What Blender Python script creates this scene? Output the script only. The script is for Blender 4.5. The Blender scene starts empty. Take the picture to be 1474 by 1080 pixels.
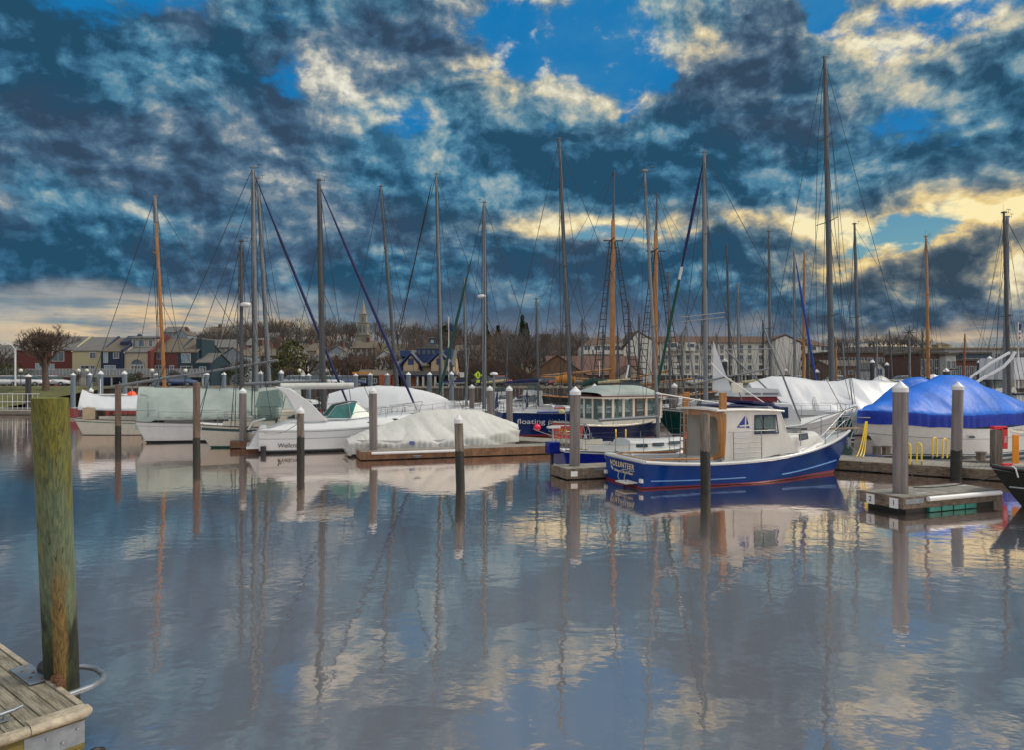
import bpy, math, random
from mathutils import Vector, Matrix, noise
from math import sin, cos, pi, radians, sqrt, atan2
R = random.Random(7)
scene = bpy.context.scene
col = scene.collection
F, CX, HY, CH = 1050.0, 737.0, 545.0, 3.5     # focal length in photo pixels, centre column, horizon row, eye height

def P(x, y, d):            # the place seen at photo pixel (x, y) at distance d
    return Vector(((x-CX)/F*d, d, CH-(y-HY)/F*d))

# ------------------------------------------------------------ camera, sky, sun
cd = bpy.data.cameras.new('camera'); cam = bpy.data.objects.new('camera', cd); col.objects.link(cam)
cam.location = (0, 0, CH); cam.rotation_euler = (radians(90), 0, 0)
cd.sensor_width = 36; cd.lens = 36*F/1474; cd.shift_y = 5/1474; cd.clip_end = 6000; cd.clip_start = .1
scene.camera = cam
scene.view_settings.view_transform = 'Standard'; scene.view_settings.look = 'None'
scene.view_settings.exposure = 0; scene.view_settings.gamma = 1
SUN_AZ, SUN_EL = radians(84), radians(43)       # azimuth from +Y towards +X
sl = bpy.data.lights.new('sun', 'SUN'); sl.energy = 2.7; sl.angle = radians(14); sl.color = (1, .9, .74)
so = bpy.data.objects.new('sun', sl); col.objects.link(so)
sd = Vector((sin(SUN_AZ)*cos(SUN_EL), cos(SUN_AZ)*cos(SUN_EL), sin(SUN_EL)))
so.rotation_euler = sd.to_track_quat('Z', 'Y').to_euler()

def build_world():
    w = bpy.data.worlds.new('World'); scene.world = w; w.use_nodes = True
    nt = w.node_tree; nt.nodes.clear(); N = nt.nodes; Lk = nt.links
    def sock(node, i, val):
        if val is None: return
        if hasattr(val, 'links'): Lk.new(val, node.inputs[i])
        else: node.inputs[i].default_value = val
    def M(op, a, b=None, c=None, clamp=False):
        n = N.new('ShaderNodeMath'); n.operation = op; n.use_clamp = clamp
        sock(n, 0, a); sock(n, 1, b); sock(n, 2, c); return n.outputs[0]
    def V(op, a, b=None, c=None):
        n = N.new('ShaderNodeVectorMath'); n.operation = op
        sock(n, 0, a); sock(n, 1, b); sock(n, 2, c)
        return n.outputs['Value'] if op in ('DOT_PRODUCT', 'LENGTH') else n.outputs[0]
    def comb(x, y, z):
        n = N.new('ShaderNodeCombineXYZ'); sock(n, 0, x); sock(n, 1, y); sock(n, 2, z); return n.outputs[0]
    def NZ(v, s, det=8, rough=.55, lac=2.0, dist=0):
        n = N.new('ShaderNodeTexNoise'); Lk.new(v, n.inputs['Vector'])
        n.inputs['Scale'].default_value = s; n.inputs['Detail'].default_value = det
        n.inputs['Roughness'].default_value = rough; n.inputs['Lacunarity'].default_value = lac
        n.inputs['Distortion'].default_value = dist
        return n.outputs['Fac'], n.outputs['Color']
    def SS(v, a, b):
        n = N.new('ShaderNodeMapRange'); n.interpolation_type = 'SMOOTHSTEP'
        sock(n, 0, v); sock(n, 1, a); sock(n, 2, b); return n.outputs[0]
    def LIN(v, a, b, c, d):
        n = N.new('ShaderNodeMapRange'); sock(n, 0, v); sock(n, 1, a); sock(n, 2, b); sock(n, 3, c); sock(n, 4, d); return n.outputs[0]
    def MIX(f, a, b):
        n = N.new('ShaderNodeMix'); n.data_type = 'RGBA'; n.clamp_factor = True
        sock(n, 0, f)
        for k, v in ((6, a), (7, b)):
            if hasattr(v, 'links'): Lk.new(v, n.inputs[k])
            else: n.inputs[k].default_value = (*v, 1)
        return n.outputs[2]
    tc = N.new('ShaderNodeTexCoord'); D = tc.outputs['Generated']
    sx = N.new('ShaderNodeSeparateXYZ'); Lk.new(D, sx.inputs[0]); X, Y, Z = sx.outputs
    el = M('ARCSINE', Z); az = M('ARCTAN2', X, Y)
    # cloud-deck plane coordinates: clouds crowd and flatten towards the horizon
    zz = M('ADD', M('MAXIMUM', Z, 0), .16)
    Q = comb(M('DIVIDE', X, zz), M('DIVIDE', Y, zz), 0)
    A = comb(az, el, 0)
    _, wc = NZ(V('MULTIPLY', A, (1, 1.5, 1)), 4.5, 5, .55)
    A2 = V('MULTIPLY_ADD', V('SUBTRACT', wc, (.5, .5, .5)), (.20, .12, 0), A)
    A3 = V('MULTIPLY_ADD', V('SUBTRACT', wc, (.5, .5, .5)), (.07, .045, 0), A)
    def VO(v, s, det=3):
        n = N.new('ShaderNodeTexVoronoi'); n.feature = 'SMOOTH_F1'; n.voronoi_dimensions = '2D'; Lk.new(v, n.inputs['Vector'])
        n.inputs['Scale'].default_value = s; n.inputs['Detail'].default_value = det; n.inputs['Roughness'].default_value = .55; n.inputs['Smoothness'].default_value = .35; n.normalize = True
        return M('SUBTRACT', .80, n.outputs['Distance'])
    def lobes(lst, base):
        acc = base
        for (px, py, rx, ry, amp) in lst:
            a = math.atan((px-CX)/F); e = math.atan((HY-py)/F*cos(a))
            ra = rx/F*cos(a)**2; re = ry/F
            v = V('MULTIPLY', V('SUBTRACT', A2, (a, e, 0)), (1/ra, 1/re, 0))
            acc = M('MULTIPLY_ADD', M('EXPONENT', M('MULTIPLY', V('DOT_PRODUCT', v, v), -1)), amp, acc)
        return acc
    cover = [ # (pixel x, pixel y, radius x, radius y, amount) of cloud thickness
        (120,240,190,110,.30),(40,60,140,90,.16),(190,140,70,60,.12),(420,70,110,70,.22),(470,190,80,60,.14),(620,330,190,100,.34),(560,60,70,60,.12),
        (700,190,70,60,.22),(1040,170,110,110,.42),(1090,50,80,80,.40),(900,250,120,70,.30),(60,395,110,28,.30),(330,360,160,50,.16),
        (1000,400,70,70,.25),(900,420,200,60,.26),(1260,415,90,44,.45),(1390,368,58,42,.55),(1250,460,330,38,.46),(1130,440,120,50,.2),(1440,130,110,50,.18),(1330,250,150,30,.22),
        (700,440,300,50,.30),(1465,350,30,50,.3),(1180,150,60,60,.25),(1350,300,90,18,.16),(100,360,140,16,.1),
        (860,60,100,60,-.36),(745,110,50,70,-.20),(330,110,90,45,-.04),(300,235,110,40,-.04),(1310,175,150,34,-.34),(1190,20,30,26,-.45),(700,255,80,28,-.22),(950,140,60,60,-.08),
        (1330,330,60,22,-.5),(1230,340,50,16,-.25),(1180,395,45,18,-.4),(820,300,120,26,-.2),(60,300,130,14,-.26),(280,330,140,14,-.24),(150,440,220,14,-.34),(330,470,200,14,-.3),(1400,490,160,12,-.2),(1050,325,240,14,-.3),(1420,290,60,18,-.3),(560,190,90,40,-.18),(1240,270,60,30,-.2)]
    bright = [ (720,85,60,80,1.0),(770,60,80,80,.4),(880,130,60,40,.8),(930,45,70,50,.6),(1020,30,30,30,.8),(1290,60,140,50,.80),(1420,20,100,40,.6),(1220,110,60,50,.6),(560,180,80,50,.55),(500,110,60,60,.5),(590,235,60,22,.7),(250,20,50,34,.35),
        (500,350,200,12,.35),(260,325,110,10,.5),(60,300,140,14,.4),(180,440,260,14,.85),(300,462,200,14,.95),(40,462,120,10,.6),(400,470,70,18,.8),(540,480,60,8,.6),(780,320,160,22,.8),(900,330,90,16,.6),(1040,325,200,22,1.0),(1180,318,90,20,.9),(1165,385,80,30,1.4),(1280,345,90,24,1.3),(1330,372,30,22,.7),(1455,380,26,40,.8),(1395,322,60,22,1.2),(1470,350,30,60,.7),(1340,480,160,12,.6),(1230,240,60,30,.4),(1360,260,110,18,.35),(1000,410,24,24,.3),(420,380,26,16,.9),(850,480,30,10,.4)]
    warm = [ (720,110,80,60,.5),(1290,50,220,90,.45),(1020,30,40,40,.5),(250,460,360,24,.9),(1040,325,260,26,.8),(1190,390,120,44,.95),(1330,360,120,60,.9),(1440,330,80,60,.8),(1340,480,200,24,.8),(780,320,140,24,.5),(540,480,200,14,.7),(880,150,60,40,.3),(850,478,160,14,.4)]
    Cf = lobes(cover, 0.0); Ef = lobes(bright, 0.0); Wf = lobes(warm, 0.0)
    n1, _ = NZ(Q, 1.3, 9, .56, 2.1, .12)
    n2, _ = NZ(V('MULTIPLY_ADD', A3, (1, 1.5, 1), (3.1, 1.7, 0)), 6, 9, .52, 2.1, 0)
    n3, _ = NZ(V('MULTIPLY_ADD', A3, (1, 1.5, 1), (3.1-.014, 1.7-.018, 0)), 6, 9, .52, 2.1, 0)
    n4, _ = NZ(V('MULTIPLY_ADD', A3, (1, 1.4, 1), (7.1, 2.7, 0)), 18, 9, .70, 2.15, 0)
    n6, _ = NZ(V('MULTIPLY_ADD', A3, (1, 1.3, 1), (2.1, 9.7, 0)), 52, 6, .65, 2.1, 0)
    v1 = VO(V('MULTIPLY', A3, (1, 1.25, 1)), 7.5, 5); v2 = VO(V('MULTIPLY_ADD', A3, (1, 1.25, 1), (-.007, -.013, 0)), 7.5, 5)
    n4 = M('ADD', M('MULTIPLY', n4, .42), M('MULTIPLY', v1, .58))
    n5, _ = NZ(V('MULTIPLY_ADD', A2, (1, 1.6, 1), (1.1, 5.7, 0)), 3.2, 4, .5, 2.1, 0)
    nn = M('ADD', M('ADD', M('MULTIPLY', n1, .45), M('MULTIPLY', n2, .40)), M('MULTIPLY', n4, .25))
    dens = M('ADD', M('MULTIPLY', M('SUBTRACT', nn, .55), 3.6), M('ADD', Cf, .17))
    cov = SS(dens, -.11, .09)          # how much cloud hides the blue
    thick = SS(dens, -.02, .62)          # how dark the cloud is
    # clear sky
    sk = N.new('ShaderNodeTexSky'); sk.sky_type = 'NISHITA'; sk.sun_disc = False
    sk.sun_elevation = SUN_EL; sk.sun_rotation = SUN_AZ; sk.air_density = 1; sk.dust_density = .5; sk.ozone_density = 3
    skc = V('SCALE', sk.outputs[0]); skc.node.inputs['Scale'].default_value = .075
    lowband = SS(el, .30, .14)
    blue = MIX(.93, skc, MIX(lowband, (.003, .185, .47), (.16, .36, .43)))
    blue = MIX(M('MULTIPLY', SS(n2, .35, .7), .35), blue, (.10, .29, .47))
    relief = M('MULTIPLY', M('ADD', M('SUBTRACT', n2, n3), M('MULTIPLY', M('SUBTRACT', v1, v2), .9)), 5)
    reliefc = M('MAXIMUM', M('MINIMUM', relief, .6), -.6)
    Ec = M('MAXIMUM', Ef, 0)
    s_ = M('MULTIPLY_ADD', M('SUBTRACT', n2, .5), 1.0, M('MULTIPLY_ADD', M('SUBTRACT', n4, .5), 1.35, .37))
    s_ = M('MULTIPLY_ADD', M('SUBTRACT', n6, .5), .55, s_)
    s_ = M('ADD', s_, M('MULTIPLY', reliefc, .55)); s_ = M('MULTIPLY_ADD', M('MINIMUM', Ec, 1.1), .50, s_); s_ = M('MULTIPLY_ADD', thick, -.34, s_)
    s_ = M('MULTIPLY_ADD', M('SUBTRACT', n1, .5), .85, M('MULTIPLY_ADD', M('SUBTRACT', n5, .5), .9, s_))
    def RAMP(f, stops):
        n = N.new('ShaderNodeValToRGB'); Lk.new(f, n.inputs[0]); e = n.color_ramp.elements
        while len(e) < len(stops): e.new(.5)
        for k, (p, c) in enumerate(stops): e[k].position = p; e[k].color = (*c, 1)
        return n.outputs[0]
    cool = RAMP(s_, [(0, (.018,.074,.138)), (.20, (.036,.128,.225)), (.40, (.075,.225,.345)), (.62, (.24,.36,.42)), (.82, (.52,.54,.48)), (1, (.80,.78,.66))])
    lav = RAMP(s_, [(0, (.034,.068,.118)), (.22, (.050,.106,.182)), (.42, (.088,.168,.255)), (.64, (.22,.28,.33)), (.82, (.52,.52,.46)), (1, (.80,.78,.66))])
    gold = RAMP(s_, [(0, (.038,.068,.100)), (.22, (.075,.110,.145)), (.42, (.17,.19,.19)), (.60, (.42,.36,.24)), (.80, (.80,.60,.27)), (1, (.98,.84,.46))])
    cc = MIX(Wf, MIX(SS(n5, .47, .60), cool, lav), gold)
    skyc = MIX(cov, blue, cc)
    # thin streaks low over the horizon
    st, _ = NZ(V('MULTIPLY', A, (1, 9, 1)), 7, 6, .6)
    hi = M('ADD', LIN(az, .05, .35, .118, .080), M('MULTIPLY', M('SUBTRACT', n2, .5), .14)); low = SS(el, hi, M('SUBTRACT', hi, .03))
    side = SS(M('ABSOLUTE', M('ADD', az, -.02)), .12, .42)
    streakc = MIX(SS(st, .36, .58), (.20, .25, .29), MIX(Wf, (.34, .36, .37), (.78, .55, .31)))
    skyc = MIX(M('MULTIPLY', M('MULTIPLY', low, side), .85), skyc, streakc)
    midc = MIX(SS(el, .10, .015), MIX(st, (.085, .14, .215), (.15, .19, .26)), MIX(st, (.20, .22, .27), (.46, .36, .32)))
    skyc = MIX(M('MULTIPLY', M('MULTIPLY', SS(el, .15, .04), M('SUBTRACT', 1, side)), .8), skyc, midc)
    # the bright overcast overhead and behind the viewer
    up = SS(el, .56, .95)
    back = SS(Y, .25, -.25)
    o1 = M('MAXIMUM', up, M('MULTIPLY', back, SS(el, -.02, .12)))
    oc = MIX(n1, (.72, .73, .75), (1.08, 1.08, 1.08))
    skyc = MIX(o1, skyc, oc)
    skyc = MIX(SS(Z, 0, -.03), skyc, (.12, .13, .14))
    bg = N.new('ShaderNodeBackground'); Lk.new(skyc, bg.inputs[0]); bg.inputs[1].default_value = 1.0
    out = N.new('ShaderNodeOutputWorld'); Lk.new(bg.outputs[0], out.inputs[0])
    w.cycles.sampling_method = 'MANUAL'; w.cycles.sample_map_resolution = 512
build_world()

# ------------------------------------------------------------ materials
_m = {}
def mat(name, c, rough=.6, metal=0., var=.12, sc=3., bump=0., bsc=None, streak=0., streakc=(.12,.09,.06), coat=0., stretch=(1,1,1), spec=.5):
    if name in _m: return _m[name]
    m = bpy.data.materials.new(name); m.use_nodes = True; nt = m.node_tree; N = nt.nodes; L = nt.links
    b = N['Principled BSDF']; b.inputs['Roughness'].default_value = rough; b.inputs['Metallic'].default_value = metal
    b.inputs['Coat Weight'].default_value = coat; b.inputs['Specular IOR Level'].default_value = spec
    tc = N.new('ShaderNodeTexCoord'); mp = N.new('ShaderNodeMapping'); L.new(tc.outputs['Object'], mp.inputs[0])
    mp.inputs['Scale'].default_value = stretch
    nz = N.new('ShaderNodeTexNoise'); L.new(mp.outputs[0], nz.inputs['Vector']); nz.inputs['Scale'].default_value = sc
    nz.inputs['Detail'].default_value = 6; nz.inputs['Roughness'].default_value = .65
    mr = N.new('ShaderNodeMapRange'); L.new(nz.outputs[0], mr.inputs[0]); mr.inputs[1].default_value = .3; mr.inputs[2].default_value = .7
    mx = N.new('ShaderNodeMix'); mx.data_type = 'RGBA'; L.new(mr.outputs[0], mx.inputs[0])
    mx.inputs[6].default_value = tuple(v*(1-var) for v in c)+(1,); mx.inputs[7].default_value = tuple(min(1, v*(1+var)) for v in c)+(1,)
    last = mx.outputs[2]
    if streak:
        m2 = N.new('ShaderNodeMapping'); L.new(tc.outputs['Object'], m2.inputs[0]); m2.inputs['Scale'].default_value = (3, 3, .35)
        n2 = N.new('ShaderNodeTexNoise'); L.new(m2.outputs[0], n2.inputs['Vector']); n2.inputs['Scale'].default_value = 2.2; n2.inputs['Detail'].default_value = 5
        r2 = N.new('ShaderNodeMapRange'); L.new(n2.outputs[0], r2.inputs[0]); r2.inputs[1].default_value = .5; r2.inputs[2].default_value = .75; r2.inputs[4].default_value = streak
        x2 = N.new('ShaderNodeMix'); x2.data_type = 'RGBA'; L.new(r2.outputs[0], x2.inputs[0]); L.new(last, x2.inputs[6]); x2.inputs[7].default_value = (*streakc, 1)
        last = x2.outputs[2]
    L.new(last, b.inputs['Base Color'])
    if bump:
        bn = N.new('ShaderNodeTexNoise'); L.new(mp.outputs[0], bn.inputs['Vector']); bn.inputs['Scale'].default_value = bsc or sc*4; bn.inputs['Detail'].default_value = 5
        bp = N.new('ShaderNodeBump'); L.new(bn.outputs[0], bp.inputs['Height']); bp.inputs['Strength'].default_value = bump; bp.inputs['Distance'].default_value = .05
        L.new(bp.outputs[0], b.inputs['Normal'])
    _m[name] = m; return m
def glassmat(name, c=(.03, .05, .06), rough=.06):
    return mat(name, c, rough, 0, .3, 2, spec=.8)
def clear_vinyl():
    if 'vinyl' in _m: return _m['vinyl']
    m = bpy.data.materials.new('clear_vinyl'); m.use_nodes = True; nt = m.node_tree; N = nt.nodes; L = nt.links
    b = N['Principled BSDF']; b.inputs['Base Color'].default_value = (.16, .22, .22, 1); b.inputs['Roughness'].default_value = .1
    tr = N.new('ShaderNodeBsdfTransparent'); tr.inputs[0].default_value = (.72, .78, .78, 1); mx = N.new('ShaderNodeMixShader'); mx.inputs[0].default_value = .35
    L.new(tr.outputs[0], mx.inputs[1]); L.new(b.outputs[0], mx.inputs[2]); L.new(mx.outputs[0], N['Material Output'].inputs[0]); _m['vinyl'] = m; return m

GEL = mat('white_gelcoat', (.52,.535,.54), .25, 0, .06, 1.5, streak=.22, streakc=(.36,.32,.26), coat=.3)
CREAM = mat('cream_gelcoat', (.46,.43,.365), .3, 0, .08, 1.5, streak=.3, streakc=(.3,.24,.17), coat=.3)
DECK = mat('deck_paint', (.55,.56,.55), .6, 0, .1, 4, bump=.1)
BLACKM = mat('black_rubber', (.012,.012,.014), .5)
ANTI = mat('black_antifouling', (.012,.018,.022), .5, 0, .3, 4)
ANTIG = mat('green_antifouling', (.01,.075,.06), .5, 0, .3, 4)
ALU = mat('mast_aluminium', (.098,.107,.118), .38, .35, .12, 2, stretch=(1,1,.3))
ALUW = mat('white_painted_aluminium', (.145,.158,.172), .4, .0, .1, 2, streak=.2, streakc=(.25,.26,.28))
ALUD = mat('dull_aluminium', (.068,.071,.077), .5, .3, .15, 2, stretch=(1,1,.3))
VARN = mat('varnished_wood', (.32,.135,.028), .28, 0, .3, 3, coat=.5, stretch=(4,4,.5))
STEEL = mat('stainless_steel', (.27,.28,.295), .3, .6, .05)
WIRE = mat('rigging_wire', (.035,.038,.045), .5, .4)
NAVY = mat('navy_canvas', (.008,.014,.075), .8, 0, .25, 5)
GREENC = mat('green_canvas', (.006,.055,.045), .8, 0, .25, 5)
GLASS = glassmat('dark_glass')
WHITEP = mat('white_plastic', (.58,.59,.60), .4, 0, .06)
SHRINK = mat('white_shrink_wrap', (.54,.56,.59), .38, 0, .05, .8, bump=.12, bsc=3, streak=.12, streakc=(.35,.38,.42))
TARPW = mat('offwhite_tarpaulin', (.46,.47,.45), .6, 0, .08, .8, bump=.12, bsc=3, streak=.3, streakc=(.27,.27,.24))
TARPS = mat('sage_tarpaulin', (.27,.325,.305), .6, 0, .12, 1.2, bump=.3, bsc=5)
BLUET = mat('blue_shrink_wrap', (.003,.115,.54), .48, 0, .2, 1, bump=.35, bsc=4, spec=.25)
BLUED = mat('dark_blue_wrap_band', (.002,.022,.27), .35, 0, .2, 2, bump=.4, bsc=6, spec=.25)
DOCKW = mat('weathered_dock_wood', (.155,.14,.12), .85, 0, .45, 4, bump=.5, bsc=14, stretch=(1,1,5), streak=.4, streakc=(.05,.04,.03))
DOCKT = mat('grey_dock_planks', (.20,.19,.165), .85, 0, .35, 3, bump=.4, bsc=12)
DOCKB = mat('brown_dock_beam', (.135,.105,.078), .85, 0, .6, 4, bump=.6, bsc=14, stretch=(1,1,3), streak=.6, streakc=(.05,.035,.025))
DOCKR = mat('reddish_dock_beam', (.17,.085,.045), .8, 0, .5, 3, bump=.5, bsc=12, streak=.5, streakc=(.06,.05,.035))
FLOATM = mat('black_dock_float', (.012,.013,.012), .6, 0, .4, 3)
GALV = mat('galvanised_steel', (.20,.23,.26), .45, .55, .25, 9)
YEL = mat('yellow_paint', (.80,.56,.02), .35, 0, .1)
RED = mat('red_paint', (.62,.02,.03), .35, 0, .1)
ORANGEP = mat('orange_red_paint', (.50,.035,.012), .3, 0, .15, 2, coat=.3)
BOOT = mat('red_boot_stripe', (.20,.006,.024), .35, 0, .15)

# ------------------------------------------------------------ mesh helpers
class MB:
    def __init__(s): s.v = []; s.f = []; s.m = []; s.sm = []; s.mats = []
    def mi(s, m):
        if m not in s.mats: s.mats.append(m)
        return s.mats.index(m)
    def add(s, vs, fs, m, smooth=False):
        o = len(s.v); s.v += [tuple(v) for v in vs]; k = s.mi(m)
        for f in fs: s.f.append(tuple(i+o for i in f)); s.m.append(k); s.sm.append(smooth)
        return s
    def box(s, c, size, m, rz=0, ry=0, rx=0):
        M4 = Matrix.Rotation(rz, 4, 'Z') @ Matrix.Rotation(ry, 4, 'Y') @ Matrix.Rotation(rx, 4, 'X')
        c = Vector(c); vs = []
        for x in (-.5, .5):
            for y in (-.5, .5):
                for z in (-.5, .5): vs.append(c + M4 @ Vector((x*size[0], y*size[1], z*size[2])))
        return s.add(vs, [(0,1,3,2),(4,6,7,5),(0,4,5,1),(2,3,7,6),(0,2,6,4),(1,5,7,3)], m)
    def bx(s, x0, x1, y0, y1, z0, z1, m): return s.box(((x0+x1)/2,(y0+y1)/2,(z0+z1)/2), (x1-x0,y1-y0,z1-z0), m)
    def tube(s, pts, r, m, n=8, cap=True, smooth=True):
        pts = [Vector(p) for p in pts]; rs = r if isinstance(r, (list, tuple)) else [r]*len(pts)
        vs = []; fs = []; prev = None
        for i, p in enumerate(pts):
            t = (pts[min(i+1, len(pts)-1)] - pts[max(i-1, 0)])
            t = t.normalized() if t.length > 1e-9 else Vector((0,0,1))
            if prev is None:
                a = Vector((0,0,1)) if abs(t.z) < .9 else Vector((1,0,0)); u = t.cross(a).normalized()
            else:
                u = prev - t*prev.dot(t); u = u.normalized() if u.length > 1e-6 else t.orthogonal().normalized()
            prev = u; w = t.cross(u)
            for k in range(n):
                a = 2*pi*k/n; vs.append(p + (u*cos(a)+w*sin(a))*rs[i])
        for i in range(len(pts)-1):
            for k in range(n): fs.append((i*n+k, i*n+(k+1)%n, (i+1)*n+(k+1)%n, (i+1)*n+k))
        s.add(vs, fs, m, smooth)
        if cap: s.add(vs[:n], [tuple(range(n))[::-1]], m); s.add(vs[-n:], [tuple(range(n))], m)
        return s
    def wire(s, a, b, r, m): return s.tube([a, b], r, m, 4, False)
    def lathe(s, prof, m, c=(0,0,0), n=20, smooth=True):
        c = Vector(c); vs = []; fs = []
        for (r, z) in prof:
            for k in range(n): vs.append(c + Vector((r*cos(2*pi*k/n), r*sin(2*pi*k/n), z)))
        for i in range(len(prof)-1):
            for k in range(n): fs.append((i*n+k, i*n+(k+1)%n, (i+1)*n+(k+1)%n, (i+1)*n+k))
        return s.add(vs, fs, m, smooth)
    def loft(s, secs, m, closed=False, cap=False, smooth=True, bandm=None):
        n = len(secs[0]); o = [p for sc_ in secs for p in sc_]
        for j in range(n if closed else n-1):
            fs = [(i*n+j, (i+1)*n+j, (i+1)*n+(j+1)%n, i*n+(j+1)%n) for i in range(len(secs)-1)]
            s._share(o, fs, (bandm[j] if bandm else m), smooth, first=(j == 0))
        if cap:
            s.add(secs[0], [tuple(range(n))[::-1]], m); s.add(secs[-1], [tuple(range(n))], m)
        return s
    def _share(s, o, fs, m, smooth, first):
        if first: s._o = len(s.v); s.v += [tuple(p) for p in o]
        k = s.mi(m)
        for f in fs: s.f.append(tuple(i+s._o for i in f)); s.m.append(k); s.sm.append(smooth)
    def prism(s, poly, y0, y1, m, axis='y'):     # poly of (x, z) extruded along y
        n = len(poly)
        if axis == 'y': vs = [(x, y0, z) for x, z in poly]+[(x, y1, z) for x, z in poly]
        elif axis == 'x': vs = [(y0, x, z) for x, z in poly]+[(y1, x, z) for x, z in poly]
        else: vs = [(x, z, y0) for x, z in poly]+[(x, z, y1) for x, z in poly]
        return s.add(vs, [tuple(range(n)), tuple(range(2*n-1, n-1, -1))]+[(i, i+n, (i+1)%n+n, (i+1)%n) for i in range(n)], m)
    def build(s, name, parent=None, world=False, bevel=0, **kw):
        vs = s.v
        if world and parent is not None:
            inv = (Matrix.Translation(parent.location) @ parent.rotation_euler.to_matrix().to_4x4()).inverted()
            vs = [tuple(inv @ Vector(v)) for v in vs]
        me = bpy.data.meshes.new(name); me.from_pydata(vs, [], s.f)
        for m in s.mats: me.materials.append(m)
        me.polygons.foreach_set('material_index', s.m); me.polygons.foreach_set('use_smooth', s.sm)
        me.update(); o = bpy.data.objects.new(name, me); col.objects.link(o)
        if parent is not None: o.parent = parent
        if bevel:
            b = o.modifiers.new('b', 'BEVEL'); b.width = bevel; b.segments = 2; b.limit_method = 'ANGLE'; b.angle_limit = radians(40)
        for k, v in kw.items(): o[k] = v
        return o
def thing(name, label, cat, loc=(0,0,0), rz=0, group=None):
    o = bpy.data.objects.new(name, None); col.objects.link(o); o.location = loc; o.rotation_euler = (0,0,rz)
    o['label'] = label; o['category'] = cat
    if group: o['group'] = group
    return o
def tag(o, label, cat, group=None):
    o['label'] = label; o['category'] = cat
    if group: o['group'] = group
    return o
def copy_tree(o, parent=None):
    c = o.copy(); col.objects.link(c); c.parent = parent
    for ch in o.children: copy_tree(ch, c)
    return c
def textobj(name, body, size, m, parent, loc, xdir, updir, width=None, ext=.004, align='CENTER', spc=1.0):
    c = bpy.data.curves.new(name, 'FONT'); c.body = body; c.size = size; c.align_x = align; c.align_y = 'CENTER'; c.extrude = ext; c.space_character = spc
    t = bpy.data.objects.new(name+'_tmp', c); col.objects.link(t)
    dg = bpy.context.evaluated_depsgraph_get(); me = bpy.data.meshes.new_from_object(t.evaluated_get(dg))
    bpy.data.objects.remove(t); 
    me.materials.clear(); me.materials.append(m); o = bpy.data.objects.new(name, me); col.objects.link(o); o.parent = parent
    x = Vector(xdir).normalized(); u = Vector(updir).normalized(); n = x.cross(u).normalized(); u = n.cross(x)
    w = max(v.co.x for v in me.vertices)-min(v.co.x for v in me.vertices)
    s = (width/w) if width else 1
    o.matrix_local = Matrix.Translation(Vector(loc)) @ Matrix(((x.x*s,u.x,n.x,0),(x.y*s,u.y,n.y,0),(x.z*s,u.z,n.z,0),(0,0,0,1)))
    return o
def sm(a, b, t):
    t = max(0, min(1, (t-a)/(b-a))); return t*t*(3-2*t)
def lerp(a, b, t): return a+(b-a)*t
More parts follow.
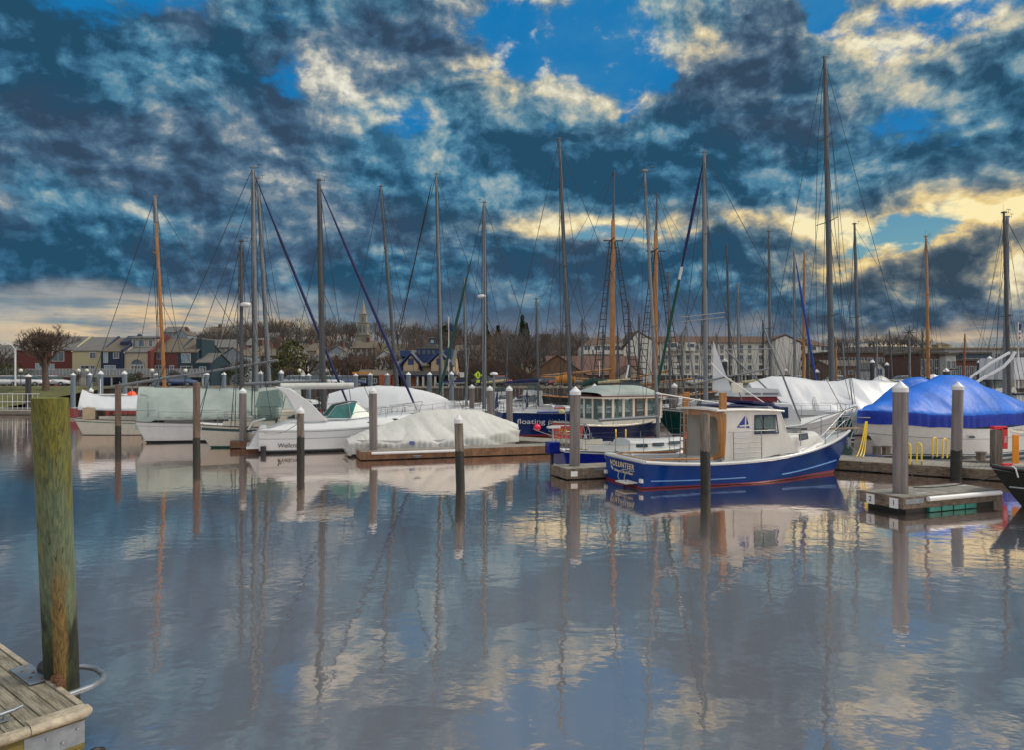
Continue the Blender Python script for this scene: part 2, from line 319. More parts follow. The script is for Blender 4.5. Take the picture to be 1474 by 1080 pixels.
# ------------------------------------------------------------ water and land
ANI, TX = .98, 1.0     # long-crested ripples: slopes run towards and away from the quay
def water_mat():
    m = bpy.data.materials.new('harbour_water'); m.use_nodes = True; nt = m.node_tree; N = nt.nodes; L = nt.links; N.clear()
    tc = N.new('ShaderNodeTexCoord')
    def nz(scale, stretch, det, rough=.5):
        mp = N.new('ShaderNodeMapping'); mp.inputs['Scale'].default_value = stretch; mp.inputs['Rotation'].default_value = (0,0,.12); L.new(tc.outputs['Object'], mp.inputs[0])
        n = N.new('ShaderNodeTexNoise'); n.inputs['Scale'].default_value = scale; n.inputs['Detail'].default_value = det; n.inputs['Roughness'].default_value = rough
        L.new(mp.outputs[0], n.inputs['Vector']); return n.outputs[0]
    def math_(op, a, b):
        n = N.new('ShaderNodeMath'); n.operation = op
        for i, v in enumerate((a, b)):
            if hasattr(v, 'links'): L.new(v, n.inputs[i])
            else: n.inputs[i].default_value = v
        return n.outputs[0]
    sxyz = N.new('ShaderNodeSeparateXYZ'); L.new(tc.outputs['Object'], sxyz.inputs[0])
    patch = nz(.09, (1,.5,1), 3)     # cat's paws: breeze patches
    pr = N.new('ShaderNodeMapRange'); pr.inputs[1].default_value = .40; pr.inputs[2].default_value = .62; pr.inputs[3].default_value = .25; pr.inputs[4].default_value = 1; L.new(patch, pr.inputs[0])
    far = N.new('ShaderNodeMapRange'); far.inputs[1].default_value = 14; far.inputs[2].default_value = 34; far.inputs[3].default_value = .25; far.inputs[4].default_value = 1.0; L.new(sxyz.outputs[1], far.inputs[0])
    big = math_('MULTIPLY', nz(1.5, (1,1,1), 2), .0050)
    mid = math_('MULTIPLY', nz(4.5, (.8,1,1), 2), .0017)
    small = math_('MULTIPLY', math_('MULTIPLY', nz(14, (.7,1,1), 3), .0015), math_('MULTIPLY', pr.outputs[0], far.outputs[0]))
    h = math_('ADD', math_('ADD', big, mid), small)
    bp = N.new('ShaderNodeBump'); bp.inputs['Strength'].default_value = 1; bp.inputs['Distance'].default_value = 1; L.new(h, bp.inputs['Height'])
    df = N.new('ShaderNodeBsdfDiffuse'); df.inputs[0].default_value = (.085,.080,.084,1)
    gl = N.new('ShaderNodeBsdfGlossy'); gl.inputs[0].default_value = (.96,.84,.77,1); rg = N.new('ShaderNodeMapRange'); rg.interpolation_type = 'SMOOTHSTEP'; rg.inputs[1].default_value = 22; rg.inputs[2].default_value = 12; rg.inputs[3].default_value = .03; rg.inputs[4].default_value = .052; L.new(sxyz.outputs[1], rg.inputs[0]); L.new(rg.outputs[0], gl.inputs['Roughness'])
    gl.inputs['Anisotropy'].default_value = ANI; tg_ = N.new('ShaderNodeCombineXYZ'); tg_.inputs[0].default_value = TX; tg_.inputs[1].default_value = 1-TX; L.new(tg_.outputs[0], gl.inputs['Tangent']); L.new(bp.outputs[0], gl.inputs['Normal'])
    g2 = N.new('ShaderNodeBsdfGlossy'); g2.inputs[0].default_value = (.96,.84,.77,1); g2.inputs['Roughness'].default_value = .012; L.new(bp.outputs[0], g2.inputs['Normal'])
    gm = N.new('ShaderNodeMixShader'); wf = N.new('ShaderNodeMapRange'); wf.inputs[1].default_value = 24; wf.inputs[2].default_value = 11; wf.inputs[3].default_value = .85; wf.inputs[4].default_value = .50; L.new(sxyz.outputs[1], wf.inputs[0]); L.new(wf.outputs[0], gm.inputs[0]); L.new(gl.outputs[0], gm.inputs[1]); L.new(g2.outputs[0], gm.inputs[2])
    fr = N.new('ShaderNodeFresnel'); fr.inputs[0].default_value = 1.75; L.new(bp.outputs[0], fr.inputs['Normal'])
    fm = N.new('ShaderNodeMapRange'); fm.inputs[1].default_value = .06; fm.inputs[2].default_value = .38; fm.inputs[3].default_value = .48; fm.inputs[4].default_value = .92; L.new(fr.outputs[0], fm.inputs[0])
    mx = N.new('ShaderNodeMixShader'); L.new(fm.outputs[0], mx.inputs[0]); L.new(df.outputs[0], mx.inputs[1]); L.new(gm.outputs[0], mx.inputs[2])
    o = N.new('ShaderNodeOutputMaterial'); L.new(mx.outputs[0], o.inputs[0]); return m
b = MB(); b.add([(-900,-60,0),(900,-60,0),(900,96.5,0),(-900,96.5,0)], [(0,1,2,3)], water_mat()); b.build('water', kind='structure')

HP = [(-200,12),(0,13),(200,17),(300,21),(420,23),(500,24),(600,22),(700,18),(850,15),(1000,14),(1200,15),(1300,13),(1474,9),(1700,8)]
def prof(px):
    if px <= HP[0][0]: return HP[0][1]
    for (a, ha), (c, hc) in zip(HP, HP[1:]):
        if px <= c: return lerp(ha, hc, (px-a)/(c-a))
    return HP[-1][1]
def gz(x, y):
    px = CX+F*x/max(y, 1)
    h = 2.3 + sm(150, 400, y)*(prof(px)*.9) + noise.noise(Vector((x*.012, y*.012, 0)))*3*sm(180, 300, y)
    return h
grass = mat('winter_ground', (.075,.07,.04), .95, 0, .5, .12, bump=.2, bsc=2)
vs = []; fs = []; ys = [96+ (i/60)**2*1100 for i in range(61)]; nx = 90
for j, y in enumerate(ys):
    for i in range(nx+1):
        x = (i/nx-.5)*2*(260+y*1.4); vs.append((x, y, gz(x, y)))
for j in range(60):
    for i in range(nx): a = j*(nx+1)+i; fs.append((a, a+1, a+nx+2, a+nx+1))
b = MB(); b.add(vs, fs, grass, True); b.build('ground', kind='structure')
b = MB(); road = mat('asphalt', (.06,.06,.062), .9, 0, .25, 1.5)
b.bx(-120, 160, 99.5, 108, 2.3, 2.306, road); b.build('quay_road', kind='structure')

timber = mat('dark_bulkhead_timber', (.07,.055,.045), .9, 0, .5, 1.2, bump=.5, bsc=6, stretch=(1,1,.4))
capm = mat('bulkhead_cap_timber', (.22,.20,.17), .85, 0, .3, 2)
w = thing('quay_wall', 'long timber sheet-pile bulkhead holding the far shore above the harbour', 'quay wall', (0, 96, 0))
b = MB()
for i in range(560):
    x = -140+i*.5; b.bx(x, x+.44, -.02-.12*(i % 4 == 0), .4, -1.5, 2.15, timber)
b.build('sheet_piling', w)
b = MB(); b.bx(-140, 140, -.25, .5, 2.15, 2.42, capm); b.build('cap_beam', w)

vs = []; fs = []
for i in range(41):
    x = -120+i*1.75; f_ = sm(-52, -62, x) if x > -62 else 1
    for j in range(9):
        u = j/8; vs.append((x, lerp(96.6, lerp(96, 84, f_), u)+.5*noise.noise(Vector((x*.2,u,0))), lerp(2.46, lerp(2.2, -.3, f_), u**1.5)+.08*noise.noise(Vector((x*.7,u*4,3)))))
for i in range(40):
    for j in range(8): a = i*9+j; fs.append((a, a+9, a+10, a+1))
b = MB(); b.add(vs, fs, mat('bank_grass', (.085,.088,.03), .95, 0, .45, .8, bump=.5, bsc=5), True); b.build('grass_bank', kind='structure')
# ------------------------------------------------------------ mooring piles
SLEEVE = mat('grey_pile_sleeve', (.165,.145,.14), .5, 0, .28, 3, streak=.8, streakc=(.10,.085,.085), stretch=(4,4,.25))
SLEEVB = mat('bluegrey_pile_sleeve', (.105,.14,.175), .5, 0, .12, 2, stretch=(4,4,.25))
SLEEVK = mat('black_pile_sleeve', (.018,.020,.030), .5, 0, .2, 2)
RUST = mat('tide_stained_sleeve', (.24,.13,.085), .7, 0, .35, 5, stretch=(3,3,.6))
WOODP = mat('weathered_pile_wood', (.165,.14,.115), .85, 0, .6, 6, bump=1., bsc=26, stretch=(2,2,.18), streak=.7, streakc=(.07,.05,.035))
WOODR = mat('redbrown_pile_wood', (.125,.08,.062), .8, 0, .45, 4, bump=.8, bsc=18, stretch=(2,2,.25), streak=.4, streakc=(.25,.23,.21))
WEED = mat('tide_weed', (.012,.013,.009), .55, 0, .6, 9, bump=.9, bsc=30)
pgroups = {}
def pile(x, ytop, xb, d, r, kind, label, zb=None, group=None, band=None):
    rl = random.Random(int(x*13)); top = P(x, ytop, d)+Vector((rl.uniform(-.05,.05), rl.uniform(-.06,.06), 0)); base = Vector(((xb-CX)/F*d, d, -2.0))
    t = thing('mooring_pile', label, 'pile', (base.x, base.y, 0), 0, group)
    ax = (top-Vector((base.x, base.y, 0))); lean = Vector((ax.x, ax.y, ax.z))/top.z
    H = top.z; caph = r*1.1 if kind != 'wood' and kind != 'red' else 0
    if kind.endswith('cap'): caph = r*1.2
    body = {'grey': SLEEVE, 'blue': SLEEVB, 'black': SLEEVK, 'wood': WOODP, 'red': WOODR, 'woodcap': WOODP}[kind]
    wet = band if band is not None else (1.15 if kind.startswith('wood') or kind == 'red' else .0)
    b = MB(); n = 18; secs = []; zs = [-2, 0]+([wet*.5, wet*.92, wet, wet*1.06, wet*1.3] if wet else [.35, .5])+[H*.55, H*.8, H-caph]
    zs = sorted(set(zs)); rnd = random.Random(int(x*7+ytop))
    for z in zs:
        rr = r*(1.03 if (wet and z < wet) else 1)
        wz = (lambda k: (.13*noise.noise(Vector((k*1.1, x*.37, z)))) if (wet and wet*.9 < z < wet*1.2) else 0)
        secs.append([Vector((0,0,wz(k)))+Vector((lean.x*z + rr*(1+ (rnd.uniform(-.05,.05) if wet else 0))*cos(2*pi*k/n), lean.y*z + rr*sin(2*pi*k/n), z)) for k in range(n)])
    cut = next((i for i, z in enumerate(zs) if z >= wet), 0) if wet else 0
    if wet:
        b.loft(secs[cut:], body, closed=True); b.add(secs[-1], [tuple(range(n))], body); b.build('shaft', t)
        b = MB(); b.loft(secs[:cut+1], WEED, closed=True); b.build('weed_band', t)
    else:
        b.loft(secs, body, closed=True); b.add(secs[-1], [tuple(range(n))], body)
        if kind == 'grey':
            for k in range(6):
                a = 2*pi*k/6+.3; q = Vector((cos(a), sin(a), 0))*(r+.002)
                b.tube([q+lean*0, q+lean*(H-caph)+Vector((0,0,0))], .009, SLEEVE, 4)
        b.build('shaft', t)
    if caph:
        b = MB(); c = Vector((lean.x*(H-caph), lean.y*(H-caph), H-caph))
        b.lathe([(r*.98, -.10), (r*1.09, -.10), (r*1.09, .02), (r*.55, caph*.55), (.012, caph), (.0, caph)], WHITEP, c, 20, False); b.build('cone_cap', t)
    elif kind == 'wood' or kind == 'red':
        b = MB(); c = lean*H; b.lathe([(r*.9, -.02), (r*.97, .012), (r*.5, .03), (0, .035)], WOODP, c, 14); b.build('pile_top', t)
    return t
# the leaning pile beside the corner of the near float
def near_pile():
    base = Vector((-4.497, 7.32, 0)); top = P(72, 574, 6.75)
    t = thing('mooring_pile', 'thick leaning timber pile with yellow-green algae, rising beside the plank float', 'pile', base)
    m = bpy.data.materials.new('algae_timber'); m.use_nodes = True; nt = m.node_tree; N = nt.nodes; L = nt.links; bs = N['Principled BSDF']; bs.inputs['Roughness'].default_value = .8
    tc = N.new('ShaderNodeTexCoord'); sp = N.new('ShaderNodeSeparateXYZ'); L.new(tc.outputs['Object'], sp.inputs[0])
    def nz(st, sc, det=6, dist=0):
        mp = N.new('ShaderNodeMapping'); mp.inputs['Scale'].default_value = st; L.new(tc.outputs['Object'], mp.inputs[0])
        n = N.new('ShaderNodeTexNoise'); n.inputs['Scale'].default_value = sc; n.inputs['Detail'].default_value = det; n.inputs['Distortion'].default_value = dist; n.inputs['Roughness'].default_value = .65
        L.new(mp.outputs[0], n.inputs['Vector']); return n.outputs[0]
    def mm(op, a, b_=0):
        n = N.new('ShaderNodeMath'); n.operation = op
        for i, v in enumerate((a, b_)):
            if hasattr(v, 'links'): L.new(v, n.inputs[i])
            else: n.inputs[i].default_value = v
        return n.outputs[0]
    def rng(v, a, c):
        n = N.new('ShaderNodeMapRange'); n.interpolation_type = 'SMOOTHSTEP'; L.new(v, n.inputs[0]); n.inputs[1].default_value = a; n.inputs[2].default_value = c; return n.outputs[0]
    def mx(f, a, c):
        n = N.new('ShaderNodeMix'); n.data_type = 'RGBA'; L.new(f, n.inputs[0])
        for k, v in ((6, a), (7, c)):
            if hasattr(v, 'links'): L.new(v, n.inputs[k])
            else: n.inputs[k].default_value = (*v, 1)
        return n.outputs[2]
    grain = nz((1,1,.045), 52, 8, .25); g2 = nz((1,1,.25), 7); g3 = nz((1,1,.3), 3)
    yel = mx(rng(grain, .35, .65), (.055,.060,.008), (.155,.145,.020))
    teal = mx(rng(grain, .35, .65), (.05,.085,.050), (.125,.155,.090))
    org = mx(rng(nz((1,1,.12), 14, 3, 3), .35, .65), (.095,.06,.016), (.19,.125,.038))
    blk = mx(rng(g2, .45, .62), (.008,.010,.006), (.022,.038,.010))
    zc = mm('ADD', sp.outputs[2], mm('MULTIPLY', mm('SUBTRACT', g2, .5), 1.6))
    c = mx(rng(mm('ADD', sp.outputs[2], mm('MULTIPLY', mm('SUBTRACT', g3, .5), 3.2)), 1.9, 3.1), teal, yel)
    # bare orange wood running down one face
    side = mm('ADD', mm('SUBTRACT', sp.outputs[0], mm('MULTIPLY', sp.outputs[2], .076)), mm('MULTIPLY', mm('SUBTRACT', g3, .5), .12))
    zf = rng(mm('ADD', sp.outputs[2], mm('MULTIPLY', mm('SUBTRACT', g2, .5), .5)), 2.0, 1.2)
    strip = mm('MULTIPLY', rng(side, .01, .03), rng(side, .125, .10))
    dark = rng(mm('ADD', zc, 0), 1.45, 1.0)
    c = mx(dark, c, blk); c = mx(mm('MULTIPLY', strip, zf), c, org)
    crack = rng(nz((1,1,.03), 40, 3, .2), .63, .67); c = mx(crack, c, (.03,.028,.012))
    L.new(c, bs.inputs['Base Color']); bp = N.new('ShaderNodeBump'); bp.inputs['Strength'].default_value = .8; bp.inputs['Distance'].default_value = .03; L.new(grain, bp.inputs['Height']); L.new(bp.outputs[0], bs.inputs['Normal'])
    b = MB(); n = 40; secs = []; ax = top-base
    for i in range(34):
        z = -1.5+ (top.z+1.5)*i/33; q = Vector((ax.x, ax.y, ax.z))*(z/top.z)
        secs.append([q+Vector((cos(2*pi*k/n), sin(2*pi*k/n), 0))*(.150*(1+.035*noise.noise(Vector((cos(2*pi*k/n)*2, sin(2*pi*k/n)*2, z*.8))))) for k in range(n)])
    b.loft(secs, m, closed=True); b.build('shaft', t)
    e = MB(); e.add([p+Vector((0,0,.001)) for p in secs[-1]], [tuple(range(n))], mat('pile_end_grain', (.20,.21,.06), .9, 0, .4, 20, bump=.5)); e.build('pile_top', t)
near_pile()
PG = 'grey sleeved piles with white cone caps'
pile(1297, 549, 1296, 19.35, .185, 'grey', 'thick grey sleeved pile on the numbered float corner', group=PG)
pile(1376, 550, 1376, 25.2, .175, 'grey', 'grey sleeved pile in front of the blue-wrapped motor boat, weed at its foot', group=PG, band=1.0)
pile(827, 557, 827, 25.9, .185, 'grey', 'grey sleeved pile on the small float beside the VOLUNTEER transom', group=PG)
pile(538, 558, 538, 31.6, .165, 'grey', 'grey sleeved pile at the corner of the float under the tarped boat', group=PG)
pile(350, 559, 350, 36.3, .165, 'grey', 'grey sleeved pile on the small float by the white power cruiser stern', group=PG)
pile(706, 556, 706, 40.0, .16, 'grey', 'grey sleeved pile just left of the floating point hull lettering', group=PG)
pile(734, 556, 734, 37.5, .16, 'grey', 'grey sleeved pile in front of the floating point hull', group=PG)
pile(679, 554, 679, 50, .17, 'grey', 'grey sleeved pile behind the boat with the dark green furled jib', group=PG)
pile(222, 560, 222, 43.5, .155, 'grey', 'grey sleeved pile against the sage tarp of the leftmost white sloop', group=PG)
pile(856, 553, 856, 42, .17, 'grey', 'grey sleeved pile behind the pilothouse boat canopy', group=PG)
pile(972, 552, 972, 45, .17, 'grey', 'grey sleeved pile between the green hull and the wooden posts', group=PG)
pile(132, 559, 132, 58, .19, 'grey', 'grey sleeved pile behind the white tarped wooden sloop', group=PG)
pile(170, 555, 170, 38.9, .15, 'red', 'red-brown pile in front of the cream green-striped sloop', group='bare timber mooring piles', band=.95)
pile(285, 552, 283, 31.6, .15, 'red', 'red-brown timber pile with a black weedy foot off the white sloop stern', group='bare timber mooring piles', band=.9)
pile(433, 586, 433, 29.9, .15, 'woodcap', 'white-capped timber pile in front of the white power cruiser', group='bare timber mooring piles', band=1.1)
pile(662, 598, 663, 23.4, .14, 'woodcap', 'slotted grey timber pile in front of the tarped boat', group='bare timber mooring piles', band=1.15)
pile(1015, 597, 1016, 22.0, .145, 'wood', 'old timber pile standing in front of the blue VOLUNTEER hull', group='bare timber mooring piles', band=1.3)
for (x, yt, d, kind, lb) in [(40.5,538,74,'black','black pile beside the white railed gangway'),(105,536,73,'blue','blue-grey pile in front of the cream house door'),
        (130,536,76,'blue','blue-grey pile between cream and navy houses'),(145,533,70,'blue','tall blue-grey pile in front of the navy house balcony'),(180,533,71,'blue','tall blue-grey pile left of the arched window house'),
        (226,536,73,'blue','blue-grey pile left of the yellow wooden mast foot'),(298,535,74,'blue','blue-grey pile below the navy tower house'),(322,535,80,'blue','blue-grey pile by the sloping grey roof'),
        (376,533,73,'blue','blue-grey pile between the two tall white masts'),(404,532,71,'blue','blue-grey pile right of the pair of white masts'),(444,537,74,'blue','blue-grey pile left of the thick grey ketch mast'),
        (512,537,73,'blue','blue-grey pile left of the low restaurant roof'),(533,536,74,'blue','blue-grey pile in front of the low restaurant roof'),(557,536,73,'blue','blue-grey pile left of the leaning thin mast'),
        (588,535,73,'blue','blue-grey pile in front of the brown door of the blue-trimmed house'),(618,535,74,'blue','blue-grey pile in front of the blue-trimmed house porch'),(650,534,73,'blue','blue-grey pile at the right end of the blue-trimmed house'),
        (1043,515,74,'black','tall black pile in front of the long hotel'),(1176,531,76,'black','short dark pile before the right end of the hotel'),(1256,517,76,'black','black pile left of the small gabled white shed'),
        (1277,521,80,'black','black pile right of the small gabled white shed'),(1361,529,70,'black','stout dark pile right of the orange wooden mast'),(1410,517,72,'black','dark capped pile left of the curved white davits'),(1424,512,66,'black','tall dark capped pile behind the curved white davits')]:
    pile(x, yt, x, d, .235 if kind == 'blue' else .26 if x in (1043,1361,1424,40.5) else .22, kind, lb, group='tall piles along the far fairway')

# ------------------------------------------------------------ floating docks
def dock(label, x, y, ang, L, W, beam=None, top=.38, plank=DOCKT, floats=True, group='floating docks of the marina', name='floating_dock', bh=.34):
    beam = beam or DOCKW; t = thing(name, label, 'dock', (x, y, 0), ang, group)
    b = MB(); n = int(L/.16)
    for i in range(n):
        a = L*i/n; b.box((a+L/n/2, W/2, top-.02+R.uniform(-.003,.003)), (L/n-.012, W-.04, .04), plank, R.uniform(-.002,.002))
    b.build('deck', t)
    b = MB()
    k = max(1, round(L/4)); 
    for i in range(k):
        b.bx(L*i/k+.005, L*(i+1)/k-.005, -.06, 0, top-bh, top-.005, beam)
        b.bx(L*i/k+.005, L*(i+1)/k-.005, W, W+.06, top-bh, top-.005, beam)
    b.bx(-.06, 0, -.06, W+.06, top-bh, top-.004, beam); b.bx(L, L+.06, -.06, W+.06, top-bh, top-.004, beam)
    b.build('beam', t)
    if floats:
        b = MB(); k = max(1, round(L/2.2))
        for i in range(k): b.bx(L*(i+.08)/k, L*(i+.92)/k, .04, W-.04, -.18, top-.06, FLOATM)
        b.build('float_box', t)
    return t
def cleat(x, y, z, ang, label, s=1):
    t = thing('dock_cleat', label, 'cleat', (x, y, z), ang)
    b = MB(); b.tube([(-.16*s,0,.06*s),(-.10*s,0,.052*s),(.10*s,0,.052*s),(.16*s,0,.06*s)], [.008*s,.014*s,.014*s,.008*s], GALV, 8); b.build('horn', t)
    b = MB(); b.bx(-.07*s,.07*s,-.02*s,.02*s,0,.012*s,GALV)
    for q in (-.045, .045): b.tube([(q*s,0,.01*s),(q*s,0,.05*s)], .012*s, GALV, 8)
    b.build('base', t)
# near float with planks
NP = mat('near_plank_wood', (.235,.215,.165), .85, 0, .55, 5, bump=1., bsc=16, stretch=(4,.35,4), streak=.5, streakc=(.10,.095,.04))
NE = mat('pale_edge_timber', (.31,.27,.205), .75, 0, .45, 6, bump=.5, bsc=20, stretch=(1,1,1), streak=.6, streakc=(.22,.19,.15))
NF = mat('mossy_frame_beam', (.15,.12,.03), .85, 0, .7, 3, bump=.8, bsc=14, stretch=(.5,3,3))
t = thing('plank_float', 'grey plank float corner with pale bumper edge and galvanised brackets', 'dock', (-3.85, 6.55, 0), radians(50.4))
b = MB(); x = -.03
wids = [.145,.14,.148,.142]*8; i = 0
while x > -3.4:
    w_ = wids[i]; i += 1; z = .55+R.uniform(-.004,.004); y0 = -.02
    while y0 < 5: 
        ln = R.uniform(1.6, 2.6); b.box((x-w_/2, y0+ln/2, z-.02), (w_-.009, ln-.006, .04), NP, R.uniform(-.002,.002)); y0 += ln
    x -= w_
b.build('deck', t, bevel=.004)
b = MB(); b.bx(-3.4, 0, -.03, 5, .18, .508, NF); b.build('frame', t)
b = MB(); b.tube([(-3.4,-.06,.505),(-.44,-.06,.505)], .038, NE, 14); b.bx(-3.4, -.44, -.06, -.02, .46, .545, NE); b.build('bumper', t)
b = MB(); b.tube([(-.434,-.06,.51),(-.04,-.062,.51),(.0,-.055,.51),(.03,-.02,.51),(.035,.05,.51)], [.041,.041,.041,.040,.037], NE, 14); b.bx(-.434, .02, -.05, .06, .47, .556, NE); b.build('bumper', t)
b = MB()
for k in range(3): b.bx(-.026, .022, .07+k*1.6, .07+k*1.6+1.59, .47, .562, NE)
b.build('side_strip', t)
b = MB(); b.bx(-.47, .0, -.034, -.030, .24, .44, GALV)
for q in (-.42,-.3,-.18,-.06): b.lathe([(.0,.012),(.014,.010),(.016,0)], GALV, (q, -.034, .30 if q in (-.42,-.18) else .38), 8)
b.build('bracket_plate', t)
b = MB(); b.bx(-1.15, -.86, -.036, -.031, .40, .46, GALV); b.build('bracket_plate', t)
b = MB(); b.bx(-.16, .026, .85, 1.45, .5635, .5675, GALV)
for q in range(5): b.lathe([(.016,0),(.012,.009),(0,.010)], mat('rusty_bolt',(.16,.08,.04),.8,0,.4,20), (-.10 if q % 2 else -.04, .92+q*.115, .5675), 8)
b.build('hinge_plate', t)
b = MB(); b.tube([(.0,.56,.47),(.28,.60,.47),(.42,.68,.47),(.49,.82,.47),(.50,1.05,.47),(.44,1.2,.47),(.3,1.30,.47),(0,1.33,.47)], .03, GALV, 12); b.build('pile_hoop', t)
b = MB(); b.tube([(.02,.64,.58),(.05,1.02,.585)], .018, mat('rusty_iron',(.13,.06,.03),.8,.2,.5,15,bump=.5), 8)
b.tube([(.04,.72,.58),(.045,.80,.58)], [.05,.05], mat('rusty_iron',(.25,.1,.035)), 12); b.tube([(.03,.60,.58),(.035,.66,.58)], .04, mat('rusty_iron',(.2,.1,.03)), 10); b.build('roller_axle', t)
b = MB(); b.tube([(.05,.84,.60),(.055,.98,.60),(.06,1.15,.60)], [.045,.05,.07], BLACKM, 14); b.build('roller', t)
b = MB(); b.tube([(-.03,-.05,.12),(.06,-.10,.17),(.13,-.08,.14),(.16,-.02,.04),(.15,.02,-.1)], .024, BLACKM, 10); b.build('fender_loop', t)
q = Matrix.Rotation(radians(50.4), 4, 'Z')
cp = Vector((-3.85,6.55,0)) + q @ Vector((-.60,.20,0)); cleat(cp.x, cp.y, .556, radians(50.4)+.15, 'grey galvanised cleat bolted to the near plank float', 1.25)

A18 = radians(19)
# float beneath the tarped boat
d1 = dock('long reddish-beamed float lying along the off-white tarped boat', -6.35, 30.8, A18, 8.8, 1.3, DOCKR)
b = MB(); b.tube([(.4,-.11,.31),(4.2,-.11,.31)], .06, WHITEP, 10); b.build('rub_strip', d1)
d2 = dock('short float ending by the pile at the VOLUNTEER transom', 1.9, 25.0, A18, 9.8, 1.3, DOCKB)
b = MB(); b.bx(.1,.35,-.068,-.061,.12,.30,WHITEP); b.bx(1.0,1.5,-.067,-.061,.30,.36,GALV); b.build('corner_plate', d2)
d3 = dock('numbered finger float with white pipe rub rail under the black bow', 10.0, 18.65, radians(22), 3.6, 1.25, DOCKB, top=.45, bh=.30)
b = MB(); b.tube([(.75,-.12,.38),(3.5,-.12,.38)], .065, WHITEP, 10); b.build('pipe_rail', d3)
b = MB(); b.bx(.0,.65,-.068,-.061,.27,.40,GALV); b.build('corner_plate', d3)
# number tags 2 and 1 face the viewer on the end beam
for k, (s_, yy) in enumerate((('2', .95), ('1', .22))):
    b = MB(); b.bx(-.072,-.061, yy-.13, yy+.13, .14, .40, WHITEP); pl = b.build('number_tag', d3)
    textobj('number', s_, .2, mat('black_letters', (.02,.02,.025), .5), pl, (-.075, yy, .27), (0,-1,0), (0,0,1))
b = MB()
for k in range(4): b.bx(.9+k*.45,1.3+k*.45,-.05,.05,.02,.14,mat('teal_float_paint',(.02,.20,.16),.6,0,.3,4))
b.build('float_edge', d3)
d4 = dock('small rusty-ended float at the white power cruiser stern', -13.85, 36.0, A18, 7.0, 1.2, DOCKR)
# main walkway behind, running across to the right
wk = dock('long main walkway float with yellow ladder hoops', 19.8, 24.8, radians(144), 25.5, 2.0, DOCKB, group='floating docks of the marina')
dock('walkway float behind the pilothouse boat', -6.0, 50.5, radians(5), 30, 2.0)
dock('grey railed float at the left edge of the harbour', -62, 69.5, radians(-2), 17.5, 3, DOCKW)
def hoop_ladder(x, y, z, ang, label):
    t = thing('dock_ladder', label, 'ladder', (x, y, z), ang, 'yellow-hooped dock ladders')
    for s_ in (-.14*1.6, .14*1.6):
        b = MB(); b.tube([(.0,s_,-.0),(.0,s_,.62),(.03,s_,.72),(.12,s_,.76),(.21,s_,.72),(.24,s_,.62),(.24,s_,.0)], .028, YEL, 10); b.build('hoop', t)
    b = MB()
    for s_ in (-.2,.2): b.tube([(-.04,s_,.1),(-.04,s_,-1.0)], .018, GALV, 8)
    for k in range(4): b.tube([(-.04,-.2,-.1-k*.25),(-.04,.2,-.1-k*.25)], .014, GALV, 8)
    b.build('rungs', t)
def on(px, py, z=.38):
    d = (CH-z)*F/(py-HY); return Vector(((px-CX)/F*d, d, z))
q = on(1321, 670); hoop_ladder(q.x, q.y+.1, .38, radians(100), 'yellow-hooped ladder on the walkway right of the thick float pile')
q = on(1346, 661); hoop_ladder(q.x+.3, q.y+.35, .38, radians(20), 'yellow hoop set edge-on further along the same walkway')
hoop_ladder(4.95, 33.2, .38, radians(80), 'yellow-hooped ladder behind the small blue sloop')
# red extinguisher post
q = on(1434, 672); t = thing('extinguisher_post', 'grey timber post holding a red fire-extinguisher box', 'post', (q.x, q.y, .38))
b = MB(); b.bx(-.14,.14,-.14,.14,0,1.28,WOODP); b.build('post', t, bevel=.01)
b = MB(); b.bx(.15,.34,-.12,.12,.62,1.38,RED); b.bx(-.15,.34,-.12,.12,1.30,1.42,RED); bb = b.build('extinguisher_box', t, bevel=.02)
textobj('lettering', 'FIRE', .13, WHITEP, bb, (.245,-.124,.95), (0,0,-1), (1,0,0))
for k,(px,py) in enumerate(((1262,655),(1276,655),(1412,664))):
    q = on(px, py); t = thing('dock_post', ['low wooden bollard by the yellow hose','low wooden bollard beside the thick grey pile','low wooden bollard under the blue-wrapped boat hull'][k], 'post', (q.x,q.y,.38), .3)
    b = MB(); b.bx(-.13,.13,-.1,.1,0,.28,WOODP); b.build('post', t, bevel=.015); b = MB(); b.bx(-.16,.16,-.12,.12,.28,.34,WOODP); b.build('cap', t)
for k,(px,py,l) in enumerate(((600,660,'cleat on the float beam under the tarped boat'),(1330,716,'cleat at the numbered float beside the thick pile'),(1390,705,'cleat along the pipe-railed float near the black bow'))):
    q = on(px, py); cleat(q.x, q.y+.15, .385, A18, 'galvanised '+l, 1.2)
# railed gangway on the left
t = thing('gangway_railing', 'white railing of the gangway along the left float', 'railing', (-62, 69.6, .5), radians(-2))
b = MB()
for k in range(36): b.tube([(k*.49,0,0),(k*.49,0,1.5)], .03 if k%3==0 else .014, WHITEP, 5)
b.build('baluster', t)
b = MB()
for z in (.15,.75,1.5): b.tube([(0,0,z),(17.3,0,z)], .03, WHITEP, 6)
b.build('rail', t)
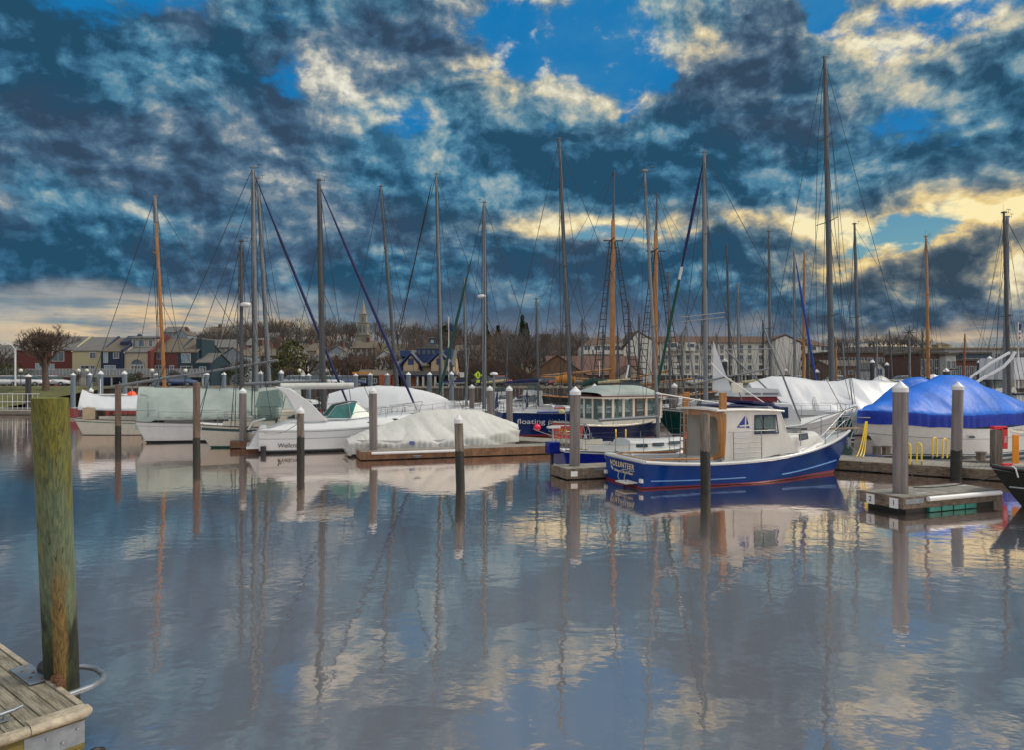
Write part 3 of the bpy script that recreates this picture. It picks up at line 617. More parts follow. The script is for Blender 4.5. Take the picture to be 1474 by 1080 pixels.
# duck
def duck(px, py, label, ang):
    q = on(px, py, 0)
    bm_ = mat('duck_brown', (.035,.028,.022), .7, 0, .4, 20); wh = mat('duck_white', (.5,.5,.48), .7)
    b = MB(); secs = []
    for i in range(9):
        u = i/8; x = -.2+.4*u; r = .085*sin(pi*min(1,max(.02,u)))**.6; zc = .035+ .05*(max(0,.25-u)*2)
        secs.append([(x, r*cos(2*pi*k/10), zc+r*.75*sin(2*pi*k/10)) for k in range(10)])
    b.loft(secs, wh, closed=True, cap=True, bandm=[bm_,bm_,bm_,bm_,bm_,wh,wh,wh,wh,wh])
    b.tube([(.12,0,.07),(.15,0,.15),(.16,0,.19),(.19,0,.21),(.22,0,.20),(.235,0,.195)], [.045,.035,.04,.045,.03,.012], bm_, 10)
    b.tube([(.225,0,.20),(.27,0,.188),(.28,0,.185)], [.016,.012,.008], mat('bill',(.25,.2,.08)), 8)
    o = b.build('duck'); o.scale = (.6,.6,.6); o.location = (q.x, q.y, 0); o.rotation_euler = (0,0,ang); tag(o, label, 'bird')
duck(403, 667, 'small dark duck with white flank swimming near the capped pile', 2.6)
# ------------------------------------------------------------ boats
class Hull:
    """x runs from the stern (0) to the bow (L), y to port, z = 0 at the waterline"""
    def __init__(s, L, B, fs, fm, fb, tw=.75, over=1.1, stern=-.15, flare=.35, fine=2.1, counter=0.):
        s.L, s.B, s.fs, s.fm, s.fb, s.tw, s.over, s.st, s.flare, s.fine, s.counter = L, B, fs, fm, fb, tw, over, stern, flare, fine, counter
    def sheer(s, t): 
        a = s.fs*(1-t)*(1-2*t) + 4*s.fm*t*(1-t) + s.fb*t*(2*t-1); return a
    def half(s, t):
        m = .46
        if t < m: return s.B/2*lerp(s.tw, 1, sin(pi/2*t/m))
        return s.B/2*(1-((t-m)/(1-m))**s.fine)
    def pt(s, t, zf, side=1):     # zf: 0 at the waterline, 1 at the sheer; may go below 0
        z = s.sheer(t)*zf; zr = max(zf, -.4)
        w = s.half(t)*(1-(1-zr)*(.08+s.flare*sm(.45, 1, t)) if zr >= 0 else (1-(.08+s.flare*sm(.45,1,t)))*(1+zr*1.6))
        x0 = s.st*(1-zf) + s.counter*(1-zf); x1 = s.L-s.over*(1-zf)**1.15 if zf < 1 else s.L
        return Vector((lerp(x0, x1, t), side*max(w, 0), z))
    def mesh(s, bands, n=26):
        """bands: (zf_upper, material) from the keel up"""
        b = MB(); zf = [-.32]; bm_ = []
        for (zu, m) in bands:
            k = max(1, int((zu-zf[-1])/.14)); z0 = zf[-1]
            for i in range(k): zf.append(z0+(zu-z0)*(i+1)/k); bm_.append(m)
        secs = []
        for i in range(n+1):
            t = 1-(1-i/n)**1.25
            secs.append([s.pt(t, z, 1) for z in reversed(zf)] + [s.pt(t, z, -1) for z in zf])
        bandm = list(reversed(bm_))+[bm_[0]]+bm_
        b.loft(secs, bm_[-1], bandm=bandm)
        a = secs[0]; h = len(zf)
        for j in range(h-1):   # transom
            b.add([a[h-1-j], a[h+j], a[h+j+1], a[h-2-j]], [(0,1,2,3)], bm_[j])
        return b
    def deck(s, m, drop=.03, n=24, camber=.05):
        b = MB(); secs = []
        for i in range(n+1):
            t = i/n; p = s.pt(t, 1, 1); q = s.pt(t, 1, -1); secs.append([p+Vector((0,0,-drop)), Vector((p.x,p.y*.5,p.z-drop+camber*.75)), Vector((p.x,0,p.z-drop+camber)), Vector((p.x,-p.y*.5,p.z-drop+camber*.75)), q+Vector((0,0,-drop))])
        b.loft(secs, m); return b
    def rail(s, r, m, up=0, out=0, t0=0, t1=1, n=24, zf=1, sides=(1,-1)):
        b = MB()
        for sd_ in sides:
            b.tube([s.pt(lerp(t0,t1,i/n), zf, sd_)+Vector((0,out*sd_,up)) for i in range(n+1)], r, m, 6)
        return b
def trunk(b, x0, x1, w0, w1, z0, h0, h1, m, fslope=.5, aslope=.1, tumble=.12, cr=.06):
    """cabin trunk: tapering sides, sloped front, crowned roof; z0 may be a function of x"""
    zf = z0 if callable(z0) else (lambda x: z0)
    secs = []; n = 8
    for i in range(n+1):
        u = i/n; xb = lerp(x0, x1, u); xt = lerp(x0+aslope, x1-fslope, u); w = lerp(w0, w1, u); h = lerp(h0, h1, u); zb = zf(xb)
        zt = zb+h; s_ = []
        for (yy, zz, xx) in ((w, zb-.1, xb),(w-tumble*.8, zt-.06, xt),(w-tumble-.08, zt, xt),(w*.4, zt+cr, xt),(0, zt+cr*1.15, xt)): s_.append(Vector((xx, yy, zz)))
        s_ += [Vector((p.x, -p.y, p.z)) for p in reversed(s_[:-1])]; secs.append(s_)
    b.loft(secs, m, smooth=False); b.add(secs[0], [tuple(range(9))[::-1]], m); b.add(secs[-1], [tuple(range(9))], m)
def stanchions(H, root, t0, t1, n, h=.6, world=False, sides=(1,-1), m=STEEL, lines=2):
    for sd_ in sides:
        b = MB(); tops = []
        for i in range(n):
            p = H.pt(lerp(t0,t1,i/(n-1)), 1, sd_); p.y *= .96; b.tube([p, p+Vector((0,0,h))], .013, m, 5); tops.append(p)
        for k in range(lines):
            for a, c in zip(tops, tops[1:]): b.wire(a+Vector((0,0,h*(1-k*.5)-.01)), c+Vector((0,0,h*(1-k*.5)-.01)), .006, WIRE)
        b.build('lifeline', root)
def pulpit(H, root, h=.6, m=STEEL):
    b = MB(); ps = [H.pt(t, 1, 1)*1 for t in (.86,.92,.965)]
    for v in ps: v.y *= .9
    tip = H.pt(1,1,1)+Vector((.12,0,0)); loop = [v+Vector((0,0,h)) for v in ps]+[tip+Vector((0,.1,h+.02)), tip+Vector((0,-.1,h+.02))]+[Vector((v.x,-v.y,v.z+h)) for v in reversed(ps)]
    b.tube(loop, .016, m, 6)
    for v in ps[:2]:
        for sd_ in (1,-1): b.tube([(v.x,v.y*sd_,v.z),(v.x,v.y*sd_,v.z+h)], .014, m, 6)
    b.tube([tip+Vector((-.2,0,0)), tip+Vector((0,0,h))], .014, m, 6); b.build('pulpit', root)
    b = MB(); w = H.half(0)*.92; zs = H.sheer(0)
    b.tube([(1.0,H.half(.1)*.95,zs+h),(.1,w,zs+h),(.02,w*.5,zs+h),(.02,-w*.5,zs+h),(.1,-w,zs+h),(1.0,-H.half(.1)*.95,zs+h)], .016, m, 6)
    for yy in (w,w*.45,-w*.45,-w): b.tube([(.05,yy,zs),(.05,yy,zs+h)], .014, m, 6)
    b.tube([(.1,w,zs+h*.5),(.04,0,zs+h*.5),(.1,-w,zs+h*.5)], .010, m, 6); b.build('pushpit', root)
def mast(root, H, top, base, r, m, tops=None, spread=(), furl=None, bow=None, stern=None, furlr=.075, boom=None, instr=True, radar=None, lowers=True, name='mast', low_side=True, chain=None, wr=.019):
    """top and base are world points; spread: (fraction from base, half span); tops: (fraction, material) upper part"""
    inv = (Matrix.Translation(root.location) @ root.rotation_euler.to_matrix().to_4x4()).inverted()
    T = inv @ top; Bp = inv @ base; ax = T-Bp; b = MB()
    pts = [Bp+ax*u for u in (0,.3,.6,.85,1)]; rr = [r*.86, r*.83, r*.77, r*.66, r*.46]
    b.tube(pts, rr, m, 12); 
    mo = b.build('mast', root)
    if tops:
        f, mt = tops; b = MB(); b.tube([Bp+ax*f, Bp+ax*1.0], [r*.97, r*.66], mt, 12); b.build('topmast', mo)
    if instr:
        b = MB(); h = T
        b.tube([h+Vector((-.22,0,.0)), h+Vector((.32,0,.02))], .014, WIRE, 5); b.tube([h+Vector((.3,0,0)), h+Vector((.3,0,.22))], .010, WIRE, 5)
        b.tube([h+Vector((.2,.0,.22)), h+Vector((.45,.0,.2))], .016, WIRE, 5); b.tube([h+Vector((0,.05,0)), h+Vector((0,.05,.55))], .008, WIRE, 4)
        b.box(h+Vector((0,0,.03)), (.22,.16,.08), m); b.build('masthead_gear', mo)
    w = MB(); ch = chain or H.half(.5)*.97; dz = H.sheer(.5); last = {1: T, -1: T}
    cx = Bp.x; side_top = {}
    for sd_ in (1, -1):
        a = T-ax.normalized()*.15; prev = a
        for (f, span) in sorted(spread, reverse=True):
            p = Bp+ax*f+Vector((-.12, sd_*span, .02)); w.wire(prev, p, wr, WIRE); prev = p
            if lowers: w.wire(Bp+ax*(f-.02), Vector((cx-.25, sd_*ch, dz)), wr, WIRE)
        w.wire(prev, Vector((cx-.05, sd_*ch, dz)), wr, WIRE)
    for (f, span) in spread:
        s_ = MB(); c = Bp+ax*f
        s_.tube([c+Vector((-.12,-span,.02)), c, c+Vector((-.12,span,.02))], [.022,.035,.022], m, 6); s_.build('spreader', mo)
    if bow is not None:
        a = T-ax.normalized()*.2; w.wire(a, bow, wr, WIRE)
    if stern is not None: w.wire(T, stern, wr, WIRE)
    for q in range(3): w.wire(Bp+ax*(.98-.22*q), Bp+Vector(((-1)**q*(1.6+.7*q), (-.5+.5*q), dz-Bp.z)), wr*.8, WIRE)
    # halyards beside the mast
    w.wire(T+Vector((.1,.08,-.2)), Bp+Vector((.25,.15,.6)), wr*.7, WIRE); w.wire(T+Vector((-.1,-.1,-.2)), Bp+Vector((-.2,-.2,.6)), wr*.7, WIRE)
    w.build('rigging', root)
    if furl and bow is not None:
        fm, f0, f1 = furl; a = T-ax.normalized()*.2; b = MB()
        n = 14; b.tube([a+(bow-a)*lerp(f0,f1,i/n)+Vector((0,0,-.0)) for i in range(n+1)], [furlr*(.35+.65*sm(0,.35,i/n))*(1-.35*sm(.85,1,i/n)) for i in range(n+1)], fm, 8)
        b.build('furled_jib', root)
    if boom:
        (p0, p1, rb, bmx, cover) = boom; b = MB(); p0 = inv @ p0; p1 = inv @ p1; b.tube([p0,p1], [rb,rb*.9], bmx, 10); bo = b.build('boom', root)
        if cover:
            b = MB(); n = 10; b.tube([lerp(p0,p1,i/n)+Vector((0,0,rb+.10*(1-i/n)+.04)) for i in range(n+1)], [.19-.09*i/n+.01*(i%2) for i in range(n+1)], cover, 10); b.build('sail_cover', bo)
    if radar:
        f, sd_ = radar; c = Bp+ax*f+Vector((.38*sd_,0,0)); b = MB(); b.lathe([(0,-.1),(.26,-.09),(.30,-.02),(.29,.06),(.2,.11),(0,.12)], WHITEP, c, 16); b.box(c+Vector((-.2*sd_,0,-.14)), (.42,.1,.05), WHITEP); b.build('radar_dome', mo)
    return T, Bp
def tarp(root, name, H, t0, t1, ridge, hem, m, rows=44, colsn=22, p=1.3, skirt=.12, wr=.035, seed=0, wide=1.05, hemm=None, hemf=.80, tents=(), folds=0):
    """draped cover: ridge(u) and hem(u) heights along u, half width follows the hull"""
    b = MB(); secs = []
    for i in range(rows+1):
        u = i/rows; t = lerp(t0, t1, u); tc_ = max(0, min(1, t)); base = H.pt(tc_, 1, 1); hw = max(base.y*wide, .03); x = base.x + (t-tc_)*H.L; zr = ridge(u); zh = hem(u); s_ = []
        for j in range(colsn+1):
            q = -1+2*j/colsn; a = abs(q)
            if a > hemf: k = (a-hemf)/(1-hemf); z = lerp(zh+skirt, zh, k); y = hw*(1+.02*sin(i*1.9+seed))*(1 if q > 0 else -1)
            else:
                k = a/hemf; z = zh+skirt+(zr-zh-skirt)*(1-k**p); y = q/hemf*hw
            nz = noise.noise(Vector((x*1.6, q*2.2+seed, seed)))*wr*1.2 + abs(noise.noise(Vector((x*3.1+q*2.3, q*.8, seed+5))))*wr*1.6
            sag = 0
            for (ut, amp, wd) in tents: sag += amp*math.exp(-((u-ut)/wd)**2)*(1-a**1.2)
            kk = 1 if a < hemf else .35
            if folds:     # tension folds fanning down from the ridge
                g = (u-.52)*(.55+.45*(1-a))*15+q*1.3; fo = folds*(abs(sin(g*1.9+noise.noise(Vector((u*3,a,seed)))*2.5))**.6-.6)*min(1,a*1.6)*sm(0,.08,u); sag += fo; y += (1 if q > 0 else -1)*fo*.8
            s_.append(Vector((x+nz*.2, y+(1 if q > 0 else -1)*nz*.5*(a > .2), z+nz*kk+sag)))
        secs.append(s_)
    if hemm: bandm = [hemm if abs(-1+2*(j+.5)/colsn) > hemf else m for j in range(colsn)]; b.loft(secs, m, bandm=bandm+[m])
    else: b.loft(secs, m)
    for s_ in (secs[0], secs[-1]): b.add(s_, [tuple(range(len(s_)))], m)
    return b.build(name, root)
def bands(top, boot, anti, stripe=None, fr=.93, wl=.06):
    r = [(0.03, anti), (wl+.05, boot)]
    if stripe: r += [(fr-.09, top), (fr-.01, stripe), (1, top)]
    else: r += [(1, top)]
    return r
def ring_window(root, pts, m, frame=None, off=Vector((0,-.004,0)), fw=.035, th=.012):
    """flat pane with a frame round it; pts are corners in local space"""
    c = sum((Vector(p) for p in pts), Vector())/len(pts); nrm = (Vector(pts[1])-Vector(pts[0])).cross(Vector(pts[2])-Vector(pts[0])).normalized()
    b = MB(); o = nrm*.006
    b.add([Vector(p)+o for p in pts]+[Vector(p)-o for p in pts], [tuple(range(len(pts))), tuple(range(2*len(pts)-1, len(pts)-1, -1))]+[(i, (i+1)%len(pts), (i+1)%len(pts)+len(pts), i+len(pts)) for i in range(len(pts))], m)
    w = b.build('window', root)
    if frame:
        b = MB(); q = [Vector(p) for p in pts]; b.tube(q+[q[0], q[1]], fw*.5, frame, 6, False); b.build('frame', w)
    return w
def sailboat(label, sx, d, hd, L, B, f=(1.0,.9,1.3), hb=None, deckm=DECK, cabin=True, cm=GEL, group='sailing boats at their berths', detail=2, name='sailboat', tw=.72, over=1.3, counter=0., stern=-.25, y=None, flip=False, lane=0):
    base = Vector(((sx-CX)/F*d, d, 0)); root = thing(name, label, 'sailboat', base, hd, group)
    H = Hull(L, B, *f, tw=tw, over=over, stern=stern, counter=counter)
    H.mesh(hb or bands(GEL, GEL, ANTI)).build('hull', root); H.deck(deckm).build('deck', root)
    H.rail(.028, cm if detail < 2 else ALUD, up=.01).build('toe_rail', root)
    if cabin:
        b = MB(); zf = lambda x: H.sheer(x/L)-.02
        trunk(b, L*.34, L*.76, B*.33, B*.20, zf, .42, .26, cm, .5, .12); c = b.build('cabin', root)
        if detail:
            for k in range(3):
                for sd_ in (1,-1):
                    u = .42+.10*k; w_ = lerp(B*.33, B*.20, (u-.34)/.42)-.03; z = zf(u*L)+.16
                    ring_window(c, [(u*L-.28, sd_*(w_+.0), z), (u*L+.28, sd_*(w_-.02), z), (u*L+.26, sd_*(w_-.045), z+.13), (u*L-.26, sd_*(w_-.025), z+.13)], GLASS)
            b = MB(); b.bx(L*.13, L*.33, -B*.27, B*.27, zf(L*.2)-.01, zf(L*.2)+.012, mat('cockpit_sole', (.16,.13,.10), .7)); b.build('cockpit', root)
            for sd_ in (1,-1): b = MB(); b.bx(L*.12, L*.34, sd_*B*.30-.05, sd_*B*.30+.05, zf(L*.2), zf(L*.2)+.28, cm); b.build('coaming', root)
            b = MB(); w0 = Vector((L*.15, 0, zf(L*.15)+.62)); b.tube([w0+Vector((0,.42*cos(2*pi*k/16),.42*sin(2*pi*k/16))) for k in range(17)], .016, STEEL, 5); b.tube([w0+Vector((0.02,0,-.6)), w0], .06, cm, 8)
            for k in range(3): b.wire(w0+Vector((0,.4*cos(k*pi/3),.4*sin(k*pi/3))), w0-Vector((0,.4*cos(k*pi/3),.4*sin(k*pi/3))), .008, STEEL)
            b.build('steering_wheel', root)
    if detail:
        stanchions(H, root, .10, .84, 6); pulpit(H, root)
    return root, H
def loc(root, p): return (Matrix.Translation(root.location) @ root.rotation_euler.to_matrix().to_4x4()).inverted() @ p
def fender(root, H, t, side=-1, m=WHITEP, r=.11):
    p = H.pt(t, .55, side)+Vector((0, side*(r+.02), 0)); b = MB(); b.lathe([(0,-.28),(r*.6,-.26),(r,-.18),(r,.18),(r*.6,.26),(.02,.30),(.0,.32)], m, p, 12); b.wire(p+Vector((0,0,.3)), H.pt(t,1,side), .008, WIRE); b.build('fender', root)
def line(label, a, c, sag=.3, r=.014, m=None, name='mooring_line', group='mooring lines'):
    m = m or mat('rope', (.32,.30,.26), .9, 0, .2, 20); b = MB(); a = Vector(a); c = Vector(c); o = Vector(a)
    b.tube([lerp(a,c,i/12)+Vector((0,0,-sag*4*(i/12)*(1-i/12)))-o for i in range(13)], r, m, 6); ob = b.build(name); ob.location = o; tag(ob, label, 'rope', group); return ob

# --- the cream wooden sloop on the left
r, H = sailboat('cream sloop with a thin green stripe under a white tarp, varnished wooden mast', 112, 45.2, radians(12), 12.6, 3.2, (1.05,.88,1.35),
    [(.03,ANTI),(.08,CREAM),(.80,CREAM),(.86,mat('green_sheer_stripe',(.01,.14,.08),.4)),(1,CREAM)], cm=CREAM, tw=.42, counter=1.4, stern=-.9, over=2.2)
tarp(r, 'boat_cover', H, .02, .44, lambda u: 2.55-.35*u-.1*sin(pi*u*2), lambda u: 1.55-.1*u, SHRINK, p=1.1, wide=.98, wr=.04, seed=3, tents=((.0,.25,.08),(.75,.15,.1)))
b = MB(); b.tube([(.9,-.9,1.05),(.9,-.9,1.75)], .09, CREAM, 6); b.bx(.6,1.3,-1.0,.9,1.0,1.7,mat('buff_canvas',(.38,.30,.20),.8)); b.build('cockpit_side', r)
mast(r, H, P(223,283,46.2), P(239,600,46.2), .14, VARN, tops=(.885,ALUW), spread=((.74,.75),(.41,.6)), bow=Vector((12.4,0,1.4)), stern=Vector((.1,0,1.1)))
# --- white sloop under the sage tent
r, H = sailboat('white sloop under a long sage-green tent, navy furled jib, stern davit hoops', 200, 40.3, A18, 11.6, 3.5, (1.15,1.05,1.5), [(.10,ANTI),(.80,GEL),(.82,mat('grey_groove', (.16,.17,.19), .4)),(1,GEL)], tw=.78, stern=.55)
tarp(r, 'tent_cover', H, .0, .74, lambda u: 3.0-.1*sin(pi*u), lambda u: 1.22-.5*sm(.12,0,u), TARPS, p=1.5, wide=.96, wr=.03, seed=8)
b = MB(); b.tube([(.6,-1.25,1.1),(.62,-1.25,2.2),(.55,-1.1,2.55),(.2,-.9,2.6)], .03, STEEL, 6); b.tube([(.25,-.5,1.15),(.2,-.5,.1)], .02, STEEL, 5); b.tube([(.25,-.15,1.15),(.2,-.15,.1)], .02, STEEL, 5); b.tube([(.2,-.5,.1),(.2,-.15,.1)], .02, STEEL, 5); b.build('stern_ladder', r)
b = MB(); b.tube([P(258,569,41.5),P(355,567,42.5)], .045, WHITEP, 6); b.build('spinnaker_pole', r, world=True)
bow = loc(r, P(463,560,44.0)); bow = Vector((11.5,0,1.5))
mast(r, H, P(364,241,42.0), P(369,590,42.0), .16, ALUW, spread=((.67,.55),(.37,.75)), bow=bow, furl=(NAVY,.03,.97), stern=Vector((.1,0,1.2)), furlr=.085,
     boom=(P(160,558,43),P(400,518,41.2),.085,ALUW,None))
# --- second white mast on a white sloop just beyond
r, H = sailboat('white sloop mostly hidden behind the sage tent, its mast slightly raked', 245, 45.5, A18, 10.6, 3.2, detail=1)
mast(r, H, P(371,256,48.6), P(389,570,48.6), .15, ALUW, spread=((.63,.3),(.31,.45)), bow=Vector((10.5,0,1.3)), stern=Vector((.1,0,1.1)))
# --- the ketch
r, H = sailboat('off-white ketch with dark green sheer stripe and green bottom, radar on its mizzen', 284, 37.3, radians(14), 11.4, 3.5, (1.2,1.05,1.6),
    [(.05,ANTIG),(.08,ANTIG),(.76,CREAM),(.885,mat('dark_green_stripe',(.008,.05,.055),.35)),(1,CREAM)], cm=CREAM, tw=.6, stern=.8, over=1.6, name='ketch')
b = MB(); trunk(b, 4.0, 6.2, 1.2, 1.05, 1.1, .75, .75, CREAM, .5, .2); q = b.build('doghouse', r)
for k in range(3): ring_window(q, [(4.45+k*.5,-1.12,1.42),(4.85+k*.5,-1.10,1.42),(4.83+k*.5,-1.06,1.62),(4.47+k*.5,-1.08,1.62)], GLASS)
b = MB(); b.bx(3.0,3.9,-1.0,1.0,1.2,2.0,clear_vinyl()); b.prism([(2.9,2.0),(4.2,2.0),(4.0,2.9),(3.1,2.8)], -1.15, 1.15, clear_vinyl()); b.build('spray_dodger', r)
b = MB(); b.tube([(5.9,-1.35,1.1),(6.15,-1.35,1.9)], .05, mat('rust_red_board',(.30,.08,.03),.7), 4); b.build('gangplank', r)
bowp = Vector((11.2,0,1.75))
mast(r, H, P(347,347,38.5), P(348,575,38.5), .12, ALUD, spread=((.63,.35),), stern=Vector((.1,0,1.3)), radar=(.60,.6), instr=True)
mast(r, H, P(459,259,39.6), P(466,590,39.6), .18, ALUD, spread=((.52,.42),), bow=bowp, furl=(NAVY,.03,.97), furlr=.085, stern=None,
     boom=(P(345,554,38.6),P(463,549,39.4),.09,ALUW,None))
for k in range(3): fender(r, H, .3+.16*k)
# --- leaning thin mast boat
r, H = sailboat('white sloop with a thin mast leaning to one side, beyond the white tarped launch', 480, 51, radians(8), 9.2, 2.9, detail=1)
mast(r, H, P(548,268,51.8), P(575,590,51.8), .12, ALU, spread=((.55,.35),), bow=Vector((9.0,0,1.3)), stern=Vector((.1,0,1)))
# --- mast 632
r, H = sailboat('white sloop carrying a dark furled sail aft of a tall white mast', 545, 54.5, radians(6), 10.8, 3.2, detail=1)
mast(r, H, P(628,250,55), P(637,600,55), .15, ALUW, spread=((.72,.4),(.42,.8)), bow=Vector((10.7,0,1.3)), stern=Vector((-.1,0,1.1)), furl=None)
b = MB(); a = loc(r, P(621,265,55)); c = loc(r, P(575,478,54.8)); b.tube([lerp(a,c,i/8) for i in range(9)], [.03,.05,.055,.055,.05,.05,.05,.04,.03], mat('black_canvas',(.01,.012,.016),.8), 6); b.build('furled_staysail', r)
# --- mast 697, bow to the left with dark green furled jib
r, H = sailboat('white sloop with dark green furled jib and radar on its thick white mast', 800, 49.5, radians(176), 8.6, 2.9, (1.1,1.0,1.35), detail=2, stern=.2)
mast(r, H, P(697,291,49.7), P(697,598,49.7), .17, ALUW, spread=((.53,.85),), bow=loc(r, P(626,592,49.9)), furl=(GREENC,.26,.98), furlr=.10, radar=(.56,.45),
     stern=Vector((.1,0,1.1)), boom=(P(695,597,49.7),P(740,596,49.6),.07,ALUW,None))
b = MB(); b.tube([P(711,660,42.4),P(711,540,42.4)], .06, ALUW, 8); b.lathe([(0,0),(.2,.02),(.24,.12),(.2,.2),(0,.24)], WHITEP, P(711,541,42.4), 12)
bb = b.build('radar_pole', r, world=True)
# --- floating point
r, H = sailboat('navy racing sloop lettered floating point with a pink ball fender at its quarter', 716, 44.3, radians(15), 11.4, 3.5, (1.45,1.35,1.55),
    [(.05,mat('dark_red_bottom',(.16,.01,.012),.5)),(.10,BOOT),(1,mat('navy_hull',(.006,.022,.105),.15,0,.1,1,spec=.25))], tw=.82, stern=-.45, over=.9)
def hull_text(root, H, body, size, t0, t1, zf, side, m, name='hull_lettering', width=None, out=.02):
    a = H.pt(t0, zf, side); c = H.pt(t1, zf, side); up = H.pt((t0+t1)/2, zf+.1, side)-H.pt((t0+t1)/2, zf, side); mid = H.pt((t0+t1)/2, zf, side)
    xd = (c-a) if side < 0 else (a-c); nrm = xd.cross(up).normalized()
    return textobj(name, body, size, m, root, mid+nrm*out, xd, up, width or (c-a).length)
hull_text(r, H, 'floating point', .42, .085, .36, .66, -1, WHITEP, out=.05)
b = MB(); p = H.pt(.20,.42,-1)+Vector((0,-.22,0)); b.lathe([(.22*sin(pi*k/10), -.22*cos(pi*k/10)) for k in range(11)], mat('pink_fender',(.75,.03,.10),.35), p, 16); b.wire(p+Vector((0,0,.2)), H.pt(.2,1,-1), .01, WIRE); b.build('ball_fender', r)
p = H.pt(.32,1,-1)+Vector((0,.35,.12)); b = MB(); b.lathe([(.20*sin(pi*k/10), -.16*cos(pi*k/10)) for k in range(11)], mat('yellowed_fender',(.55,.48,.25),.5), p, 14); b.build('deck_fender', r)
b = MB(); p = H.pt(.20,1,-1); b.bx(p.x-.1,p.x+2.6,-1.2,.6,p.z+.02,p.z+.10,mat('blue_deck_cover',(.01,.06,.30),.7)); b.bx(p.x+1.2,p.x+2.1,-1.0,-.4,p.z+.1,p.z+.32,ORANGEP); b.build('deck_gear', r)
for (px, lb) in ((714,'a'),(757,'b')):
    b = MB(); q = loc(r, P(px,590,45.0)); b.tube([q+Vector((0,0,-.3)), q+Vector((.12,0,1.0))], .02, STEEL, 5); b.tube([q+Vector((0,0,.0)), q+Vector((.1,0,1.4))], .01, STEEL, 5)
    vs = [q+Vector((.1,0,1.35)), q+Vector((-.10,.1,.2)), q+Vector((-.22,-.12,-.1)), q+Vector((.12,-.08,.15))]; b.add(vs, [(0,1,2),(0,2,3),(0,3,1),(1,3,2)], NAVY); b.build('furled_ensign', r)
mast(r, H, P(805,200,45.5), P(822,595,45.5), .16, ALU, spread=((.535,.62),(.32,.9)), bow=Vector((11.2,0,1.55)), stern=Vector((0,0,1.5)))
# --- TOBAS, the pilothouse boat
base = Vector(((785-CX)/F*40.6, 40.6, 0)); hd = radians(24)
nm = (Vector(((851-CX)/F*38.6, 38.6, 0))+base)/2
r = thing('pilothouse_boat', 'pilothouse motor cruiser with orange-red transom lettered TOBAS and a sage canopy', 'motor boat', (nm.x, nm.y, 0), radians(32))
H = Hull(6.9, 3.3, 1.0, .95, 1.35, tw=.92, over=.6, stern=-.1)
NV = mat('dark_navy_hull', (.006,.010,.05), .15, 0, .2, 1, spec=.3)
H.mesh([(.05,BOOT),(.10,BOOT),(1,NV)]).build('hull', r); H.deck(DECK).build('deck', r); H.rail(.06, CREAM, up=.02).build('rub_rail', r)
b = MB(); w = H.half(0)*.985; b.add([(-.115,w*.93,.14),(-.012,w,.97),(-.012,-w,.97),(-.115,-w*.93,.14)], [(0,1,2,3)], ORANGEP); tr = b.build('transom_panel', r)
textobj('name_lettering', 'TOBAS', .36, mat('gold_leaf',(.75,.42,.03),.4), tr, (-.085,0,.56), (0,-1,0), (.1,0,1), 1.5)
b = MB()
for yy in (1.28,1.56): b.tube([(-.16,yy,.1),(-.1,yy,1.2)], .02, WOODP, 4)
for k in range(4): b.bx(-.2,-.12,1.28,1.56,.22+k*.27,.28+k*.27,WOODP)
b.build('swim_ladder', r)
WH = mat('cabin_cream_paint', (.58,.55,.47), .4, 0, .06, 2, streak=.2); MAR = mat('maroon_trim', (.16,.012,.02), .4)
hb_ = 1.30
b = MB(); b.bx(.9,6.6,-hb_,hb_,1.0,1.35,WH)
for xx in (.9,1.75,2.75,3.75,5.0,6.5):
    for sd_ in (1,-1): b.bx(xx,xx+.22 if xx != .9 else xx+.14,sd_*hb_-.04,sd_*hb_+.04,1.35,2.78,WH)
for yy in (-.45,.35): b.bx(.9,.98,yy,yy+.14,1.35,2.78,WH)
b.build('cabin', r)
for i,(xa,xb_) in enumerate(((1.05,1.75),(1.97,2.75),(2.97,3.75),(3.97,5.0),(5.22,6.5))): ring_window(r, [(xa,-hb_+.02,1.4),(xb_,-hb_+.02,1.4),(xb_,-hb_+.02,2.72),(xa,-hb_+.02,2.72)], clear_vinyl(), VARN if i > 2 else None, fw=.12)
for (ya,yb) in ((-1.2,-.45),(-.31,.35),(.49,1.2)): ring_window(r, [(.94,ya,1.4),(.94,yb,1.4),(.94,yb,2.72),(.94,ya,2.72)], clear_vinyl())
b = MB(); b.bx(.65,6.9,-1.5,1.5,2.78,2.90,WH); b.bx(.63,6.92,-1.52,1.52,2.90,2.95,MAR); b.build('roof', r)
b = MB(); b.bx(4.0,4.1,-hb_-.06,-hb_+.06,1.3,2.78,MAR); b.build('trim_post', r); b = MB(); b.bx(.84,.9,.9,1.3,1.3,2.78,MAR); b.build('trim_post', r)
b = MB(); secs = []
for i in range(15):
    u = i/14; x = .7+6.0*u; h = .72*min(1, 1.2*sin(pi*min(max(u,.02),.98))**.45); secs.append([Vector((x, 1.42*cos(pi*j/12), 2.96+h*sin(pi*j/12)**.7+.02*noise.noise(Vector((x*2,j,1)))) ) for j in range(13)])
b.loft(secs, TARPS); b.build('roof_canopy', r)
b = MB(); b.tube([(2.2,0,3.6),(2.2,0,4.5)], .02, WHITEP, 5); b.tube([(4.4,.3,3.5),(4.6,.3,4.3)], .05, WHITEP, 6); b.build('antenna', r)
for ch in r.children:
    if ch.name.split('.')[0] in ('cabin','window','roof','trim_post','roof_canopy'): ch.scale = (.74,.95,.80); ch.location = (.75,0,.15)
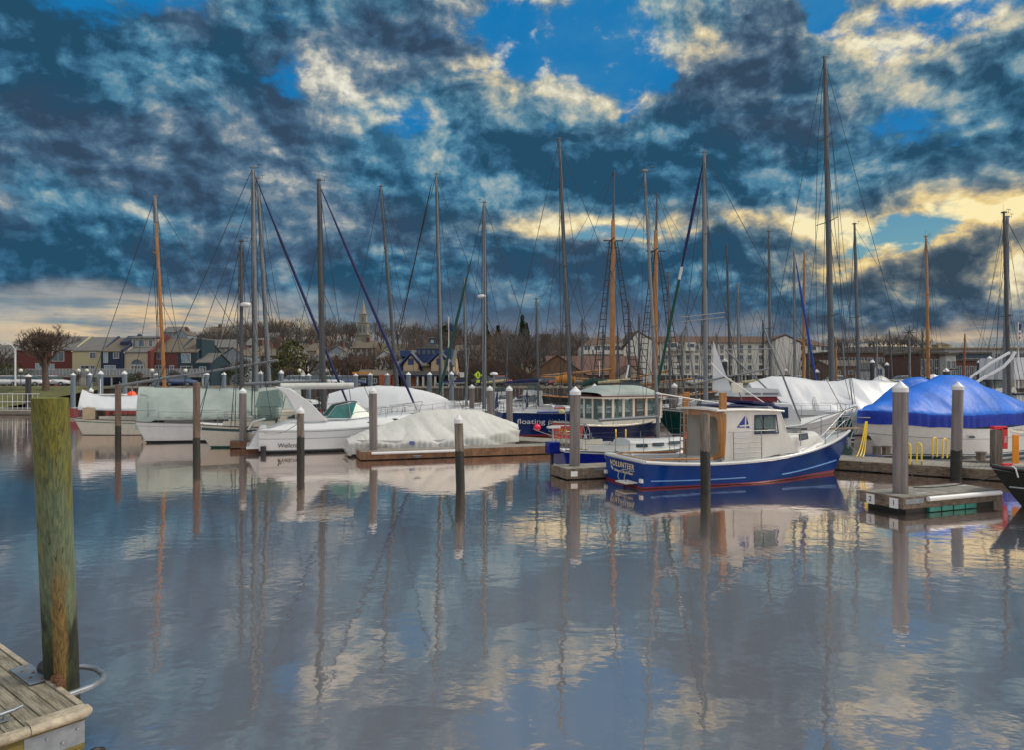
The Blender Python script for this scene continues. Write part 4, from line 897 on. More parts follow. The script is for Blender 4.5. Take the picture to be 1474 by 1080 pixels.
# --- small blue day sailer by the VOLUNTEER
DAYB = mat('blue_hull_paint', (.004,.012,.17), .15, 0, .15, 1, spec=.25)
r, H = sailboat('small blue-hulled sloop with white deck, bare white boom and blue outboard at its stern', 803, 28.6, A18, 7.9, 2.5, (.72,.62,.98), [(.06,ANTI),(.10,GEL),(.9,DAYB),(1,GEL)], tw=.6, stern=.1, detail=2)
mast(r, H, P(928,246,30.2), P(948,632,30.2), .085, ALUW, spread=((.42,.75),), bow=Vector((7.8,0,1.0)), stern=Vector((0,0,.75)), wr=.009,
     boom=(P(946,601,30.1),P(862,606,29.2),.07,ALUW,None))
b = MB(); b.bx(-.45,.02,-.2,.25,.55,1.0,DAYB); b.tube([(-.25,0,.55),(-.25,0,-.4)], .07, BLACKM, 8); b.build('outboard_motor', r, bevel=.04)
b = MB(); b.tube([(.1,.75,.75),(.1,.75,1.5)], .02, WHITEP, 6); b.bx(-.12,.38,.62,.88,1.48,1.56,WHITEP); b.bx(.0,.9,.7,.8,1.56,1.585,WHITEP); b.build('antenna_post', r)
b = MB(); b.tube([(.1,-.55,.75),(.1,-.55,2.2)], .02, STEEL, 5); b.build('flag_staff', r)
fender(r, H, .35, 1)
b = MB(); b.bx(.9,1.75,-.38,.38,.7,1.08,WH); b.bx(.98,1.67,-.30,.30,1.08,1.11,GLASS); b.build('hatch', r)
# --- green sloop, bow left, two-tone furled jib
GRH = mat('dark_green_hull', (.004,.05,.045), .15, 0, .2, 1, coat=.5)
r, H = sailboat('dark green sloop with blue and green furled jib on a tall white mast', 1215, 42.3, radians(172), 11.0, 3.3, (1.4,1.4,1.75), [(.05,ANTI),(.1,GEL),(.93,GRH),(1,GEL)], detail=2)
bw = loc(r, P(921,612,40.3)); 
T, B_ = mast(r, H, P(1014,219,40.5), P(1016,600,40.5), .15, ALUW, spread=((.69,.65),), bow=Vector((10.9,0,1.75)), stern=Vector((0,0,1.5)), furl=(NAVY,.02,.42), furlr=.085)
b = MB(); a = T-(T-B_).normalized()*.2; bo = Vector((10.9,0,1.75)); b.tube([lerp(a,bo,lerp(.47,.97,i/8)) for i in range(9)], [.085]*7+[.11,.06], GREENC, 8); b.tube([lerp(a,bo,.42), lerp(a,bo,.47)], .075, WHITEP, 8); b.build('furled_jib', r)
b = MB()
for z_ in (0, .25): b.tube([P(980,463,40.5)+Vector((0,0,z_)), P(1043,456,40.2)+Vector((0,0,z_))], .035, STEEL, 6)
b.tube([P(987,463,40.5),P(1003,575,40.5)], .05, ALUW, 6); b.build('antenna_bar', r, world=True)
# --- big shrink-wrapped yacht
r = thing('shrink_wrapped_yacht', 'large yacht fully wrapped in white shrink-wrap, stepped with the tallest mast', 'sailboat', ((1092-CX)/F*45.5, 45.5, 0), radians(6)); H = Hull(10.6, 4.2, 1.5, 1.35, 1.8, tw=.8, over=1.2, stern=-.3)
H.mesh(bands(mat('grey_white_hull',(.42,.44,.46),.3),GEL,ANTI)).build('hull', r)
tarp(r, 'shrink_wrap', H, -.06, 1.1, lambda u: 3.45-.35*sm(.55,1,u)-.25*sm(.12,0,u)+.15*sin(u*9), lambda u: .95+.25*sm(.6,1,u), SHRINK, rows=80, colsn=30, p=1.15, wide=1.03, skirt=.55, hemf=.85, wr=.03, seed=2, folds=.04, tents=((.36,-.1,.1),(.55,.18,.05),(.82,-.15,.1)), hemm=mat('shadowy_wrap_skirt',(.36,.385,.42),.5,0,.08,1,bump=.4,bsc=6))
mast(r, H, P(1187,82,47.0), P(1198,575,47.0), .22, ALU, spread=((.765,.85),(.52,1.35),(.245,1.5)), bow=Vector((10.6,0,1.8)), stern=Vector((0,0,1.6)), chain=1.9)
# --- far sailboats: one loop
far = [
 (925,53,12,9,(962,392),965,.12,ALU,((.5,.6),),'sloop with tall grey mast just behind the sage-canopied pilothouse boat',None),
 (985,52,10,9,(1062,410),1064,.12,ALUW,((.5,.6),),'white sloop between the varnished posts and the long wrapped yacht',None),
 (862,60,8,9,(905,432),907,.12,ALUD,((.45,.6),),'dark-masted sloop under the schooner booms',None),
 (640,60,8,8,(668,400),672,.10,ALUW,((.45,.5),),'slim white-masted sloop left of the radar-topped mast',None),
 (735,58,8,9,(772,430),775,.11,ALU,((.45,.5),),'grey-masted sloop behind the floating point deck',None),
 # x stern, d, heading, L, mast top, mast base x, r, mat, spreaders, label, furl
 (1062,58,10,9.5,(1107,333),1109,.14,ALU,((.45,.7),),'grey-masted sloop lying beyond the big shrink-wrapped yacht',None),
 (1105,60,8,10,(1143,357),1144,.13,ALUW,((.4,.6),),'sloop with royal blue furled jib sloping down before the hotel end',('blue',)),
 (1128,66,6,10,(1158,362),1156,.16,VARN,((.5,.4),),'wooden-masted sloop with varnished pole right of the blue furled jib',None),
 (1010,63,4,9,(1046,350),1052,.11,ALUD,((.5,.4),),'dark thin-masted sloop moored in front of the hotel centre',None),
 (1215,53,6,9.5,(1230,322),1237,.15,ALU,((.5,.75),),'grey-masted sloop between the white wrapped hulls at the right',None),
 (1297,56,8,10.5,(1333,340),1337,.16,VARN,((.66,.7),(.35,1.2)),'sloop with tall varnished wooden mast behind the blue wraps',None),
 (1395,41,8,9.5,(1445,306),1454,.13,ALUD,((.5,.5),),'dark slim-masted sloop at the right edge of the basin',None),
 (1385,47,5,10,(1450,312),1447,.20,ALUW,((.5,.5),),'sloop with thick white mast overlapping the dark slim mast',None),
 (1240,90,3,9,(1262,477),1263,.12,ALUW,(),'tiny far sloop by the gabled white shed',None),
 (1262,78,5,9,(1280,474),1286,.12,ALUD,(),'far sloop with slightly raked bare grey mast',None),
 (1290,72,5,9,(1309,478),1310,.13,ALUW,(),'far sloop whose mast carries a black star ornament',None),
 (1316,76,5,9,(1327,472),1333,.12,ALUD,(),'far sloop with dark pole left of the tall varnished mast',None),
 (1368,84,3,9,(1389,480),1387,.14,mat('redbrown_spar',(.22,.06,.03),.5),(),'far sloop with red-brown bare mast by the right-hand brick block',None),
 (1195,80,5,9,(1203,486),1204,.15,VARN,(),'far sloop with short varnished mast right of the hotel',None),
 (1206,74,5,8,(1212,482),1219,.11,ALUW,(),'far sloop with thin white mast near the brick sheds',None),
 (820,72,5,9,(838,455),838,.12,ALU,(),'far sloop left of the schooner shrouds',None),
 (850,74,4,9,(868,470),868,.11,ALU,(),'far sloop masked by the schooner main shrouds',None),
 (893,73,5,9,(889,468),889,.10,ALU,(),'far sloop with short mast between the schooner masts',None),
 (905,70,4,9,(920,450),920,.12,ALU,(),'far sloop just left of the schooner foremast',None),
 (955,72,6,9,(981,478),983,.14,ALUW,(),'far sloop with white mast before the hotel left wing',None),
 (1080,75,6,9,(1098,460),1099,.10,WIRE,(),'far sloop with thin dark mast in front of the hotel',None),
 (985,68,4,8,(1031,478),1034,.09,ALUW,(),'far sloop with short white mast by the black pile',None),
 (1150,72,6,9,(1164,451),1165,.12,ALU,(),'far sloop with mid-height mast before the hotel right gable',None),
 (655,74,2,8,(676,490),669,.11,ALUW,(),'far sloop with crooked white mast near the yellow road sign',None),
 (700,78,2,8,(731,485),728,.10,ALU,(),'far sloop before the tree-covered brown bank',None),
 (595,70,2,8,(553,600),608,.10,ALUW,(),'far dismasted sloop beside the blue-trimmed house',None),
]
JB = mat('royal_blue_canvas', (.01,.05,.30), .8, 0, .2, 5)
for k, (sx, d, hd, L, tp, mbx, rr, mm_, spr, lb, fu) in enumerate(far):
    hue = [bands(GEL,GEL,ANTI), bands(NV,GEL,ANTI), bands(CREAM,BOOT,ANTI)][k % 3]
    r, H = sailboat(lb, sx, d, radians(hd), L, 2.9, hb=hue, detail=1 if d < 60 else 0, group='distant sailing boats')
    if tp[1] < 590:
        bw = Vector((L-.1,0,1.3))
        if fu: bw = loc(r, P(1176,556,60.5))
        mast(r, H, P(tp[0],tp[1],d+.6), P(mbx,545+2.3*F/(d+.6),d+.6), rr, mm_, spread=spr, bow=bw, stern=Vector((0,0,1.0)), furl=(JB,.08,.97) if fu else None, furlr=.10, instr=d < 60, wr=.013,
             boom=(P(mbx,552,d+.6), P(mbx-55*50/d,554,d+.6), .09, mm_, [None, NAVY, mat('tan_canvas',(.42,.36,.22),.8)][k % 3]) if d > 55 else None)
    if 'star' in lb:
        b = MB(); c = P(1309,478,72.6)
        for q in range(4): a = q*pi/4; v = Vector((cos(a),0,sin(a)))*.75; b.tube([c-v, c, c+v], [.02,.06,.02], BLACKM, 5)
        b.build('star_ornament', r, world=True)
# --- schooner
r = thing('schooner', 'two-masted schooner with rope-ladder shrouds and long varnished booms and gaffs', 'schooner', ((772-CX)/F*67, 67, 0), radians(3)); H = Hull(18, 4.6, 1.9, 1.6, 2.4, tw=.55, over=2.4, stern=-1.2, counter=1.5)
H.mesh(bands(mat('black_hull',(.012,.013,.016),.3),CREAM,ANTIG)).build('hull', r); H.deck(mat('teak_deck',(.22,.15,.09),.8)).build('deck', r); H.rail(.06, VARN, up=.05).build('cap_rail', r)
b = MB(); trunk(b, 4, 9, 1.2, 1.0, 1.6, .6, .6, CREAM); b.build('deckhouse', r)
for (tx, bx_, ty, sy) in ((884,881,245,330),(946,942,277,345)):
    inv = loc; T = loc(r, P(tx,ty,67.5)); Bp = loc(r, P(bx_,562,67.5)); S = loc(r, P((tx+bx_)/2,sy-14,67.4)); S2 = loc(r, P((tx+bx_)/2,sy+16,67.5))
    b = MB(); b.tube([Bp, S2, S], [.27,.22,.17], VARN, 12); m_ = b.build('mast', r)
    b = MB(); b.tube([S2, T], [.13,.07], ALUD, 8); b.build('topmast', m_)
    b = MB(); b.tube([S2+Vector((-.2,-1.6,0)), S2+Vector((-.2,1.6,0))], .05, BLACKM, 6); b.tube([S2+Vector((-.9,0,0)), S2+Vector((.9,0,0))], .06, BLACKM, 6); b.build('crosstrees', m_)
    b = MB()
    for sd_ in (-1,1):
        for off in (-1.35, 1.35):
            pass
    for off in (-1, 1):     # shrouds with ratlines, spreading fore and aft
        f0 = Bp+Vector((off*1.9-.45*1, -2.1*1, 0)); f1 = Bp+Vector((off*1.9+.45, -2.1, 0)); f0.z = f1.z = 1.6
        t0 = S2+Vector((off*.25-.1,-.2,-.1)); t1 = S2+Vector((off*.25+.1,-.2,-.1))
        b.wire(f0, t0, .045, BLACKM); b.wire(f1, t1, .045, BLACKM)
        for k in range(1, 24): u = k/24; b.wire(lerp(f0,t0,u), lerp(f1,t1,u), .034, BLACKM)
        b.wire(Vector((Bp.x+off*1.2,2.1,1.6)), S2, .022, WIRE)
    b.wire(T, S+Vector((-7 if tx < 900 else 6.5,0,-8)), .018, WIRE); b.wire(T, Vector((17.5,0,2.5)), .018, WIRE); b.wire(T, Vector((.3,0,2)), .018, WIRE); b.build('shrouds', r)
for (a, c, rr) in (((777,541),(880,531),.12),((779,543),(882,549),.13),((884,552),(962,533),.11),((860,556),(940,554),.12),((938,552),(1000,546),.10)):
    b = MB(); b.tube([P(*a,67), P(*c,67.2)], [rr*.8,rr], VARN, 8); b.build('boom', r, world=True)
b = MB(); b.tube([P(838,556,67),P(850,550,67),P(872,552,67),P(880,556,67)], [.15,.35,.35,.2], GREENC, 8); b.build('furled_sail', r, world=True)
b = MB(); b.tube([P(800,548,67),P(815,545,67),P(828,548,67)], [.3,.45,.25], mat('orange_canvas',(.45,.2,.03),.8), 8); b.build('sail_bag', r, world=True)
# --- VOLUNTEER, the blue lobster yacht
HV = radians(19)
r = thing('lobster_yacht', 'blue lobster yacht lettered VOLUNTEER with white wheelhouse and varnished shelter frame', 'motor boat', (3.72, 24.1, 0), HV)
BLU = mat('royal_blue_topsides', (.0005,.033,.18), .17, 0, .22, 1.6, spec=.25, streak=.12, streakc=(.03,.06,.22))
H = Hull(9.35, 2.95, .86, .80, 1.56, tw=.93, over=.75, stern=-.05, flare=.5, fine=2.2)
H.mesh([(.02,mat('dark_brown_bottom',(.05,.018,.012),.6)),(.075,BOOT),(1,BLU)], n=40).build('hull', r)
b = MB(); secs = []
for i in range(31):
    t = i/30; p = H.pt(t,1,1); w = p.y; z = p.z
    if t < .33: s_ = [(w,z-.02),(w-.26,z),(w-.27,z-.45),(0,z-.45),(-w+.27,z-.45),(-w+.26,z),(-w,z-.02)]
    else: s_ = [(w,z-.02),(w*.8,z+.01),(w*.4,z+.03),(0,z+.04),(-w*.4,z+.03),(-w*.8,z+.01),(-w,z-.02)]
    secs.append([Vector((p.x, y, zz)) for y, zz in s_])
b.loft(secs, GEL, smooth=False); b.build('deck', r)
b = MB()
for k in range(12): b.bx(.35,2.9,-1.0+k*.168,-1.0+k*.168+.158,.30,.325,mat('cockpit_teak',(.34,.17,.07),.7,0,.3,6))
b.build('cockpit_sole', r)
gr = MB()
for sd_ in (1,-1): gr.tube([H.pt(i/30,1,sd_)+Vector((0,sd_*.005,.0)) for i in range(31)], .055, GEL, 8)
gr.tube([H.pt(0,1,1)+Vector((-.01,0,0)), H.pt(0,1,-1)+Vector((-.01,0,0))], .055, GEL, 8); gr.build('rub_rail', r)
b = MB(); p0 = H.pt(0,1,1); b.bx(-.02,.3,-p0.y+.05,p0.y-.05,.80,.875,GEL); b.build('transom_cap', r)
b = MB()
for sd_ in (1,-1): b.tube([(.28,sd_*1.1,.90),(1.0,sd_*1.15,.90),(2.6,sd_*1.18,.86)], .035, VARN, 6)
b.bx(.25,.32,-1.05,.95,.55,.90,VARN); b.build('coaming_trim', r)
b = MB()
for sd_ in (1,-1):
    b.tube([H.pt(lerp(.03,.42,i/12),.30,sd_)+Vector((0,sd_*.012,0)) for i in range(13)], .022, mat('pale_blue_strake',(.10,.24,.55),.3), 6)
    b.tube([H.pt(lerp(.60,.97,i/12),.32-.05*(1-i/12),sd_)+Vector((0,sd_*.012,0)) for i in range(13)], .026, mat('pale_blue_strake',(.1,.24,.55),.3), 6)
b.build('spray_strake', r)
LET = mat('cream_lettering', (.66,.55,.33), .5)
textobj('name_lettering', 'VOLUNTEER', .25, LET, r, (-.035,.14,.61), (0,-1,0), (.07,0,1), 1.70, ext=.006, spc=1.12)
textobj('port_lettering', 'Newport, Rhode Island', .12, LET, r, (-.045,.0,.40), (0,-1,0), (.07,0,1), 1.25, ext=.005)
b = MB(); b.tube([(-.05,.86,.50),(-.06,.78,.46),(-.05,.74,.40)], .02, WHITEP, 5)
for yy in (1.26,-1.22): b.bx(-.10,-.03,yy-.08,yy+.08,.20,.32,WHITEP)
b.build('transom_fitting', r)
b = MB(); b.bx(-.48,-.04,-.95,-.28,.14,.18,WH); b.bx(-.45,-.1,-.85,-.40,.18,.19,DECK); b.build('swim_platform', r)
b = MB()
for yy in (-.30,-.74): b.tube([(-.06,yy-.05,.50),(-.2,yy,.53),(-.34,yy+.05,.44),(-.38,yy+.05,.30),(-.34,yy,.18)], .018, STEEL, 8)
b.tube([(-.25,-.45,.12),(-.25,-.45,-.1)], .05, BLACKM, 8); b.build('grab_rail', r)
b = MB(); b.tube([(.12,.9,.92),(.10,.9,1.0),(.10,-.3,1.0),(.12,-.3,.92)], .018, STEEL, 8); b.build('stern_rail', r)
# wheelhouse
yw = 1.14
roofz = 2.42
W_ = mat('wheelhouse_white', (.60,.59,.56), .35, 0, .05, 1.5, streak=.35, streakc=(.48,.36,.20), coat=.3)
wprof = [(3.0,.72),(6.1,.95),(5.52,1.72),(5.28,2.36),(3.0,roofz-.02)]
b = MB()
def side_wall(b, pf, hole, y, th, m):
    # wall with a rectangular-ish opening, cut into quads round it
    (hx0,hz0,hx1,hz1) = hole; prof_ = pf
    b.prism([(pf[0][0],pf[0][1]),(hx0,pf[0][1]+.05),(hx0,roofz-.03),(pf[4][0],roofz-.02)], y, y+th, m)
    b.prism([(hx0,.75),(hx1,.90),(hx1,hz0),(hx0,hz0)], y, y+th, m)
    b.prism([(hx0,hz1),(hx1,hz1),(hx1,2.37),(hx0,roofz-.03)], y, y+th, m)
    b.prism([(hx1,.90),(6.1,.95),(5.52,1.72),(5.28,2.36),(hx1,2.37)], y, y+th, m)
side_wall(b, wprof, (4.28,1.66,5.12,2.22), -yw, .04, W_); side_wall(b, wprof, (4.28,1.66,5.12,2.22), yw-.04, .04, W_)
b.add([(6.1,-yw,.95),(6.1,yw,.95),(5.52,yw,1.72),(5.52,-yw,1.72)], [(0,1,2,3)], W_); 

wh_ = b.build('wheelhouse', r)
for sg in (-1, 1):
    y = sg*(yw-.02); b = MB(); b.prism([(4.28,1.66),(5.20,1.66),(5.10,2.22),(4.28,2.22)], y-.004, y+.004, clear_vinyl()); wn = b.build('window', wh_)
    y = sg*(yw+.008); b = MB(); q = [(4.26,y,1.64),(5.22,y,1.64),(5.12,y,2.24),(4.26,y,2.24)]; b.tube(q+[q[0],q[1]], .026, NAVY, 6, False); b.tube([(4.62,y,1.64),(4.60,y,2.24)], .014, NAVY, 6); b.build('frame', wn)
b = MB(); b.add([(5.54,-yw+.1,1.74),(5.54,-.04,1.74),(5.31,-.04,2.32),(5.31,-yw+.1,2.32)], [(0,1,2,3)], clear_vinyl()); b.add([(5.54,.04,1.74),(5.54,yw-.1,1.74),(5.31,yw-.1,2.32),(5.31,.04,2.32)], [(0,1,2,3)], clear_vinyl())
for y in (-yw+.02,0,yw-.02): b.tube([(5.53,y,1.72),(5.29,y,2.36)], .035, W_, 6)
b.build('windscreen', wh_)
b = MB(); n = 10; secs = []
for i in range(n+1):
    u = i/n; x = lerp(2.72, 5.40, u); z = roofz+.03-.05*u+.03*sin(pi*u); secs.append([Vector((x, y, z+.05*(1-(y/1.25)**2)+dz)) for dz, ys_ in ((0,(1.24,.8,.3,-.3,-.8,-1.24)),(-.055,(-1.24,-.8,.8,1.24))) for y in ys_])
b.loft(secs, W_, closed=True, cap=True); b.build('hardtop', r)
b = MB(); b.box((4.2,0,roofz+.13),(1.9,1.5,.05),NAVY); b.box((4.9,0,roofz+.20),(.9,1.6,.09),NAVY,ry=.12); b.tube([(5.1,-.9,roofz+.16),(5.45,-.9,roofz+.05),(5.6,-.85,roofz-.12)], .05, NAVY, 6); b.build('roof_cover', r, bevel=.02)
# varnished frame round the open after end of the wheelhouse
b = MB()
b.bx(2.94,3.02,yw-.13,yw+.01,.78,2.40,VARN)
b.prism([(-yw+.42,.74),(-yw-.01,.9),(-yw-.015,2.1),(-yw+.05,2.40),(yw+.01,2.40),(yw+.01,2.20),(-yw+.32,2.20),(-yw+.18,2.08),(-yw+.14,1.5),(-yw+.16,1.05),(-yw+.5,.86)], 2.93, 3.03, VARN, 'x')
b.prism([(3.0,.80),(3.06,.80),(3.10,1.3),(3.14,2.0),(3.12,2.32),(3.0,2.40)], -yw-.03, -yw+.01, VARN); b.build('shelter_frame', r, bevel=.01)
b = MB(); b.bx(2.92,3.16,-yw-.02,-yw+.10,2.46,3.02,VARN); b.build('signboard', r, bevel=.01); b = MB(); b.bx(2.92,3.16,yw-.10,yw+.02,2.46,3.0,VARN); b.build('signboard', r, bevel=.01)
CUR = mat('pale_cabin_lining', (.42,.40,.36), .7, 0, .06, 2, bump=.2, bsc=5)
b = MB(); b.bx(4.15,4.2,-.1,yw-.04,.5,2.35,CUR); b.bx(4.15,4.2,-yw+.04,-.1,.5,1.55,CUR); b.build('bulkhead_panel', r)
b = MB(); b.bx(3.05,5.2,-1.08,1.08,.30,.33,mat('cockpit_teak',(.34,.17,.07))); b.build('wheelhouse_sole', r)
b = MB(); b.bx(3.5,3.8,-.75,-.3,.33,1.05,W_); b.bx(3.45,3.85,-.8,-.25,1.05,1.15,mat('seat_vinyl',(.4,.38,.33),.6)); b.build('helm_seat', r, bevel=.03)
# sail-shaped logo on the wheelhouse side
lg = mat('logo_blue', (.01,.03,.22), .4)
b = MB(); b.prism([(3.55,1.86),(3.86,1.84),(3.88,2.25)], -yw-.008, -yw-.002, lg); b.prism([(3.92,1.84),(4.06,1.82),(3.94,2.22)], -yw-.008, -yw-.002, lg); b.prism([(3.62,1.92),(4.04,1.95),(4.05,1.90),(3.7,1.88)], -yw-.010, -yw-.009, W_); b.build('boat_emblem', wh_)
# trunk cabin forward, portlight, rails
b = MB(); trunk(b, 5.5, 7.9, .98, .50, lambda x: H.sheer(x/9.35)-.02, .66, .30, W_, .35, -.1, .1, .05); tk = b.build('trunk_cabin', r)
ring_window(tk, [(6.30,-.915,1.34),(6.72,-.835,1.38),(6.72,-.80,1.56),(6.30,-.875,1.54)], GLASS, NAVY, fw=.04); ring_window(tk, [(6.72,.835,1.38),(6.30,.915,1.34),(6.30,.875,1.54),(6.72,.80,1.56)], GLASS, NAVY, fw=.04)
b = MB(); b.lathe([(0,.03),(.06,.03),(.06,0)], mat('navy_plastic',(.01,.02,.12),.4), (5.75,-1.0,1.46), 10); b.build('vent', tk); b = MB(); b.bx(6.6,7.2,-.25,.25,1.62,1.70,mat('hatch_smoke',(.05,.06,.07),.2)); b.build('deck_fitting', tk)
b = MB(); L_ = 9.35
for sd_ in (1,-1):
    f = lambda t, h, s=sd_: H.pt(t,1,s)*1 + Vector((0,-.12*s,h))
    b.tube([f(.66,.05), f(.72,.16), f(.80,.42), f(.90,.68), f(.97,.78), Vector((L_+.28,.10*sd_,2.42)), Vector((L_+.34,0,2.43))], .019, STEEL, 8)
    b.tube([f(.74,.02), f(.80,.18), f(.90,.36), f(.97,.42), Vector((L_+.1,.08*sd_,2.04))], .014, STEEL, 8)
    for t, h in ((.80,.42),(.90,.68),(.97,.78)): b.tube([f(t,0), f(t,h)], .016, STEEL, 8)
    b.tube([Vector((L_-.15,.08*sd_,1.62)), Vector((L_+.28,.10*sd_,2.42))], .018, STEEL, 8)
    b.tube([Vector((6.25,-sd_*.0,0))+Vector((0,sd_*1.02,1.15)), Vector((6.25,sd_*1.0,1.72)), Vector((4.6,sd_*1.2,1.74)), Vector((3.2,sd_*1.2,1.72))], .014, STEEL, 8)
b.build('bow_rail', r)
b = MB(); b.bx(L_-.9,L_+.42,-.09,.09,1.60,1.66,mat('teak_pulpit',(.28,.20,.13),.7,0,.3,6)); b.tube([(L_+.35,0,1.64),(L_+.40,0,1.60),(L_+.35,0,1.45)], .04, STEEL, 8); b.build('bowsprit', r)
b = MB(); b.prism([(8.95,1.0),(9.12,1.05),(9.1,1.32),(8.92,1.30)], -.33, -.29, GALV); b.prism([(8.9,1.05),(9.05,1.0),(9.0,.9)], -.31, -.27, GALV); b.tube([(L_+.1,-.06,1.5),(9.1,-.24,1.1)], .02, STEEL, 6); b.build('anchor', r)
b = MB()
for x_ in (3.32, 4.42): b.tube([(x_,-1.30,.80),(x_,-1.28,1.72)], .018, STEEL, 8)
for k in range(5): b.tube([(3.32,-1.30,.86+k*.165),(4.42,-1.30,.88+k*.165)], .013, STEEL, 8)
b.build('side_rail', r)
b = MB()
for y_ in (.98, .55): b.tube([(2.70,y_,.50),(2.76,y_,2.45),(2.80,y_,2.66),(2.95,y_,2.66)], .017, STEEL, 8)
for k in range(7): b.tube([(2.71+.005*k,.98,.75+k*.27),(2.71+.005*k,.55,.75+k*.27)], .015, STEEL, 8)
b.build('boarding_ladder', r)
b = MB(); b.tube([(2.86,.80,1.60),(2.86,.80,1.35)], .06, mat('orange_float',(.75,.12,.03),.4), 8); b.build('rescue_light', r)
for x_, z_ in ((2.1,.78),(5.3,.86),(.5,.9)):
    b = MB(); b.tube([(x_-.12,-1.28,z_+.04),(x_+.12,-1.27,z_+.04)], .014, STEEL, 6); b.tube([(x_-.05,-1.28,z_-.03),(x_-.05,-1.28,z_+.04)], .012, STEEL, 6); b.tube([(x_+.05,-1.28,z_-.03),(x_+.05,-1.28,z_+.04)], .012, STEEL, 6); b.build('cleat', r)
b = MB(); q0 = Vector((4.5,.2,roofz+.05)); b.tube([(5.3,-.8,roofz),(3.6,-.3,3.6),(3.2,-.2,4.05)], .022, WHITEP, 6); b.tube([(5.3,.8,roofz),(4.9,.7,3.2)], .02, STEEL, 6); b.box((4.9,.7,3.15),(.45,.08,.35),WH); b.tube([(5.0,0,roofz),(1.0,-.3,3.0)], .022, WHITEP, 6); b.build('roof_antenna', r)
line('white stern line from the VOLUNTEER to its short float', (3.2,25.3,.86), (3.4,25.8,.42), .02)
line('slack bow line from the VOLUNTEER to the walkway float', (12.2,27.05,1.55), (13.5,28.2,.45), .12)
line('dark line from the thick pile to the black bow', (11.0,20.0,.5), (13.2,19.8,.85), .1, m=BLACKM)
line('stern line from the tarped boat to its float end', (-6.6,32.6,.9), (-6.0,31.5,.42), .1)
line('white line from the tarped boat to the walkway', (1.0,34.4,1.1), (3.3,35.4,.5), .12)
line('white line from the white power cruiser to the capped pile', (-11.7,34.0,1.0), (-8.9,30.2,1.6), .25)
line('rope from the ketch bow fitting to the brown timber pile', (-15.8,37.3,1.3), (-13.7,31.8,1.6), .4)
for k in range(3):
    line(['yellow hose hanging from the blue-wrapped bow, nearest the VOLUNTEER','middle yellow hose of three under the blue-wrapped bow','yellow hose closest to the thick float pile'][k], (14.25+.03*k,29.4,1.75), (13.5+.12*k,28.6,.42), .25+.08*k, .022, YEL, 'power_hose', 'yellow hoses')

# --- white power cruiser with arch
base = Vector(((366-CX)/F*34.0, 34.0, 0)); r = thing('power_cruiser', 'white power cruiser with radar arch and teal-tinted windscreen', 'motor boat', base+Vector((-.1,.9,0)), A18)
H = Hull(8.2, 3.1, 1.12, 1.12, 1.5, tw=.94, over=1.5, stern=.0, flare=.55, fine=2.0)
CW = mat('cruiser_white', (.55,.57,.585), .2, 0, .05, 1, coat=.3, streak=.12, streakc=(.42,.4,.34)); GREYL = mat('grey_groove', (.16,.17,.19), .4)
H.mesh([(.10,ANTI),(.14,GREYL),(.60,CW),(.625,GREYL),(.90,CW),(.93,GREYL),(1,CW)], n=36).build('hull', r)
b = MB(); secs = []
for i in range(25):
    t = i/24; p = H.pt(t,1,1); up = .34*sm(0,.16,t)*(1-sm(.8,1,t)*.8); w = p.y; x = p.x+.35*(1-t)*0
    secs.append([Vector((x, w, p.z-.02)), Vector((x+.12*(1-t), w-.14, p.z+up*.7)), Vector((x+.2*(1-t), w-.30, p.z+up)), Vector((x+.2*(1-t), w*.3, p.z+up+.05)), Vector((x+.2*(1-t), 0, p.z+up+.07)), Vector((x+.2*(1-t), -w*.3, p.z+up+.05)), Vector((x+.2*(1-t), -w+.30, p.z+up)), Vector((x+.12*(1-t), -w+.14, p.z+up*.7)), Vector((x, -w, p.z-.02))])
b.loft(secs, CW); b.build('deck', r)
b = MB(); b.bx(-.55,.05,-1.3,1.3,.22,.34,CW); b.prism([(-.45,.3),(.1,.3),(.35,1.3),(.1,1.3)], -1.2, 1.2, CW); b.tube([(-.5,1.2,.95),(-.25,1.1,1.35),(.3,.9,1.5)], .05, CW, 8); b.build('swim_platform', r, bevel=.04)
for yy in (.5,-.5): 
    b = MB(); b.lathe([(0,.02),(.12,.02),(.12,0)], WHITEP, (-.2,yy,.9), 10); b.build('stern_hatch', r)
b = MB()
for sd_ in (1,-1):
    pr = [(1.9,1.45),(3.1,1.45),(2.3,2.35),(1.35,3.02),(.75,3.08),(1.2,2.7)]
    b.prism(pr, sd_*1.32-.05, sd_*1.32+.05, CW)
b.prism([(.75,3.06),(1.4,3.02),(1.75,2.78),(1.3,2.9),(.9,2.98)], -1.3, 1.3, CW); b.build('radar_arch', r, bevel=.03)
b = MB(); b.tube([(1.0,-.5,3.1),(4.4,-.5,3.12)], .16, TARPW, 10); b.tube([(1.0,.7,3.1),(4.2,.7,3.12)], .14, TARPW, 10); b.build('rolled_bimini', r)
TEAL = mat('teal_tinted_glass', (.03,.13,.125), .25, 0, .4, 2, spec=.4)
ws = [(3.0,-1.25,1.55),(4.2,-1.15,1.52),(5.35,-.6,1.60),(5.5,0,1.62)]; wt = [(3.5,-1.05,2.15),(4.1,-1.0,2.28),(4.55,-.5,2.32),(4.6,0,2.32)]
b = MB()
for sd_ in (1,-1):
    for i in range(3): b.add([(ws[i][0],ws[i][1]*sd_,ws[i][2]),(ws[i+1][0],ws[i+1][1]*sd_,ws[i+1][2]),(wt[i+1][0],wt[i+1][1]*sd_,wt[i+1][2]),(wt[i][0],wt[i][1]*sd_,wt[i][2])], [(0,1,2,3)], TEAL)
wi = b.build('windscreen', r); b = MB()
